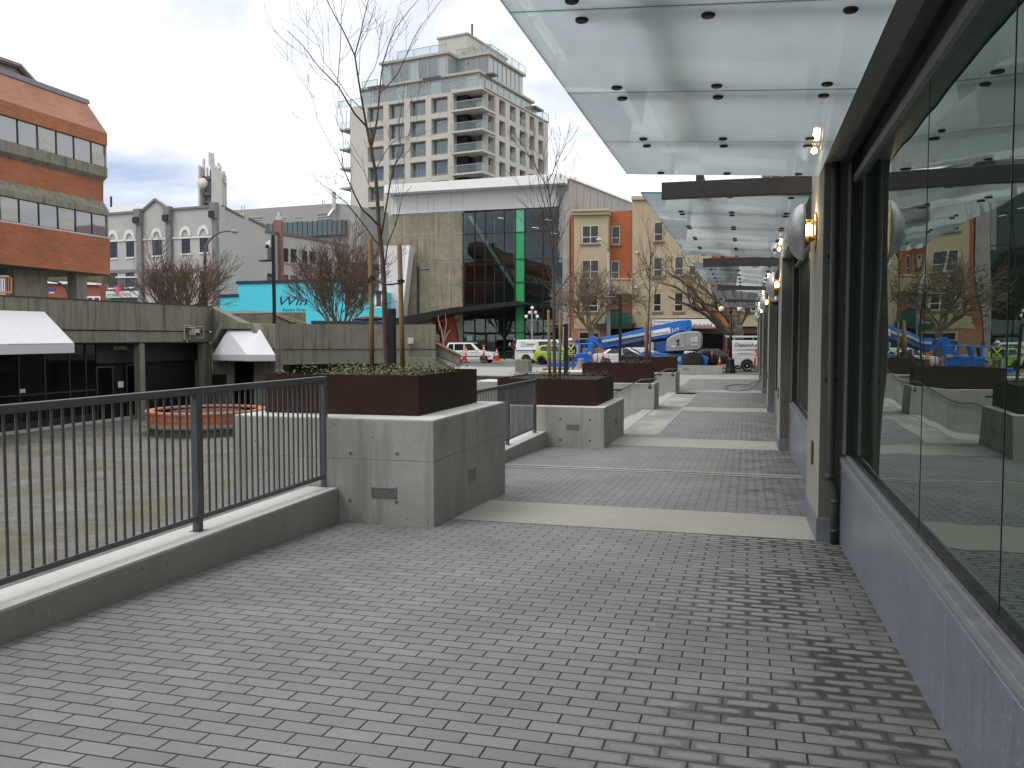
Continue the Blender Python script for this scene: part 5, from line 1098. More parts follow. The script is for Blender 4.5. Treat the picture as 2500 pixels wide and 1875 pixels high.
rail_run(a0 - 1, uc, .25, .29, zt + .1); rail_run(uc, .1, -.4, -.36, zt + .1); rail_run(.06, .1, 0, ud, zt + .1); rail_run(a0b + 3, a1b, 3.2, 3.24, z1b + .3); rail_run(-2.2, -2.16, 6, ud - 4, z1b + .2); rail_run(a1b, -2.2, 6.0, 6.04, z1b + .2); rail_run(uw - 2.4, a0 - 1, .3, .34, zt + .1); rail_run(-2.1, -2.06, ud - 4, ud, zt + .1); rail_run(a0 - .2, a0b, 2.1, 2.14, z1a + .3)
for (a, b) in ((a1b - 1.2, 3.0), (-1.6, 5.2), (a0b + .5, 3.0)):
    tbox(a - 1.8, a + 1.2, b - 1.6, b, z1a + .1, z1a + .3).build('sunshade', M_rail, TW)
tbox(-2.0, .6, ud - 6, ud - 3, zt + 1.0, zt + 1.25).build('sunshade', M_rail, TW)
M_pot = plain('roof_plant_green', (.05, .06, .045), .9)
rg = random.Random(5)
for i in range(5):
    a = a1b + .8 + i * 1.1; c_ = FTL.P(a, z1b + .9, -6.4); pl_ = MB()
    for q_ in range(14): v_ = Vector((rg.gauss(0, .22), rg.gauss(0, .22), rg.gauss(.1, .28))); pl_.add([c_ + v_, c_ + v_ + Vector((.25, 0, .1)), c_ + v_ + Vector((.1, .2, .25))], [(0, 1, 2)])
    pl_.build('roof_plant', M_pot, TW)
# ================================================================ bare trees
M_bark = plain('brown_bark', (.105, .068, .050), .9, 0, .3, 9, .6); M_barkd = plain('dark_bark', (.070, .052, .038), .9, 0, .3, 8, .6); M_twig = plain('twig_brown', (.165, .120, .085), .9, 0, .3, 3); M_twigr = plain('twig_red_brown', (.085, .050, .040), .9, 0, .3, 2)
M_barkg = plain('mossy_bark', (.105, .095, .062), .95, 0, .4, 5, .6)
def rdir(d, ang, rg):
    ax = d.orthogonal().normalized(); ax.rotate(Matrix.Rotation(rg.uniform(0, 2 * math.pi), 3, d)); v = d.copy(); v.rotate(Matrix.Rotation(ang, 3, ax)); return v
def grow(mb, p, d, L, r, lvl, sp, rg):
    n = max(3, min(7, int(L / sp['seg']) + 2)); pts = [p.copy()]; d = d.normalized(); q = p.copy()
    for i in range(n):
        d = (d + Vector((rg.gauss(0, 1), rg.gauss(0, 1), rg.gauss(0, 1))) * sp['gnarl'] + Vector((0, 0, 1)) * sp['up']).normalized(); q = q + d * (L / n); pts.append(q.copy())
    r1 = max(sp['rmin'], r * sp['taper']); rad = [r + (r1 - r) * i / n for i in range(n + 1)]
    mb.tube(pts, rad, 6 if r > .06 else (4 if r > .018 else 3), cap=False)
    if lvl <= 0: return
    k = sp['kids'][min(len(sp['kids']) - 1, lvl - 1)]; k = max(1, int(round(k * rg.uniform(.75, 1.25))))
    for c in range(k):
        t = rg.uniform(sp['from'], 1.0) if c else 1.0; i = min(n - 1, int(t * n)); f_ = t * n - i; pp = pts[i].lerp(pts[i + 1], f_); dd = (pts[i + 1] - pts[i]).normalized()
        grow(mb, pp, rdir(dd, rg.uniform(*sp['ang']), rg), L * sp['len'] * rg.uniform(.7, 1.2), max(sp['rmin'], (rad[i] + (rad[i + 1] - rad[i]) * f_) * sp['rr']), lvl - 1, sp, rg)
def traced(mb, line, rad, twig, rg, sides=6):
    """a limb along given points, with finer twigs leaving it"""
    mb.tube(line, rad, sides, cap=False)
    for _ in range(twig[0]):
        t = rg.uniform(twig[3], 1) * (len(line) - 1); i = min(len(line) - 2, int(t)); p = line[i].lerp(line[i + 1], t - i); d = (line[i + 1] - line[i]).normalized()
        rr = rad[i] + (rad[i + 1] - rad[i]) * (t - i)
        grow(mb, p, rdir(d, rg.uniform(.35, .8), rg), rg.uniform(*twig[1]), max(twig[2], rr * .45), 1, dict(seg=.14, gnarl=.07, up=.10, taper=.35, rmin=twig[2] * .8, kids=[3], **{'from': .25}, ang=(.3, .7), len=.5, rr=.6), rg)
def L3(pts, D0, D1): n = len(pts); return [atD(x, y, D0 + (D1 - D0) * i / max(1, n - 1)) for i, (x, y) in enumerate(pts)]
def taperr(a, b, n): return [a + (b - a) * i / (n - 1) for i in range(n)]
def stake(x0, y0, x1, y1, Y, zb, label, r=.030):
    a, b = atY(x0, y0, Y), atY(x1, y1, Y); t = thing('tree_stake', label, 'stake', (b.x, Y, zb), 0, 'wooden stakes beside the young trees')
    b = a + (b - a) * ((zb - a.z) / (b.z - a.z)); MB().tube([b, a.lerp(b, .5) + Vector((.004, 0, 0)), a - Vector((0, 0, .03)), a], [r, r * .98, r * .95, r * .7], 10).build('pole', plain('stake_wood', (.27, .185, .085), .85, 0, .25, 7, .3), t, True)
    return t, a, b
# ---- nearest tree
rg = random.Random(11)
TA = thing('young_tree', 'bare young tree tied between two tall wooden stakes in the nearest planter', 'tree', tuple(atY(944, 905, 9.4)), 0, 'young bare trees in the planters')
D = 10.55
tr = L3([(945, 918), (942, 850), (940, 790), (938, 700), (934, 640), (925, 548), (921, 480), (916, 417), (906, 363), (895, 309)], D, D)
MB().tube(tr, [.037, .035, .034, .031, .029, .026, .024, .021, .018, .016], 10, cap=False).build('trunk', M_bark, TA, True)
mb = MB()
for pts, d1, r0, r1 in (
    ([(895, 309), (888, 270), (881, 231), (873, 180), (866, 135), (850, 100), (835, 69), (815, 34), (796, -4), (780, -40)], 10.2, .015, .004),
    ([(866, 135), (879, 89), (889, 42), (900, -2), (908, -40)], 10.8, .009, .004), ([(895, 309), (866, 278), (845, 243), (827, 212), (800, 185), (777, 162), (740, 112), (700, 73)], 9.8, .012, .003),
    ([(824, 204), (827, 166), (831, 116), (833, 46), (845, -4)], 9.9, .006, .0025), ([(906, 363), (915, 322), (922, 285), (927, 224), (930, 190), (935, 154), (950, 105), (966, 69), (995, 30), (1024, -4)], 11.1, .014, .003),
    ([(927, 227), (950, 205), (970, 181), (990, 140), (1008, 96), (1040, 48), (1080, -3)], 11.4, .008, .003), ([(925, 552), (905, 530), (885, 513), (868, 480), (852, 443), (835, 405), (820, 374)], 10.0, .013, .004), ([(852, 443), (838, 432), (815, 422), (781, 408)], 9.9, .004, .002),
    ([(931, 578), (942, 510), (951, 455), (957, 425), (962, 405), (975, 385), (985, 362)], 11.0, .013, .006), ([(985, 362), (976, 347), (974, 300), (983, 250), (988, 200)], 11.2, .006, .003), ([(939, 650), (947, 594), (966, 548), (975, 515), (981, 482), (1005, 455)], 10.8, .009, .003),
    ([(929, 602), (910, 580), (893, 555), (870, 525), (846, 494), (810, 467), (765, 434)], 10.1, .009, .003), ([(916, 417), (935, 380), (960, 345), (1000, 330), (1030, 290)], 10.9, .006, .002), ([(921, 480), (900, 450), (890, 420), (885, 380)], 10.2, .006, .002),
    ([(881, 231), (900, 190), (915, 165), (925, 130), (930, 60)], 10.3, .005, .002), ([(888, 270), (850, 235), (815, 180), (790, 150), (775, 95), (735, 20)], 10.9, .006, .002), ([(820, 374), (795, 330), (775, 290), (765, 230)], 9.9, .004, .002)):
    ln = L3(pts, D, d1); traced(mb, ln, taperr(r0, r1, len(ln)), (4, (.3, .8), .0024, .25), rg)
mb.build('crown', M_twigr, TA)
pY = 9.35
zs_ = 1.172
s1, a1_, b1_ = stake(904, 579, 908, 914, pY, zs_, 'left of the two tall wooden stakes by the nearest young tree'); s2, a2_, b2_ = stake(975, 593, 983, 915, pY, zs_, 'right of the two tall wooden stakes by the nearest young tree')
TS = thing('tree_tie', 'black strap tying the nearest young tree to its two stakes', 'strap', tuple(atY(940, 695, pY)))
q = lambda x, y, dy=0: atY(x, y, pY + dy)
MB().tube([q(898, 690, -.04), q(906, 672, -.05), q(915, 682), q(930, 690, -.06), q(945, 695, -.06), q(960, 694), q(978, 690, -.04), q(987, 688, -.03)], .011, 6).tube([q(971, 686, -.04), q(979, 683, -.05), q(988, 687, -.03)], .013, 6).build('strap', M_black, TS)
# ---- second and third planted trees
def young(px, base_y, pts, D, zb, label, seed, r):
    rg = random.Random(seed); b0 = atD(px, base_y, D)
    t = thing('young_tree', label, 'tree', (b0.x, b0.y, zb), 0, 'young bare trees in the planters')
    ln = L3(pts, D, D); n = len(ln); ln[0].z = zb - .02
    MB().tube(ln, taperr(r, r * .25, n), 8, cap=False).build('trunk', M_bark, t, True); mb = MB()
    sp = dict(seg=.3, gnarl=.05, up=.09, taper=.3, rmin=.0035, kids=[3, 5], ang=(.25, .6), len=.55, rr=.6); sp['from'] = .25
    for k_ in range(15):
        u = .42 + .56 * k_ / 14 + rg.uniform(-.02, .02); i = min(n - 2, int(u * (n - 1))); p = ln[i].lerp(ln[i + 1], u * (n - 1) - i); H = (ln[-1] - ln[0]).length
        a = rg.uniform(0, 6.28); grow(mb, p, Vector((math.cos(a) * .55, math.sin(a) * .55, .8)), H * rg.uniform(.16, .30), r * .36, 2, sp, rg)
    mb.build('crown', M_twigr, t); return t
young(1354, 922, [(1354, 922), (1353, 850), (1352, 760), (1352, 690), (1350, 600), (1346, 520), (1336, 430)], 19.4, .70, 'bare young tree with two stakes in the second planter', 4, .042)
stake(1339, 757, 1342, 923, 18.7, .70, 'left stake of the pair in the second planter', .034); stake(1368, 757, 1366, 923, 18.7, .70, 'right stake of the pair in the second planter', .034)
young(1582, 871, [(1580, 871), (1581, 820), (1583, 780), (1586, 720), (1587, 660), (1590, 600)], 40.0, .75, 'bare young tree with two stakes in the farthest planter', 9, .06)
stake(1576, 786, 1577, 871, 38.5, .75, 'left stake of the pair in the farthest planter', .05); stake(1588, 789, 1586, 871, 38.5, .75, 'right stake of the pair in the farthest planter', .05)
# ---- street trees
def stems_tree(label, px, D, zb, zf, nst, spread, L, seed, mt, group='bare street trees', sp=None, lvl=3, r=.11, mtr=None, tilt=(0.15, 1)):
    rg = random.Random(seed); b0 = atD(px, 800, D); base = Vector((b0.x, b0.y, zb)); t = thing('street_tree', label, 'tree', tuple(base), 0, group)
    fork = Vector((base.x, base.y, zf)); MB().tube([base, base.lerp(fork, .5) + Vector((.05, 0, 0)), fork], [r * 2.4, r * 1.9, r * 1.7], 8).build('trunk', mtr or M_barkd, t, True)
    mb = MB()
    for k_ in range(nst):
        a = 2 * math.pi * k_ / nst + rg.uniform(-.3, .3); s_ = spread * rg.uniform(*tilt)
        grow(mb, fork + Vector((math.cos(a) * r, math.sin(a) * r, -.1)), Vector((math.cos(a) * s_, math.sin(a) * s_, 1)), L * rg.uniform(.8, 1.1), r * rg.uniform(.6, .85), lvl, sp, rg)
    mb.build('crown', mt, t); return t
spA = dict(seg=.45, gnarl=.10, up=.06, taper=.5, rmin=.014, kids=[5, 6, 6], ang=(.2, .65), len=.62, rr=.62); spA['from'] = .35
stems_tree('dense bare multi-stemmed tree in front of the grey heritage building', 432, 58, -.3, 2.2, 14, 1.15, 3.0, 27, M_twig, sp=spA, tilt=(.25, 1))
M_twigm = plain('twig_mid_brown', (.125, .082, .062), .9, 0, .3, 2)
stems_tree('dense bare reddish multi-stemmed tree in front of the turquoise shop', 830, 60, -.3, 1.8, 15, .95, 3.6, 33, M_twigm, sp=spA)
spB = dict(seg=.4, gnarl=.20, up=.02, taper=.55, rmin=.016, kids=[5, 5, 5], ang=(.3, .9), len=.66, rr=.62); spB['from'] = .35
stems_tree('round bare pollarded tree in front of the orange apartments', 1443, 69.5, -.4, 2.4, 9, .75, 3.0, 44, M_twig, sp=spB, r=.14, mtr=M_barkg)
# big spreading tree on the right
rg = random.Random(8); b0 = atD(1802, 880, 64); TB = thing('street_tree', 'big spreading bare tree behind the lettered white van', 'tree', (b0.x, b0.y, -.5), 0, 'bare street trees')
tp = [Vector((b0.x, b0.y, -.5)), atD(1802, 850, 64), atD(1800, 815, 64), atD(1798, 795, 64)]; MB().tube(tp, [.62, .5, .46, .42], 10).build('trunk', M_barkg, TB, True); mb = MB()
spC = dict(seg=.4, gnarl=.17, up=.05, taper=.5, rmin=.012, kids=[4, 4], ang=(.3, .8), len=.6, rr=.62); spC['from'] = .3
for pts, d1, r0, r1 in (([(1790, 812), (1775, 811), (1753, 781), (1721, 754), (1694, 710), (1666, 686), (1631, 667)], 62, .24, .05), ([(1785, 812), (1759, 800), (1721, 767), (1680, 746), (1631, 724)], 63, .2, .05), ([(1798, 800), (1783, 775), (1761, 743), (1737, 721), (1713, 700), (1690, 650)], 65, .2, .05),
    ([(1800, 800), (1795, 760), (1790, 720), (1780, 660)], 66, .2, .06), ([(1803, 805), (1808, 790), (1818, 775), (1826, 758), (1840, 742), (1850, 690)], 64, .2, .06), ([(1790, 800), (1770, 770), (1745, 748), (1700, 735), (1650, 700), (1610, 690)], 61, .16, .04), ([(1800, 800), (1806, 770), (1812, 740), (1830, 700)], 66, .16, .05)):
    ln = L3(pts, 64, d1); n = len(ln); rad = taperr(r0, r1, n); mb.tube(ln, rad, 6, cap=False)
    for k_ in range(11):
        u = rg.uniform(.3, 1) * (n - 1); i = min(n - 2, int(u)); p = ln[i].lerp(ln[i + 1], u - i); d = (ln[i + 1] - ln[i]).normalized(); grow(mb, p, rdir(d, rg.uniform(.4, .9), rg) + Vector((0, 0, .3)), rg.uniform(1.0, 2.0), (rad[i] + rad[i + 1]) * .22, 2, spC, rg)
mb.build('crown', M_barkg, TB)
# thin sapling by the red wall
rg = random.Random(3); b0 = atD(1083, 850, 66); TC = thing('sapling', 'thin pale bare sapling in front of the terracotta wall', 'tree', (b0.x, b0.y, -.3)); mb = MB()
for pts in ([(1084, 880), (1083, 835), (1085, 815), (1090, 790), (1087, 765)], [(1083, 840), (1078, 805), (1070, 780), (1071, 768)], [(1084, 832), (1092, 815), (1100, 805)]):
    ln = L3(pts, 66, 66); mb.tube(ln, taperr(.07, .02, len(ln)), 5)
mb.build('trunk', plain('pale_bark', (.30, .21, .17), .9), TC)
# ---- low leafy plants in the planters: too many leaves and stems to count
M_leaf = plain('olive_green_leaf', (.105, .135, .030), .5, 0, .45, 25); M_leafd = plain('dull_green_leaf', (.055, .062, .025), .6, 0, .5, 25)
def cover(label, x0, x1, y0, y1, z, n, h, s_, m, seed, clump=.7):
    rg = random.Random(seed); mb = MB(); cs = [(rg.uniform(x0, x1), rg.uniform(y0, y1), rg.uniform(.5, 1.1)) for _ in range(int(n / 22))]
    for _ in range(n):
        cx, cy, ch_ = rg.choice(cs); p = Vector((min(x1, max(x0, rg.gauss(cx, .09))), min(y1, max(y0, rg.gauss(cy, .09))), z + h * ch_ * rg.random() ** .8))
        a = rg.uniform(0, 6.28); u = Vector((math.cos(a), math.sin(a), rg.uniform(-.3, .8))).normalized(); w_ = u.cross(Vector((rg.gauss(0, .4), rg.gauss(0, .4), 1))).normalized(); L = s_ * rg.uniform(.6, 1.3)
        mb.add([p, p + u * L * .5 + w_ * L * .28, p + u * L, p + u * L * .5 - w_ * L * .28], [(0, 1, 2, 3)])
    for cx, cy, ch_ in cs: mb.tube([(cx, cy, z), (cx + rg.gauss(0, .03), cy + rg.gauss(0, .03), z + h * ch_)], .003, 3)
    o = mb.build('ground_cover', m, None); return tag(o, label, 'plants', kind='stuff')
cover('low leafy green plants filling the nearest steel planter', -5.05, -3.40, 8.45, 10.3, 1.17, 1900, .13, .036, M_leaf, 1)
cover('low dull green plants in the second steel planter', -5.15, -3.15, 17.95, 20.2, .70, 1800, .16, .035, M_leafd, 2)
cover('low dull green plants in the long steel planter', -5.2, -3.1, 28.25, 29.2, .75, 700, .18, .05, M_leafd, 3)
cover('low dull green plants in the farthest steel planter', -5.3, -3.1, 37.85, 39.2, .75, 700, .18, .055, M_leafd, 4)
# ================================================================ vehicles
M_rub = plain('tyre_rubber', (.018, .018, .019), .85); M_rim = plain('silver_wheel', (.45, .45, .46), .35, .7); M_carw = plain('white_car_paint', (.72, .72, .71), .3, 0, .04, .6, coat=.5); M_cglass = mirror_glass('car_glass', (.015, .018, .02), 1.5, .02)
M_trim = plain('black_trim', (.02, .02, .021), .5); M_red = plain('red_lens', (.42, .015, .012), .25); M_clear = plain('clear_lens', (.62, .62, .60), .15, .2); M_plate = plain('number_plate', (.6, .62, .66), .5)
def vehicle(name, label, cat, loc, L, W, top, cab, wheels, wr, paint, wins, wind=True, group='vehicles on the street', belt=None, gc=.22, front_light=(.62, .16), rear_light=(.75, .25), lower=None, rim=None, handles=(), seams=(), mirrors=None, plate_r=True, rz=0, roofw=.2):
    """top: upper outline of the lower body, rear to front; cab: four points rear-bottom, rear-top, front-top, front-bottom"""
    t = thing(name, label, cat, loc, rz, group); h = W / 2; q = wr * 1.15
    bot = [(L / 2, gc + .08)]
    for wx in sorted(wheels, reverse=True): bot += [(wx + q * math.cos(a), max(gc, wr + q * math.sin(a))) for a in [math.pi * k_ / 9 for k_ in range(10)]]
    bot += [(-L / 2, gc + .08)]
    pts = list(top) + bot
    b = MB().prism([(x, -h, z) for x, z in pts], (0, W, 0)).build('body', paint, t, world=False, bevel=.045)
    hw0, hw1 = h - .05, h - roofw; z0, z1 = cab[0][1], max(cab[1][1], cab[2][1]); hw = lambda z: hw0 + (hw1 - hw0) * (z - z0) / max(.01, z1 - z0)
    if cab:
        v = [(x, -hw(z), z) for x, z in cab] + [(x, hw(z), z) for x, z in cab]; n = len(cab)
        c = MB().add(v, [tuple(reversed(range(n))), tuple(range(n, 2 * n))] + [(i, (i + 1) % n, n + (i + 1) % n, n + i) for i in range(n)]).build('cabin', paint, t, world=False, bevel=.05)
        for poly_ in wins:
            for s_ in (-1, 1):
                e_ = .006; vv = [(x, s_ * (hw(z) + e_), z) for x, z in poly_]; MB().add(vv, [tuple(range(len(vv))) if s_ > 0 else tuple(reversed(range(len(vv))))]).build('side_window', M_cglass, t, world=False)
        if wind:
            for (a, b_, nm) in ((cab[3], cab[2], 'windscreen'), (cab[0], cab[1], 'rear_window')):
                dx, dz = b_[0] - a[0], b_[1] - a[1]; nl = math.hypot(dx, dz); nx, nz_ = (dz / nl, -dx / nl); 
                if nm == 'rear_window': nx, nz_ = -abs(nx), abs(nz_) * (1 if dx > 0 else -1)
                p = [(a[0] + dx * f_ + nx * .012, a[1] + dz * f_ + nz_ * .012) for f_ in (.14, .9)]
                MB().add([(p[0][0], -hw(p[0][1]) + .09, p[0][1]), (p[0][0], hw(p[0][1]) - .09, p[0][1]), (p[1][0], hw(p[1][1]) - .1, p[1][1]), (p[1][0], -hw(p[1][1]) + .1, p[1][1])], [(0, 1, 2, 3)]).build(nm, M_cglass, t, world=False)
    for wx in wheels:
        for s_ in (-1, 1):
            yc = s_ * (h - .10); wv = thing_part('wheel', t, (wx, yc, wr), wr, s_, rim or M_rim)
    for s_ in (-1, 1):
        MB().box(L / 2 - .10, L / 2 + .012, s_ * (h - .32) - .18, s_ * (h - .32) + .18, front_light[0], front_light[0] + front_light[1]).build('headlight', M_clear, t, world=False, bevel=.02)
        MB().box(-L / 2 - .012, -L / 2 + .10, s_ * (h - .09) - .085, s_ * (h - .09) + .10, rear_light[0], rear_light[0] + rear_light[1]).build('tail_light', M_red, t, world=False, bevel=.015)
        if mirrors: MB().box(mirrors[0] - .05, mirrors[0] + .07, s_ * (h + .08) - .09, s_ * (h + .08) + .09, mirrors[1], mirrors[1] + .15).build('mirror', mirrors[2] if len(mirrors) > 2 else paint, t, world=False, bevel=.03)
        for hx, hz in handles: MB().box(hx - .09, hx + .09, s_ * h - .012, s_ * h + .012, hz, hz + .04).build('door_handle', M_trim, t, world=False)
    sm = MB()
    for x, za, zb in seams:
        for s_ in (-1, 1): sm.box(x - .008, x + .008, s_ * (h + .001) - .003, s_ * (h + .001) + .003, za, zb)
    if seams: sm.build('door_seam', M_trim, t, world=False)
    MB().box(L / 2 - .05, L / 2 + .04, -h + .04, h - .04, gc + .12, gc + .34).build('front_bumper', lower or M_trim, t, world=False, bevel=.03); MB().box(-L / 2 - .04, -L / 2 + .05, -h + .04, h - .04, gc + .12, gc + .34).build('rear_bumper', lower or M_trim, t, world=False, bevel=.03)
    MB().box(-L / 2 - .03, -L / 2 + .0, -.26, .26, gc + .40, gc + .54).build('number_plate', M_plate, t, world=False); MB().box(L / 2, L / 2 + .05, -.26, .26, gc + .16, gc + .30).build('number_plate', M_plate, t, world=False)
    return t
def thing_part(name, parent, loc, wr, s_, rim):
    o = MB().lathe([(wr * .62, -.10), (wr * .93, -.11), (wr, -.07), (wr, .07), (wr * .93, .11), (wr * .62, .10)], loc, 24, 'y').build('wheel', M_rub, parent, True, world=False)
    r_ = MB().lathe([(.001, -.03), (wr * .2, -.04), (wr * .22, -.10), (wr * .18, -.105), (.001, -.105)] if s_ > 0 else [(.001, .105), (wr * .18, .105), (wr * .22, .10), (wr * .2, .04), (.001, .03)], loc, 14, 'y')
    for k_ in range(7):
        a = 2 * math.pi * k_ / 7; c, s2 = math.cos(a), math.sin(a); w_ = wr * .085; y0, y1 = loc[1] + s_ * .055, loc[1] + s_ * .095
        pp = []
        for y in (y0, y1):
            for r__, ww in ((wr * .18, w_), (wr * .60, w_ * 1.3)):
                pp += [(loc[0] + c * r__ - s2 * ww, y, loc[2] + s2 * r__ + c * ww), (loc[0] + c * r__ + s2 * ww, y, loc[2] + s2 * r__ - c * ww)]
        r_.add([pp[0], pp[1], pp[3], pp[2], pp[4], pp[5], pp[7], pp[6]], [(0, 1, 2, 3), (7, 6, 5, 4), (0, 4, 5, 1), (1, 5, 6, 2), (2, 6, 7, 3), (3, 7, 4, 0)])
    r_.lathe([(wr * .57, -.10), (wr * .64, -.108), (wr * .66, .0), (wr * .64, .108), (wr * .57, .10)], loc, 24, 'y'); r_.build('rim', rim, o, world=False)
    MB().lathe([(.001, -.02), (wr * .6, -.02), (wr * .6, .02), (.001, .02)], loc, 18, 'y').build('brake_disc', M_trim, o, world=False)
    return o
def rzz(x, y): return rz(x, y) + .0
def vpos(px, D): p = atD(px, 870, D); return p.x, p.y, rz(p.x, p.y)
def from_rear(px, D, L): x, y, z = vpos(px, D); return (x + L / 2, y, z)
# white minivan by the red wall
L = 4.1; p = vpos(1151, 68.2)
vehicle('minivan', 'older white minivan parked facing right behind orange traffic delineators', 'car', p, L, 1.68, [(-2.05, .55), (-2.04, .98), (.85, .98), (1.75, .86), (2.02, .74), (2.05, .5)], [(-2.02, .96), (-1.72, 1.62), (.25, 1.62), (1.02, .96)], (-1.25, 1.28), .30, M_carw,
    [[(-1.80, 1.02), (-1.62, 1.50), (-1.30, 1.52), (-1.25, 1.02)], [(-1.17, 1.02), (-1.17, 1.52), (-.42, 1.53), (-.42, 1.02)], [(-.34, 1.02), (-.34, 1.53), (.16, 1.53), (.62, 1.02)]], handles=((-.55, .86), (.35, .86)), seams=((-.38, .35, 1.0), (-1.2, .5, 1.0), (.66, .35, .98)), mirrors=(.72, 1.0, M_carw), front_light=(.64, .13), rear_light=(.85, .35), roofw=.18)
pv = vpos(1151, 68.2); b_ = [o for o in C.objects if o.name.startswith('minivan') and o.type == 'EMPTY'][-1]
for s_ in (-1, 1): MB().box(-1.95, 1.85, s_ * .845 - .012, s_ * .845 + .012, .52, .58).build('side_moulding', M_trim, b_, world=False)
MB().tube([(-1.5, -.55, 1.68), (.1, -.55, 1.68)], .02, 5).tube([(-1.5, .55, 1.68), (.1, .55, 1.68)], .02, 5).build('roof_rail', M_trim, b_, world=False)
# white cargo van with a blue stripe
L = 5.0; v = vehicle('cargo_van', 'white cargo van with blue stripe and small square logo, parked behind the lime hatchback', 'van', from_rear(1264, 69.5, L), L, 1.95, [(-2.5, .5), (-2.5, 1.15), (1.55, 1.15), (2.3, 1.0), (2.5, .8), (2.5, .5)], [(-2.48, 1.13), (-2.36, 1.90), (.95, 1.92), (1.72, 1.13)], (-1.55, 1.55), .34, M_carw,
    [[(-.55, 1.22), (-.55, 1.76), (.35, 1.77), (.35, 1.22)], [(.50, 1.22), (.50, 1.77), (.88, 1.77), (1.35, 1.22)]], handles=((.55, 1.0),), seams=((.42, .4, 1.8), (-.65, .4, 1.8)), mirrors=(1.3, 1.2, M_trim), rear_light=(.8, .5), roofw=.14)
pl_ = plain('blue_stripe', (.035, .12, .50), .4); MB().box(-2.45, -.2, -.981, -.977, 1.00, 1.10).build('stripe', pl_, v, world=False)
gl_ = plain('grey_print', (.16, .16, .17), .5); fl = MB()
for a in ((-1.98, -1.62, 1.38, 1.40), (-1.98, -1.62, 1.68, 1.70), (-1.98, -1.96, 1.38, 1.70), (-1.64, -1.62, 1.38, 1.70), (-1.84, -1.76, 1.50, 1.58), (-1.55, -.85, 1.52, 1.60), (-1.55, -1.0, 1.40, 1.43)): fl.box(a[0], a[1], -.93, -.915, a[2], a[3])
fl.build('logo_print', gl_, v, world=False); MB().box(-2.3, -.9, -.981, -.977, .90, .945).build('print_line', gl_, v, world=False)
# lime hatchback
M_lime = plain('lime_paint', (.36, .48, .03), .28, 0, .04, .6, coat=.6); L = 3.6
vehicle('hatchback', 'small lime green hatchback parked in front of the white cargo van', 'car', from_rear(1308, 65.8, L), L, 1.6, [(-1.78, .5), (-1.80, .78), (-1.66, .98), (.75, .98), (1.45, .86), (1.72, .66), (1.8, .45)], [(-1.66, .96), (-1.40, 1.44), (-.9, 1.52), (.05, 1.52), (1.0, .96)], (-1.18, 1.18), .32, M_lime,
    [[(-1.32, 1.10), (-1.22, 1.38), (-.52, 1.42), (-.50, 1.02)], [(-.42, 1.02), (-.44, 1.42), (.02, 1.42), (.62, 1.0)]], wind=False, handles=((-.25, .86),), seams=((-.46, .32, .98), (.55, .32, .95)), mirrors=(.62, .98, M_lime), rear_light=(.86, .3), rim=M_trim, lower=M_lime, roofw=.2)
# white sedan behind the boom lift, white pickup beyond it
L = 4.6; vehicle('sedan', 'white sedan half hidden behind the raised blue boom', 'car', from_rear(1453, 60.5, L), L, 1.78, [(-2.28, .5), (-2.3, .92), (-2.1, 1.0), (.9, .95), (1.9, .84), (2.26, .66), (2.3, .45)], [(-1.75, .96), (-1.05, 1.42), (.1, 1.44), (1.05, .93)], (-1.4, 1.4), .32, M_carw,
    [[(-1.4, 1.0), (-1.0, 1.34), (-.35, 1.36), (-.35, 1.0)], [(-.27, 1.0), (-.27, 1.36), (.08, 1.36), (.72, .98)]], handles=((-.5, .84), (.5, .84)), seams=((-.31, .35, .98), (.75, .35, .96), (-1.2, .6, .98)), mirrors=(.75, .98), rear_light=(.74, .18))
L = 5.9; v = vehicle('pickup', 'white pickup truck with a big wheel arch behind the boom lift turntable', 'pickup', from_rear(1512, 64.5, L), L, 2.0, [(-2.93, .7), (-2.95, 1.38), (-.75, 1.40), (-.7, 1.18), (1.25, 1.18), (2.6, 1.12), (2.92, .95), (2.95, .55)], [(-.78, 1.16), (-.62, 1.88), (.62, 1.90), (1.32, 1.16)], (-1.75, 1.85), .41, M_carw,
    [[(-.62, 1.24), (-.52, 1.78), (-.05, 1.80), (-.05, 1.24)], [(.03, 1.24), (.03, 1.80), (.58, 1.80), (1.05, 1.22)]], handles=((-.2, 1.06), (.85, 1.06)), seams=((0, .5, 1.2), (1.05, .5, 1.2), (-.76, .6, 1.3)), mirrors=(1.05, 1.2, M_trim), rear_light=(.95, .4), gc=.38, front_light=(.86, .22))
letters('lettering', 'XTR', plain('grey_print', (.16, .16, .17), .5), v, (-2.62, -1.006, 1.20), (1, 0, 0), (0, 0, 1), .09, .42, world=False)
# black sedan
M_blackcar = plain('black_car_paint', (.012, .012, .014), .2, 0, .1, 1, coat=.6); L = 4.7
vehicle('sedan', 'black sedan between the boom lift and the lettered white van', 'car', (atD(1752, 870, 61).x, atD(1752, 870, 61).y, rz(0, 60)), L, 1.82, [(-2.33, .5), (-2.35, .95), (-2.1, 1.0), (.9, .94), (1.9, .82), (2.3, .66), (2.35, .45)], [(-1.85, .96), (-1.0, 1.42), (.05, 1.44), (1.1, .92)], (-1.42, 1.42), .33, M_blackcar,
    [[(-1.45, 1.0), (-.95, 1.34), (-.35, 1.36), (-.35, 1.0)], [(-.27, 1.0), (-.27, 1.36), (.04, 1.36), (.75, .97)]], handles=((-.5, .84), (.5, .84)), seams=((-.31, .35, .98), (.8, .35, .95)), mirrors=(.8, .98))
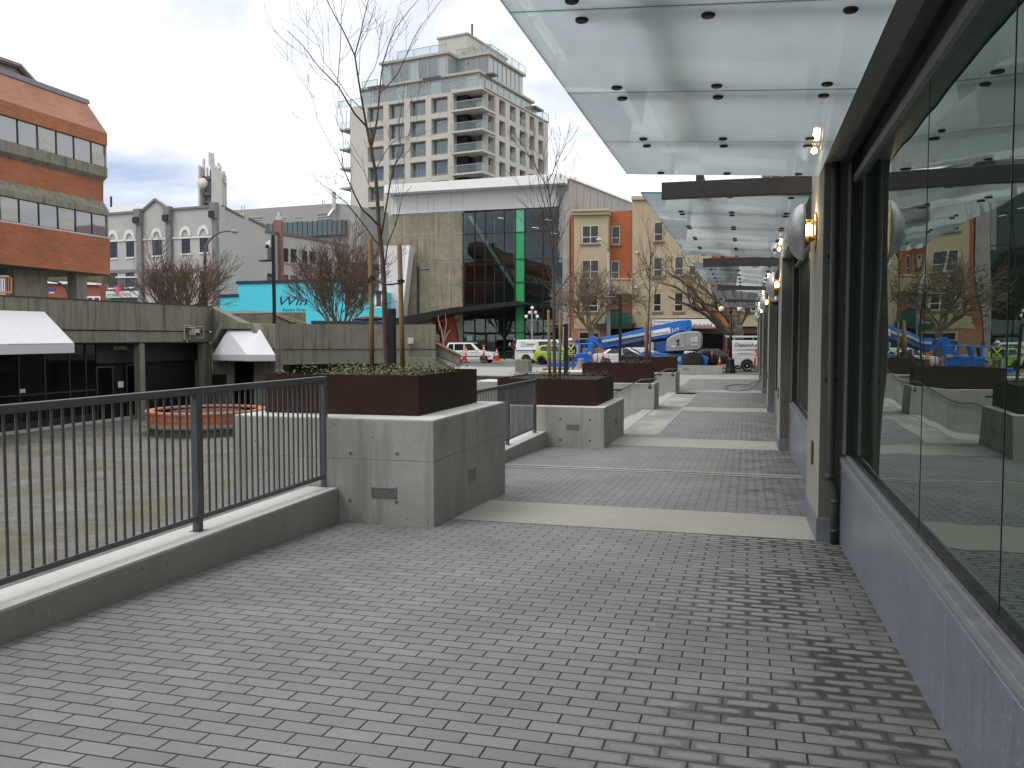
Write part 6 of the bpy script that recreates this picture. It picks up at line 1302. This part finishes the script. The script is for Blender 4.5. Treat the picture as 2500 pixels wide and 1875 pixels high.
# lettered white van with a ladder rack
L = 5.5; v = vehicle('service_van', 'lettered white service van with a roof rack, cut off by the shop piers', 'van', from_rear(1779, 56.8, L), L, 2.0, [(-2.72, .5), (-2.75, 1.25), (1.35, 1.25), (2.4, 1.12), (2.72, .95), (2.75, .5)], [(-2.74, 1.23), (-2.60, 2.02), (.95, 2.04), (1.55, 1.23)], (-1.55, 1.75), .37, M_carw,
    [[(.35, 1.30), (.35, 1.86), (.92, 1.86), (1.3, 1.3)]], handles=((.4, 1.05),), seams=((.25, .45, 1.9), (-.9, .45, 1.9)), mirrors=(1.25, 1.3, M_trim), rear_light=(.85, .55), gc=.33, roofw=.12)
sd = v; yv = -.945
def vfac(z): return -(.95 - (.95 - .88) * (z - 1.23) / .81) - .012
letters('lettering', 'Depend-a', plain('charcoal_print', (.045, .045, .05), .5), v, (-2.38, vfac(1.62) - .02, 1.62), (1, 0, 0), (0, 0, 1), .25, 1.42, shear=.4, world=False)
letters('lettering', 'OVERHEAD DOORS &', plain('charcoal_print', (.045, .045, .05), .5), v, (-2.18, -1.006, 1.12), (1, 0, 0), (0, 0, 1), .11, 1.45, world=False)
MB().hexa([(-2.4, -.965, 1.40), (-.3, -.965, 1.40), (-.3, -.955, 1.40), (-2.4, -.955, 1.40), (-2.4, -.965, 1.415), (-.3, -.965, 1.47), (-.3, -.955, 1.47), (-2.4, -.955, 1.415)]).build('stripe', plain('maroon_print', (.20, .02, .04), .5), v, world=False)
MB().box(-2.2, -.75, -1.004, -1.0, 1.05, 1.06).build('stripe', plain('grey_print', (.16, .16, .17), .5), v, world=False)
rk = MB()
for y in (-.62, .62): rk.tube([(-2.9, y, 2.24), (1.1, y, 2.24)], .025, 5)
for x in (-2.4, -1.2, 0, .9): rk.tube([(x, -.8, 2.03), (x, -.8, 2.2), (x, .8, 2.2), (x, .8, 2.03)], .022, 5)
rk.build('roof_rack', M_alu, v, world=False)
ld = MB()
for y in (-.45, -.05): ld.tube([(-3.0, y, 2.30), (1.0, y, 2.30)], .03, 5)
for k_ in range(12): ld.tube([(-2.8 + .33 * k_, -.45, 2.30), (-2.8 + .33 * k_, -.05, 2.30)], .016, 4)
tag(ld.build('ladder', M_alu, None), 'aluminium ladder lying on the roof rack of the lettered van', 'ladder'); o = C.objects['ladder']; o.location = v.location

# ================================================================ boom lift
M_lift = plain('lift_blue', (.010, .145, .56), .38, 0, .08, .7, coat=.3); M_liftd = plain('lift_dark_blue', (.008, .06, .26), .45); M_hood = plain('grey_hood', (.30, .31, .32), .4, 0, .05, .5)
D0 = 54.5; o_ = atD(1600, 860, D0); FBm = Facade(o_.xy, (1, 0)); r3 = lambda x, y: (1360 + x / 5.53, 760 + y / 5.53)
BL_ = thing('boom_lift', 'big blue boom lift with a grey engine hood parked across the street end', 'boom lift', (o_.x, o_.y, rz(o_.x, o_.y)))
def lp(name, pts, n0, n1, m, par=BL_, **k): return wpoly(name, FBm, [r3(*q) for q in pts], n0, n1, m, par, **k)
lp('chassis', [(880, 610), (1050, 585), (1320, 560), (1590, 570), (1980, 600), (2040, 640), (2020, 730), (1680, 735), (1000, 735), (890, 700)], -1.9, -.1, M_lift, bevel=.04)
for (x, y, n_, lab) in ((1835, 722, .2, 0), (2010, 715, -2.2, 0), (985, 722, .2, 0), (1160, 715, -2.2, 0)):
    u, z = FBm.px(*r3(x, y)); c = FBm.P(u, max(z, rz(o_.x, o_.y) + .62), n_ - .15); w_ = MB().lathe([(.36, -.2), (.58, -.22), (.63, -.15), (.63, .15), (.58, .22), (.36, .2)], c, 28, 'y').build('wheel', M_rub, BL_, True)
    tr_ = MB()
    for k_ in range(22):
        a = 2 * math.pi * k_ / 22
        for s_ in (-1, 1): tr_.tube([c + Vector((math.cos(a) * .63, s_ * .21, math.sin(a) * .63)), c + Vector((math.cos(a + .14) * .66, s_ * .02, math.sin(a + .14) * .66))], .035, 4)
    tr_.build('tread', M_rub, w_); MB().lathe([(.001, .16), (.10, .17), (.14, .10), (.34, .16), (.36, .2), (.38, .0)], c, 20, 'y').build('rim', plain('dusty_rim', (.22, .21, .20), .6), w_, True)
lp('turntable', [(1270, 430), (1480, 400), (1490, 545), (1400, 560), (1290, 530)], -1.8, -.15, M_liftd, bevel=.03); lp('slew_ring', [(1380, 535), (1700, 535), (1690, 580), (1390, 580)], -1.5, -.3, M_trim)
lp('side_tank', [(1258, 425), (1305, 418), (1312, 500), (1290, 530), (1262, 505)], -.9, .1, plain('pale_grey_tank', (.40, .40, .40), .5), bevel=.04)
hd = lp('hood', [(1475, 540), (1478, 470), (1488, 375), (1560, 325), (1640, 290), (1790, 268), (1905, 272), (1945, 300), (1955, 340), (1945, 490), (1905, 520)], -1.2, .35, M_hood, bevel=.09)
lp('hood_panel', [(1482, 470), (1940, 445), (1942, 490), (1905, 512), (1482, 535)], .36, .375, plain('grey_hood_lower', (.24, .25, .26), .45), hd); lp('hood_seam', [(1728, 300), (1732, 300), (1732, 525), (1728, 525)], .36, .366, M_trim, hd)
lp('hood_vent', [(1620, 382), (1655, 378), (1655, 410), (1640, 420), (1655, 440), (1650, 462), (1628, 462), (1632, 425), (1618, 412)], .36, .372, M_dark, hd)
for a, b_ in (((1555, 462), (1600, 478)), ((1830, 445), (1850, 460)), ((1870, 440), (1885, 455)), ((1690, 462), (1720, 472))): lp('sticker', [a, (b_[0], a[1]), b_, (a[0], b_[1])], .376, .379, M_white, hd)
def sign_plate(pts, txts, par, n):
    pl_ = lp('sign_plate', pts, n - .01, n, M_white, par)
    for txt, p0, p1, h in txts:
        (u0, z0), (u1, z1) = FBm.px(*r3(*p0)), FBm.px(*r3(*p1)); d = (FBm.P(u1, z1) - FBm.P(u0, z0)); L_ = d.length; d.normalize(); zd = Vector((-d.z, 0, d.x)); letters('lettering', txt, M_navy, pl_, FBm.P(u0, z0, n + .004), d, zd, h, L_, depth=.006)
    return pl_
sp1 = sign_plate([(1815, 352), (1905, 345), (1905, 405), (1815, 412)], [('United', (1858, 372), (1898, 369), .07), ('Rentals', (1858, 396), (1898, 393), .07)], hd, .392)
def ring_logo(p, rx, rz_, par, n):
    u, z = FBm.px(*r3(*p)); mb = MB(); k = 18
    for i in range(k):
        a, b_ = 2 * math.pi * i / k, 2 * math.pi * (i + 1) / k
        th = lambda q_: .68 if math.cos(q_) < 0 else .82
        mb.add([FBm.P(u + rx * math.cos(a), z + rz_ * math.sin(a), n), FBm.P(u + rx * math.cos(b_), z + rz_ * math.sin(b_), n), FBm.P(u + rx * .55 * math.cos(b_), z + rz_ * th(b_) * math.sin(b_), n), FBm.P(u + rx * .55 * math.cos(a), z + rz_ * th(a) * math.sin(a), n)], [(0, 1, 2, 3)])
    mb.build('ring_emblem', M_navy, par)
ring_logo((1836, 380), .065, .125, sp1, .396)
# main boom, rising to the pivot on the right
bm = lp('boom', [(580, 352), (800, 318), (1240, 212), (1640, 122), (1655, 250), (1250, 365), (800, 462), (590, 500)], -.95, -.35, M_lift, bevel=.02)
lp('boom_section', [(445, 372), (600, 352), (600, 495), (560, 490)], -.9, -.45, M_liftd); lp('boom_side', [(600, 392), (1180, 285), (1240, 270), (1240, 300), (1180, 318), (600, 425)], -.34, -.25, plain('pale_tube_paint', (.48, .49, .49), .5), bm)
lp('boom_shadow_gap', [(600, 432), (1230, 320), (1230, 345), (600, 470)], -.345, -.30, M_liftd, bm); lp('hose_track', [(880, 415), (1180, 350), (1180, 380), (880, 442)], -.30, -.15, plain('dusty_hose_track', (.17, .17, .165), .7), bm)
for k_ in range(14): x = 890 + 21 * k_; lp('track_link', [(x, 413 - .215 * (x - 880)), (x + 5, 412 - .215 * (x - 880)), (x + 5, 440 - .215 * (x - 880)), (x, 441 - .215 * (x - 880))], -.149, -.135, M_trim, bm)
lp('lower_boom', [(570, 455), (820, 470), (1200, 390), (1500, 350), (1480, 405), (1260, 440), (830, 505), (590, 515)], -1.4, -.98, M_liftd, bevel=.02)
pv_ = lp('boom_pivot', [(1640, 122), (1790, 112), (1805, 140), (1803, 262), (1770, 275), (1650, 262), (1480, 345), (1330, 380), (1250, 372), (1500, 300), (1640, 250)], -.98, -.30, M_lift, bevel=.03)
for x, y, r in ((1755, 215, .075), (1765, 135, .05)): u, z = FBm.px(*r3(x, y)); MB().lathe([(.001, -.01), (r, -.01), (r, .02), (.001, .02)], FBm.P(u, z, -.29), 14, 'y').build('pivot_pin', M_liftd, pv_, True)
lp('tail_lamp', [(1770, 275), (1808, 250), (1808, 280), (1790, 292)], -.6, -.3, M_trim)
bp = sign_plate([(1245, 268), (1520, 215), (1530, 295), (1245, 350)], [('United Rentals', (1298, 328), (1510, 288), .155)], bm, -.235)
ring_logo((1268, 305), .085, .155, bp, -.228)
(u0, z0), (u1, z1) = FBm.px(*r3(1548, 284)), FBm.px(*r3(1650, 264)); d = FBm.P(u1, z1) - FBm.P(u0, z0); L_ = d.length; d.normalize(); letters('lettering', 'S-125', M_white, bm, FBm.P(u0, z0, -.33), d, Vector((-d.z, 0, d.x)), .22, L_, depth=.006, font_off=.02)
cp_ = lp('sign_plate', [(1250, 608), (1668, 615), (1665, 668), (1250, 662)], -.11, -.085, M_white); (u0, z0), (u1, z1) = FBm.px(*r3(1270, 652)), FBm.px(*r3(1655, 655)); letters('lettering', 'UNITED RENTS', M_dark, cp_, FBm.P(u0, z0, -.082), FBm.u, (0, 0, 1), .15, u1 - u0)
# jib and basket at the left end
lp('jib_head', [(432, 345), (480, 338), (540, 360), (600, 430), (590, 490), (545, 470), (500, 420), (470, 400)], -.85, -.40, M_lift, bevel=.02)
lp('jib', [(432, 345), (490, 350), (455, 580), (360, 585)], -.8, -.45, M_lift, bevel=.02); hs = MB()
for k_ in range(4): hs.tube([FBm.P(*FBm.px(*r3(490 + 10 * k_, 360)), -.3), FBm.P(*FBm.px(*r3(540 + 6 * k_, 372)), -.2), FBm.P(*FBm.px(*r3(560, 400 + 8 * k_)), -.25), FBm.P(*FBm.px(*r3(600, 420)), -.3)], .022, 5)
hs.build('hose', M_trim, BL_)
bk = MB(); g = lambda x, y, n: FBm.P(*FBm.px(*r3(x, y)), n)
for n_ in (.9, -1.3):
    for y in (438, 565, 690): bk.tube([g(-90, y, n_), g(500, y + 2, n_)], .035, 5)
    for x in (-90, 40, 200, 330, 395, 498): bk.tube([g(x, 438, n_), g(x, 700, n_)], .03, 5)
for x in (-90, 200, 498):
    for y in (438, 565, 690): bk.tube([g(x, y, .9), g(x, y, -1.3)], .03, 5)
bk.build('basket_rail', M_lift, BL_); lp('basket_floor', [(-95, 690), (505, 690), (505, 745), (-95, 745)], -1.3, .9, M_lift); lp('control_box', [(240, 455), (330, 450), (325, 570), (245, 572)], .3, .75, plain('pale_control_panel', (.42, .42, .42), .5)); lp('control_back', [(300, 455), (345, 455), (345, 570), (300, 570)], .1, .3, M_trim)
for x in (240, 380): lp('roll_guard', [(x - 28, 400), (x - 20, 382), (x + 20, 382), (x + 28, 400), (x + 28, 435), (x - 28, 435)], -.9, -.85, M_liftd)
lp('lower_bracket', [(230, 585), (440, 575), (430, 690), (235, 690)], -.9, -.5, M_lift); lp('warning_label', [(455, 545), (495, 545), (495, 580), (455, 580)], .905, .92, plain('yellow_label', (.6, .42, .03), .5))

# ================================================================ street furniture
M_orange = plain('traffic_orange', (.75, .085, .018), .45, 0, .08, 3); M_refl = plain('reflective_white', (.62, .60, .58), .4)
def cone(px, yt, yb, D, label):
    a, b_ = atD(px, yt, D), atD(px, yb, D); H = a.z - b_.z; t = thing('traffic_cone', label, 'traffic cone', (b_.x, b_.y, b_.z), 0, 'traffic cones on the street')
    r0, r1 = H * .19, H * .035; R_ = lambda f_: r0 + (r1 - r0) * f_
    MB().box(-H * .27, H * .27, -H * .27, H * .27, 0, H * .045).build('base', M_orange, t, world=False); MB().lathe([(R_(0), H * .045), (R_(1), H)], (0, 0, 0), 16).build('cone_body', M_orange, t, True, world=False)
    for f0, f1 in ((.42, .58), (.68, .80)): MB().lathe([(R_(f0) + .006, H * (.045 + .955 * f0)), (R_(f1) + .006, H * (.045 + .955 * f1))], (0, 0, 0), 16).build('reflective_band', M_refl, t, True, world=False)
def delineator(px, yt, yb, D, label, lean=0.0):
    a, b_ = atD(px, yt, D), atD(px, yb, D); H = a.z - b_.z; t = thing('delineator_post', label, 'traffic post', (b_.x, b_.y, b_.z), 0, 'orange delineator posts on the street'); t.rotation_euler = (0, lean, 0)
    MB().lathe([(H * .24, 0), (H * .22, H * .04), (H * .07, H * .05)], (0, 0, 0), 12).build('base', M_trim, t, world=False); MB().lathe([(H * .055, H * .05), (H * .05, H * .9), (H * .02, H * .92), (H * .07, H * .95), (H * .06, H)], (0, 0, 0), 12).build('tube', M_orange, t, True, world=False)
    for f0, f1 in ((.60, .68), (.75, .83)): MB().lathe([(H * .058, H * f0), (H * .056, H * f1)], (0, 0, 0), 12).build('reflective_band', M_refl, t, True, world=False)
cone(1132, 856, 880, 65.5, 'plain orange cone behind the left delineator post, by the minivan'); cone(1213, 851.5, 882, 63.5, 'tall banded traffic cone just right of the white minivan'); cone(1439.5, 868, 886, 57.5, 'small banded traffic cone by the lift basket'); cone(1472, 858, 880, 58, 'narrow banded traffic cone in front of the white sedan wheel'); cone(1757, 871, 894, 53.8, 'banded traffic cone on the street beside the low concrete wall')
delineator(1137.6, 846, 885, 62.0, 'left orange delineator post in front of the minivan door'); delineator(1181, 842, 883, 62.5, 'orange delineator post in front of the minivan wheel'); delineator(1447, 864, 884, 58.5, 'short orange delineator post right of the small basket cone'); delineator(1738, 854, 884, 55.5, 'orange delineator post beside the lift wheel and black sedan'); delineator(1841, 855, 902, 51.5, 'tilted orange delineator post in front of the lettered van', .07)
def led_post(px, yt, zb, D, label, head, hy, w=.13, hl=.62, extra=None):
    a = atD(px, yt, D); t = thing('lamp_post', label, 'lamp post', (a.x, a.y, zb), 0, 'black square lamp posts'); H = a.z - zb
    MB().box(-w / 2, w / 2, -w / 2, w / 2, 0, H).box(-w, w, -w, w, 0, .03).build('post', M_black, t, world=False, bevel=.008); z = atD(px, hy, D).z - zb; s_ = head
    MB().box(min(0, s_ * (w / 2 + .18)), max(0, s_ * (w / 2 + .18)), -.05, .05, z - .03, z + .03).build('arm', M_black, t, world=False)
    cx = s_ * (w / 2 + .10 + hl / 2); prof = [(.001, .075), (.10, .07), (.19, .035), (.21, 0), (.19, -.03), (.001, -.035)]
    hd_ = MB().lathe(prof, (0, 0, 0), 20); hd_.v = [Vector((cx + v.x * hl / .42, v.y * .95, z + v.z)) for v in hd_.v]; hh = hd_.build('lamp_head', plain('dark_slate_head', (.030, .032, .042), .3, .4), t, True, world=False)
    ln_ = MB().lathe([(.001, 0), (.12, 0), (.12, .01), (.001, .01)], (0, 0, 0), 14); ln_.v = [Vector((cx + v.x * hl / .42, v.y * .9, z - .045 + v.z)) for v in ln_.v]; ln_.build('lens', plain('led_lens', (.5, .5, .48), .3), hh, world=False)
    return t
ta = led_post(667, 573, 2.3, 40, 'black square lamp post with security camera and panel in front of the turquoise shop', -1, 636); 
za = lambda y: atD(667, y, 40).z - 2.3
MB().box(-.30, -.09, -.04, .04, za(634), za(603)).build('panel', M_rail, ta, world=False); cmr = MB().box(-.34, -.12, -.1, .1, za(596), za(590)).box(-.2, -.1, -.12, .12, za(598), za(586)).build('camera_housing', M_white, ta, world=False); MB().ball((-.33, 0, za(601)), .09, 12, 8).build('camera_dome', M_black, cmr, True, world=False)
led_post(956.5, 753, PLAZA, 17.3, 'thick black lamp post with a wide dark head right behind the nearest young tree', -1, 779, .135, .66); led_post(1020.5, 650, 1.9, 52, 'thin black lamp post in front of the stained concrete panels', 1, 659); led_post(1382, 790, PLAZA, 29.5, 'black lamp post standing beside the worker in the reflective vest', -1, 795); led_post(1515, 720, -.4, 40, 'tall black lamp post in front of the boom lift', -1, 727)
M_globe = plain('white_globe', (.80, .80, .78), .3, 0, .02); M_gpost = plain('grey_green_post', (.16, .18, .175), .5)
D = 70.5; b0 = atD(1299, 880, D); t = thing('globe_lamp', 'grey street lamp with a cluster of five white globes in front of the glass hall', 'street lamp', (b0.x, b0.y, -.2)); w = lambda x, y, dy=0: atD(x, y, D) + Vector((0, dy, 0))
MB().tube([Vector((b0.x, b0.y, -.2)), w(1299, 850), w(1299, 757)], [.14, .10, .07], 10).lathe([(.26, -.2), (.24, .5), (.15, .7)], (b0.x, b0.y, 0), 12).build('post', M_gpost, t, True); arm = MB()
for x in (1285.6, 1292, 1306, 1312.5): arm.tube([w(1299, 781), w((x + 1299) / 2, 783), w(x, 778)], .04, 5)
arm.tube([w(1285, 783.5), w(1313, 783.5)], .03, 5).build('arm', M_gpost, t)
for x, y, dy in ((1299.5, 751.5, 0), (1292, 763, .2), (1306, 763, .2), (1285.6, 773, -.1), (1312.5, 773, -.1)): MB().ball(w(x, y, dy), .145, 14, 10).build('globe', M_globe, t, True)
D = 53.6; b0 = atD(1783, 913, D); t = thing('globe_lamp', 'black ornate street lamp with two white globes at the street end of the walkway', 'street lamp', tuple(b0)); w = lambda x, y: atD(x, y, D)
MB().lathe([(.38, 0), (.38, .08), (.33, .10), (.30, .30), (.27, .34), (.23, .85), (.25, .90), (.16, .96), (.10, 1.05)], tuple(b0), 8).build('base', M_black, t); MB().tube([b0 + Vector((0, 0, 1.0)), w(1784, 830), w(1784, 752)], [.10, .085, .065], 10).lathe([(.1, -.1), (.12, 0), (.1, .1)], w(1784, 760), 10).build('post', M_black, t, True)
MB().tube([w(1762, 763), w(1763, 758), w(1773, 752), w(1784, 753), w(1796, 752), w(1805, 758), w(1806, 763)], .05, 6).tube([w(1757, 771.5), w(1809, 771.5)], .022, 5).lathe([(.1, 0), (.13, .06), (.05, .1)], w(1762, 763), 10).lathe([(.1, 0), (.13, .06), (.05, .1)], w(1806, 763), 10).build('arm', M_black, t, True)
for x in (1761.5, 1806): MB().ball(w(x, 754.5), .185, 18, 12).build('globe', M_globe, t, True)
MB().tube([w(1784, 745), w(1784, 752)], [.02, .07], 6).build('finial', M_black, t)
M_cobra = plain('galvanised_grey', (.28, .29, .29), .5, .3)
D = 58; b0 = atD(503, 790, D); t = thing('street_lamp', 'dark street lamp with a curved arm in front of the grey heritage building', 'street lamp', (b0.x, b0.y, -.3)); w = lambda x, y: atD(x, y, D)
MB().tube([Vector((b0.x, b0.y, -.3)), w(503, 744), w(500.5, 643)], [.14, .13, .11], 8).build('post', M_frame, t, True); MB().tube([w(500.5, 643), w(500.5, 620), w(503, 603), w(509, 590), w(521, 576), w(534, 568), w(548, 565), w(566, 564.5)], [.10, .09, .085, .08, .07, .06, .055, .05], 8).build('arm', plain('mid_grey_arm', (.10, .10, .105), .5), t, True)
MB().tube([w(564, 564.3), w(572, 564.6), w(582, 567)], [.07, .17, .05], 8).build('lamp_head', M_cobra, t, True)
D = 71; b0 = atD(1486, 860, D); t = thing('street_lamp', 'tall pale grey street lamp with a curved arm in front of the orange apartments', 'street lamp', (b0.x, b0.y, -.4)); w = lambda x, y: atD(x, y, D)
MB().tube([Vector((b0.x, b0.y, -.4)), w(1486, 800), w(1485, 615)], [.20, .17, .11], 8).build('post', M_cobra, t, True); MB().tube([w(1485, 615), w(1484, 606), w(1481, 598), w(1475, 590), w(1467, 586)], .07, 6).build('arm', M_cobra, t, True); MB().tube([w(1470, 586.5), w(1463, 585), w(1456, 585)], [.06, .16, .08], 8).build('lamp_head', plain('pale_lamp_head', (.5, .5, .5), .4), t, True)
p = atD(1278.5, 907, 45.5); tag(MB().hexa([(p.x - .37, p.y - .4, p.z), (p.x + .37, p.y - .4, p.z), (p.x + .37, p.y + .4, p.z), (p.x - .37, p.y + .4, p.z), (p.x - .355, p.y - .39, p.z + .62), (p.x + .355, p.y - .39, p.z + .62), (p.x + .355, p.y + .39, p.z + .62), (p.x - .355, p.y + .39, p.z + .62)]).build('concrete_block', M_old, None, bevel=.02), 'square weathered concrete block on the sidewalk in front of the cargo van', 'bollard')
p = atD(1412, 915, 44.0); t = thing('sawhorse', 'pale wooden sawhorse barrier on the sidewalk beside the worker', 'barrier', (p.x, p.y, p.z)); M_pine = plain('pale_pine', (.50, .36, .24), .8, 0, .1, 5)
lg = [((-.19, -.3, 0), (.07, -.05, .78)), ((-.19, .6, 0), (.07, .55, .78)), ((.14, -.3, 0), (.09, -.05, .80)), ((.14, .6, 0), (.09, .55, .80))]
for a, b_ in lg: MB().tube([a, b_], .045, 4).build('leg', M_pine, t, world=False)
MB().box(.02, .13, -.25, .75, .74, .83).build('top_rail', M_pine, t, world=False); MB().tube([(-.03, -.24, .46), (.12, -.24, .46)], .035, 4).build('brace', M_pine, t, world=False)
# wooden pallet bits and kerb stop under the basket
p = atD(1352, 906, 46); tag(MB().box(p.x - .5, p.x + .5, p.y - .5, p.y + .5, p.z, p.z + .16).build('wooden_pallet', plain('old_wood', (.19, .14, .10), .9), None), 'low wooden pallet on the sidewalk under the lift basket', 'pallet')
# bike racks on the far pavement
for i, x in enumerate((1180, 1197, 1232)):
    p = atD(x, 878, 73.0); z = street_z(p.x) + .02; t = MB().tube([(p.x, p.y, z), (p.x, p.y, z + .55), (p.x + .12, p.y, z + .72), (p.x + .42, p.y, z + .78), (p.x + .72, p.y, z + .72), (p.x + .84, p.y, z + .55), (p.x + .84, p.y, z)], .04, 6).build('bike_rack', M_black, None, True)
    tag(t, ['black hoop bike rack on the far pavement nearest the minivan', 'middle black hoop bike rack on the far pavement', 'black hoop bike rack beside the standing pedestrian'][i], 'bike rack', 'bike racks on the far pavement')

# ================================================================ people
def skin_body(name, joints, edges, m, parent):
    """one continuous body grown from a skeleton of joints with radii"""
    me = bpy.data.meshes.new(name); me.from_pydata([j[0] for j in joints], edges, []); me.materials.append(m); o = bpy.data.objects.new(name, me); C.objects.link(o); o.parent = parent
    md = o.modifiers.new('skin', 'SKIN'); md.use_smooth_shade = True
    for v, j in zip(me.skin_vertices[0].data, joints): v.radius = j[1]
    me.skin_vertices[0].data[0].use_root = True
    s_ = o.modifiers.new('sub', 'SUBSURF'); s_.levels = 2; s_.render_levels = 2; return o
M_skin = plain('skin_tone', (.42, .25, .17), .6); M_jean = plain('grey_trousers', (.10, .10, .105), .85, 0, .15, 8); M_jkt = plain('black_jacket', (.016, .016, .019), .75); M_hi = plain('hi_vis_yellow', (.55, .62, .04), .5)
def person(label, px, yt, yb, D, rz_, jacket, legs, arms):
    a, b_ = atD(px, yt, D), atD(px, yb, D); s = (a.z - b_.z) / 1.80; t = thing('person', label, 'person', (b_.x, b_.y, b_.z), rz_); V = lambda x, y, z: (x * s, y * s, z * s); r = lambda q_: (q_ * s, q_ * s)
    J = [(V(0, 0, .98), (.15 * s, .12 * s)), (V(0, .01, 1.18), (.14 * s, .11 * s)), (V(0, .01, 1.38), (.165 * s, .12 * s)), (V(0, .02, 1.48), r(.07)), (V(0, .03, 1.56), r(.058)), (V(0, .04, 1.66), (.078 * s, .095 * s)), (V(0, .04, 1.74), (.062 * s, .08 * s))]
    E = [(0, 1), (1, 2), (2, 3), (3, 4), (4, 5), (5, 6)]
    def chain(start, pts):
        i = start
        for p, q_ in pts: J.append((V(*p), r(q_))); E.append((i, len(J) - 1)); i = len(J) - 1
    for s_ in (-1, 1):
        chain(0, [((s_ * .10, 0, .90), .098), ((s_ * .115, .02, .50), .062), ((s_ * .12, -.02, .10), .042), ((s_ * .125, .09, .04), .038), ((s_ * .13, .17, .03), .03)])
        chain(2, [((s_ * .19, .0, 1.42), .062)] + [((s_ * x, y, z), q_) for x, y, z, q_ in arms])
    b = skin_body('body', J, E, M_skin, t)
    me = b.data
    # clothing worn over the same skeleton: jacket on trunk and sleeves, trousers on hips and legs
    def cloth(name, keep, grow_, m):
        idx = [i for i in range(len(J)) if keep(i)]; mp_ = {k_: n for n, k_ in enumerate(idx)}
        return skin_body(name, [(J[i][0], (J[i][1][0] * grow_, J[i][1][1] * grow_)) for i in idx], [(mp_[p], mp_[q_]) for p, q_ in E if p in mp_ and q_ in mp_], m, t)
    na = len(arms); per = 5 + 1 + na
    leg = set(); arm_ = set()
    for k_ in range(2): leg |= {7 + per * k_ + i for i in range(3)}; arm_ |= {7 + per * k_ + 5 + i for i in range(na)}
    jk = cloth('jacket', lambda i: i in (0, 1, 2, 3) or i in arm_, 1.16, jacket); cloth('trousers', lambda i: i == 0 or i in leg, 1.14, legs)
    for s_ in (-1, 1):
        MB().add(*[[v_ for v_ in x] for x in ball_ellipsoid(V(s_ * .125, .10, .045), (.05 * s, .14 * s, .045 * s))]).build('shoe', M_trim, t, True, world=False)
        w_ = Vector(V(s_ * arms[-1][0], arms[-1][1], arms[-1][2])); pw = Vector(V(s_ * arms[-2][0], arms[-2][1], arms[-2][2])); d = (w_ - pw).normalized(); sd_ = d.cross(Vector((0, 0, 1))); sd_ = sd_.normalized() if sd_.length > .1 else Vector((1, 0, 0)); hn = MB()
        for k_ in range(4): o0 = w_ + sd_ * ((k_ - 1.5) * .02 * s); hn.tube([o0, o0 + d * .06 * s, o0 + d * (.10 + .012 * (k_ % 3)) * s - Vector((0, 0, .02 * s))], [.011 * s, .010 * s, .007 * s], 6)
        hn.tube([w_ - sd_ * .035 * s, w_ - sd_ * .06 * s + d * .05 * s], [.013 * s, .008 * s], 6); hn.build('hand', M_skin, t, True, world=False)
    # face: nose, ears, eyes, mouth; hair cap
    hz = 1.68; fc_ = MB(); fc_.add(*ball_ellipsoid(V(0, .145, hz - .02), (.014 * s, .022 * s, .024 * s)))
    for s_ in (-1, 1): fc_.add(*ball_ellipsoid(V(s_ * .088, .04, hz - .01), (.012 * s, .024 * s, .034 * s)))
    fc_.build('nose_and_ears', M_skin, t, True, world=False); ey = MB()
    for s_ in (-1, 1): ey.add(*ball_ellipsoid(V(s_ * .033, .128, hz + .01), (.013 * s, .008 * s, .008 * s)))
    ey.add(*ball_ellipsoid(V(0, .128, hz - .07), (.026 * s, .008 * s, .007 * s))); ey.build('eyes_and_mouth', plain('dark_features', (.06, .025, .02), .5), t, True, world=False)
    return t, V, s, jk
def ball_ellipsoid(c, r, n=12, m=8):
    b = MB().ball((0, 0, 0), 1, n, m); return [Vector((c[0] + v.x * r[0], c[1] + v.y * r[1], c[2] + v.z * r[2])) for v in b.v], b.f
t, V, s, jk = person('worker seen from behind in a dark jacket, yellow reflective vest straps and white hard hat', 1393, 826, 911, 44.6, R(15), M_jkt, M_jean, [(.27, -.02, 1.16, .05), (.25, .16, 1.02, .038), (.22, .26, 1.05, .03)])
vs_ = MB()
for a, b_ in (((-.17, -.135, 1.46), (.15, -.165, 1.08)), ((.17, -.135, 1.46), (-.15, -.165, 1.08))): vs_.tube([V(*a), V((a[0] + b_[0]) / 2, -.175, (a[2] + b_[2]) / 2), V(*b_)], .035 * s, 6)
vs_.tube([V(-.2, -.06, 1.1), V(-.1, -.16, 1.07), V(.1, -.16, 1.07), V(.2, -.06, 1.1)], .035 * s, 6).tube([V(-.17, -.12, 1.46), V(-.16, .06, 1.5), V(-.14, .15, 1.35)], .032 * s, 6).tube([V(.17, -.12, 1.46), V(.16, .06, 1.5), V(.14, .15, 1.35)], .032 * s, 6).build('vest_strap', M_hi, t, True, world=False)
ht = MB().add(*ball_ellipsoid(V(0, .04, 1.72), (.115 * s, .14 * s, .10 * s))); ht.v = [v if v.z > 1.70 * s else Vector((v.x * 1.12, (v.y - .04 * s) * 1.18 + .04 * s, 1.70 * s)) for v in ht.v]; ht.build('hard_hat', M_white, t, True, world=False)
MB().box(-.18 * s, .18 * s, -.14 * s, .13 * s, .93 * s, .98 * s).build('shirt_hem', M_white, t, world=False, bevel=.03)
t, V, s, jk = person('pedestrian in dark clothes and backpack standing in front of the glass hall', 1257, 822, 872, 71.5, R(60), M_jkt, plain('black_trousers', (.02, .02, .022), .85), [(.24, .0, 1.16, .05), (.24, .06, .95, .036), (.23, .09, .86, .028)])
MB().add(*ball_ellipsoid(V(0, .02, 1.73), (.088 * s, .105 * s, .085 * s))).build('hair', plain('dark_hair', (.025, .016, .011), .7), t, True, world=False); MB().box(-.15 * s, .15 * s, -.32 * s, -.13 * s, 1.05 * s, 1.48 * s).build('backpack', M_trim, t, world=False, bevel=.05)
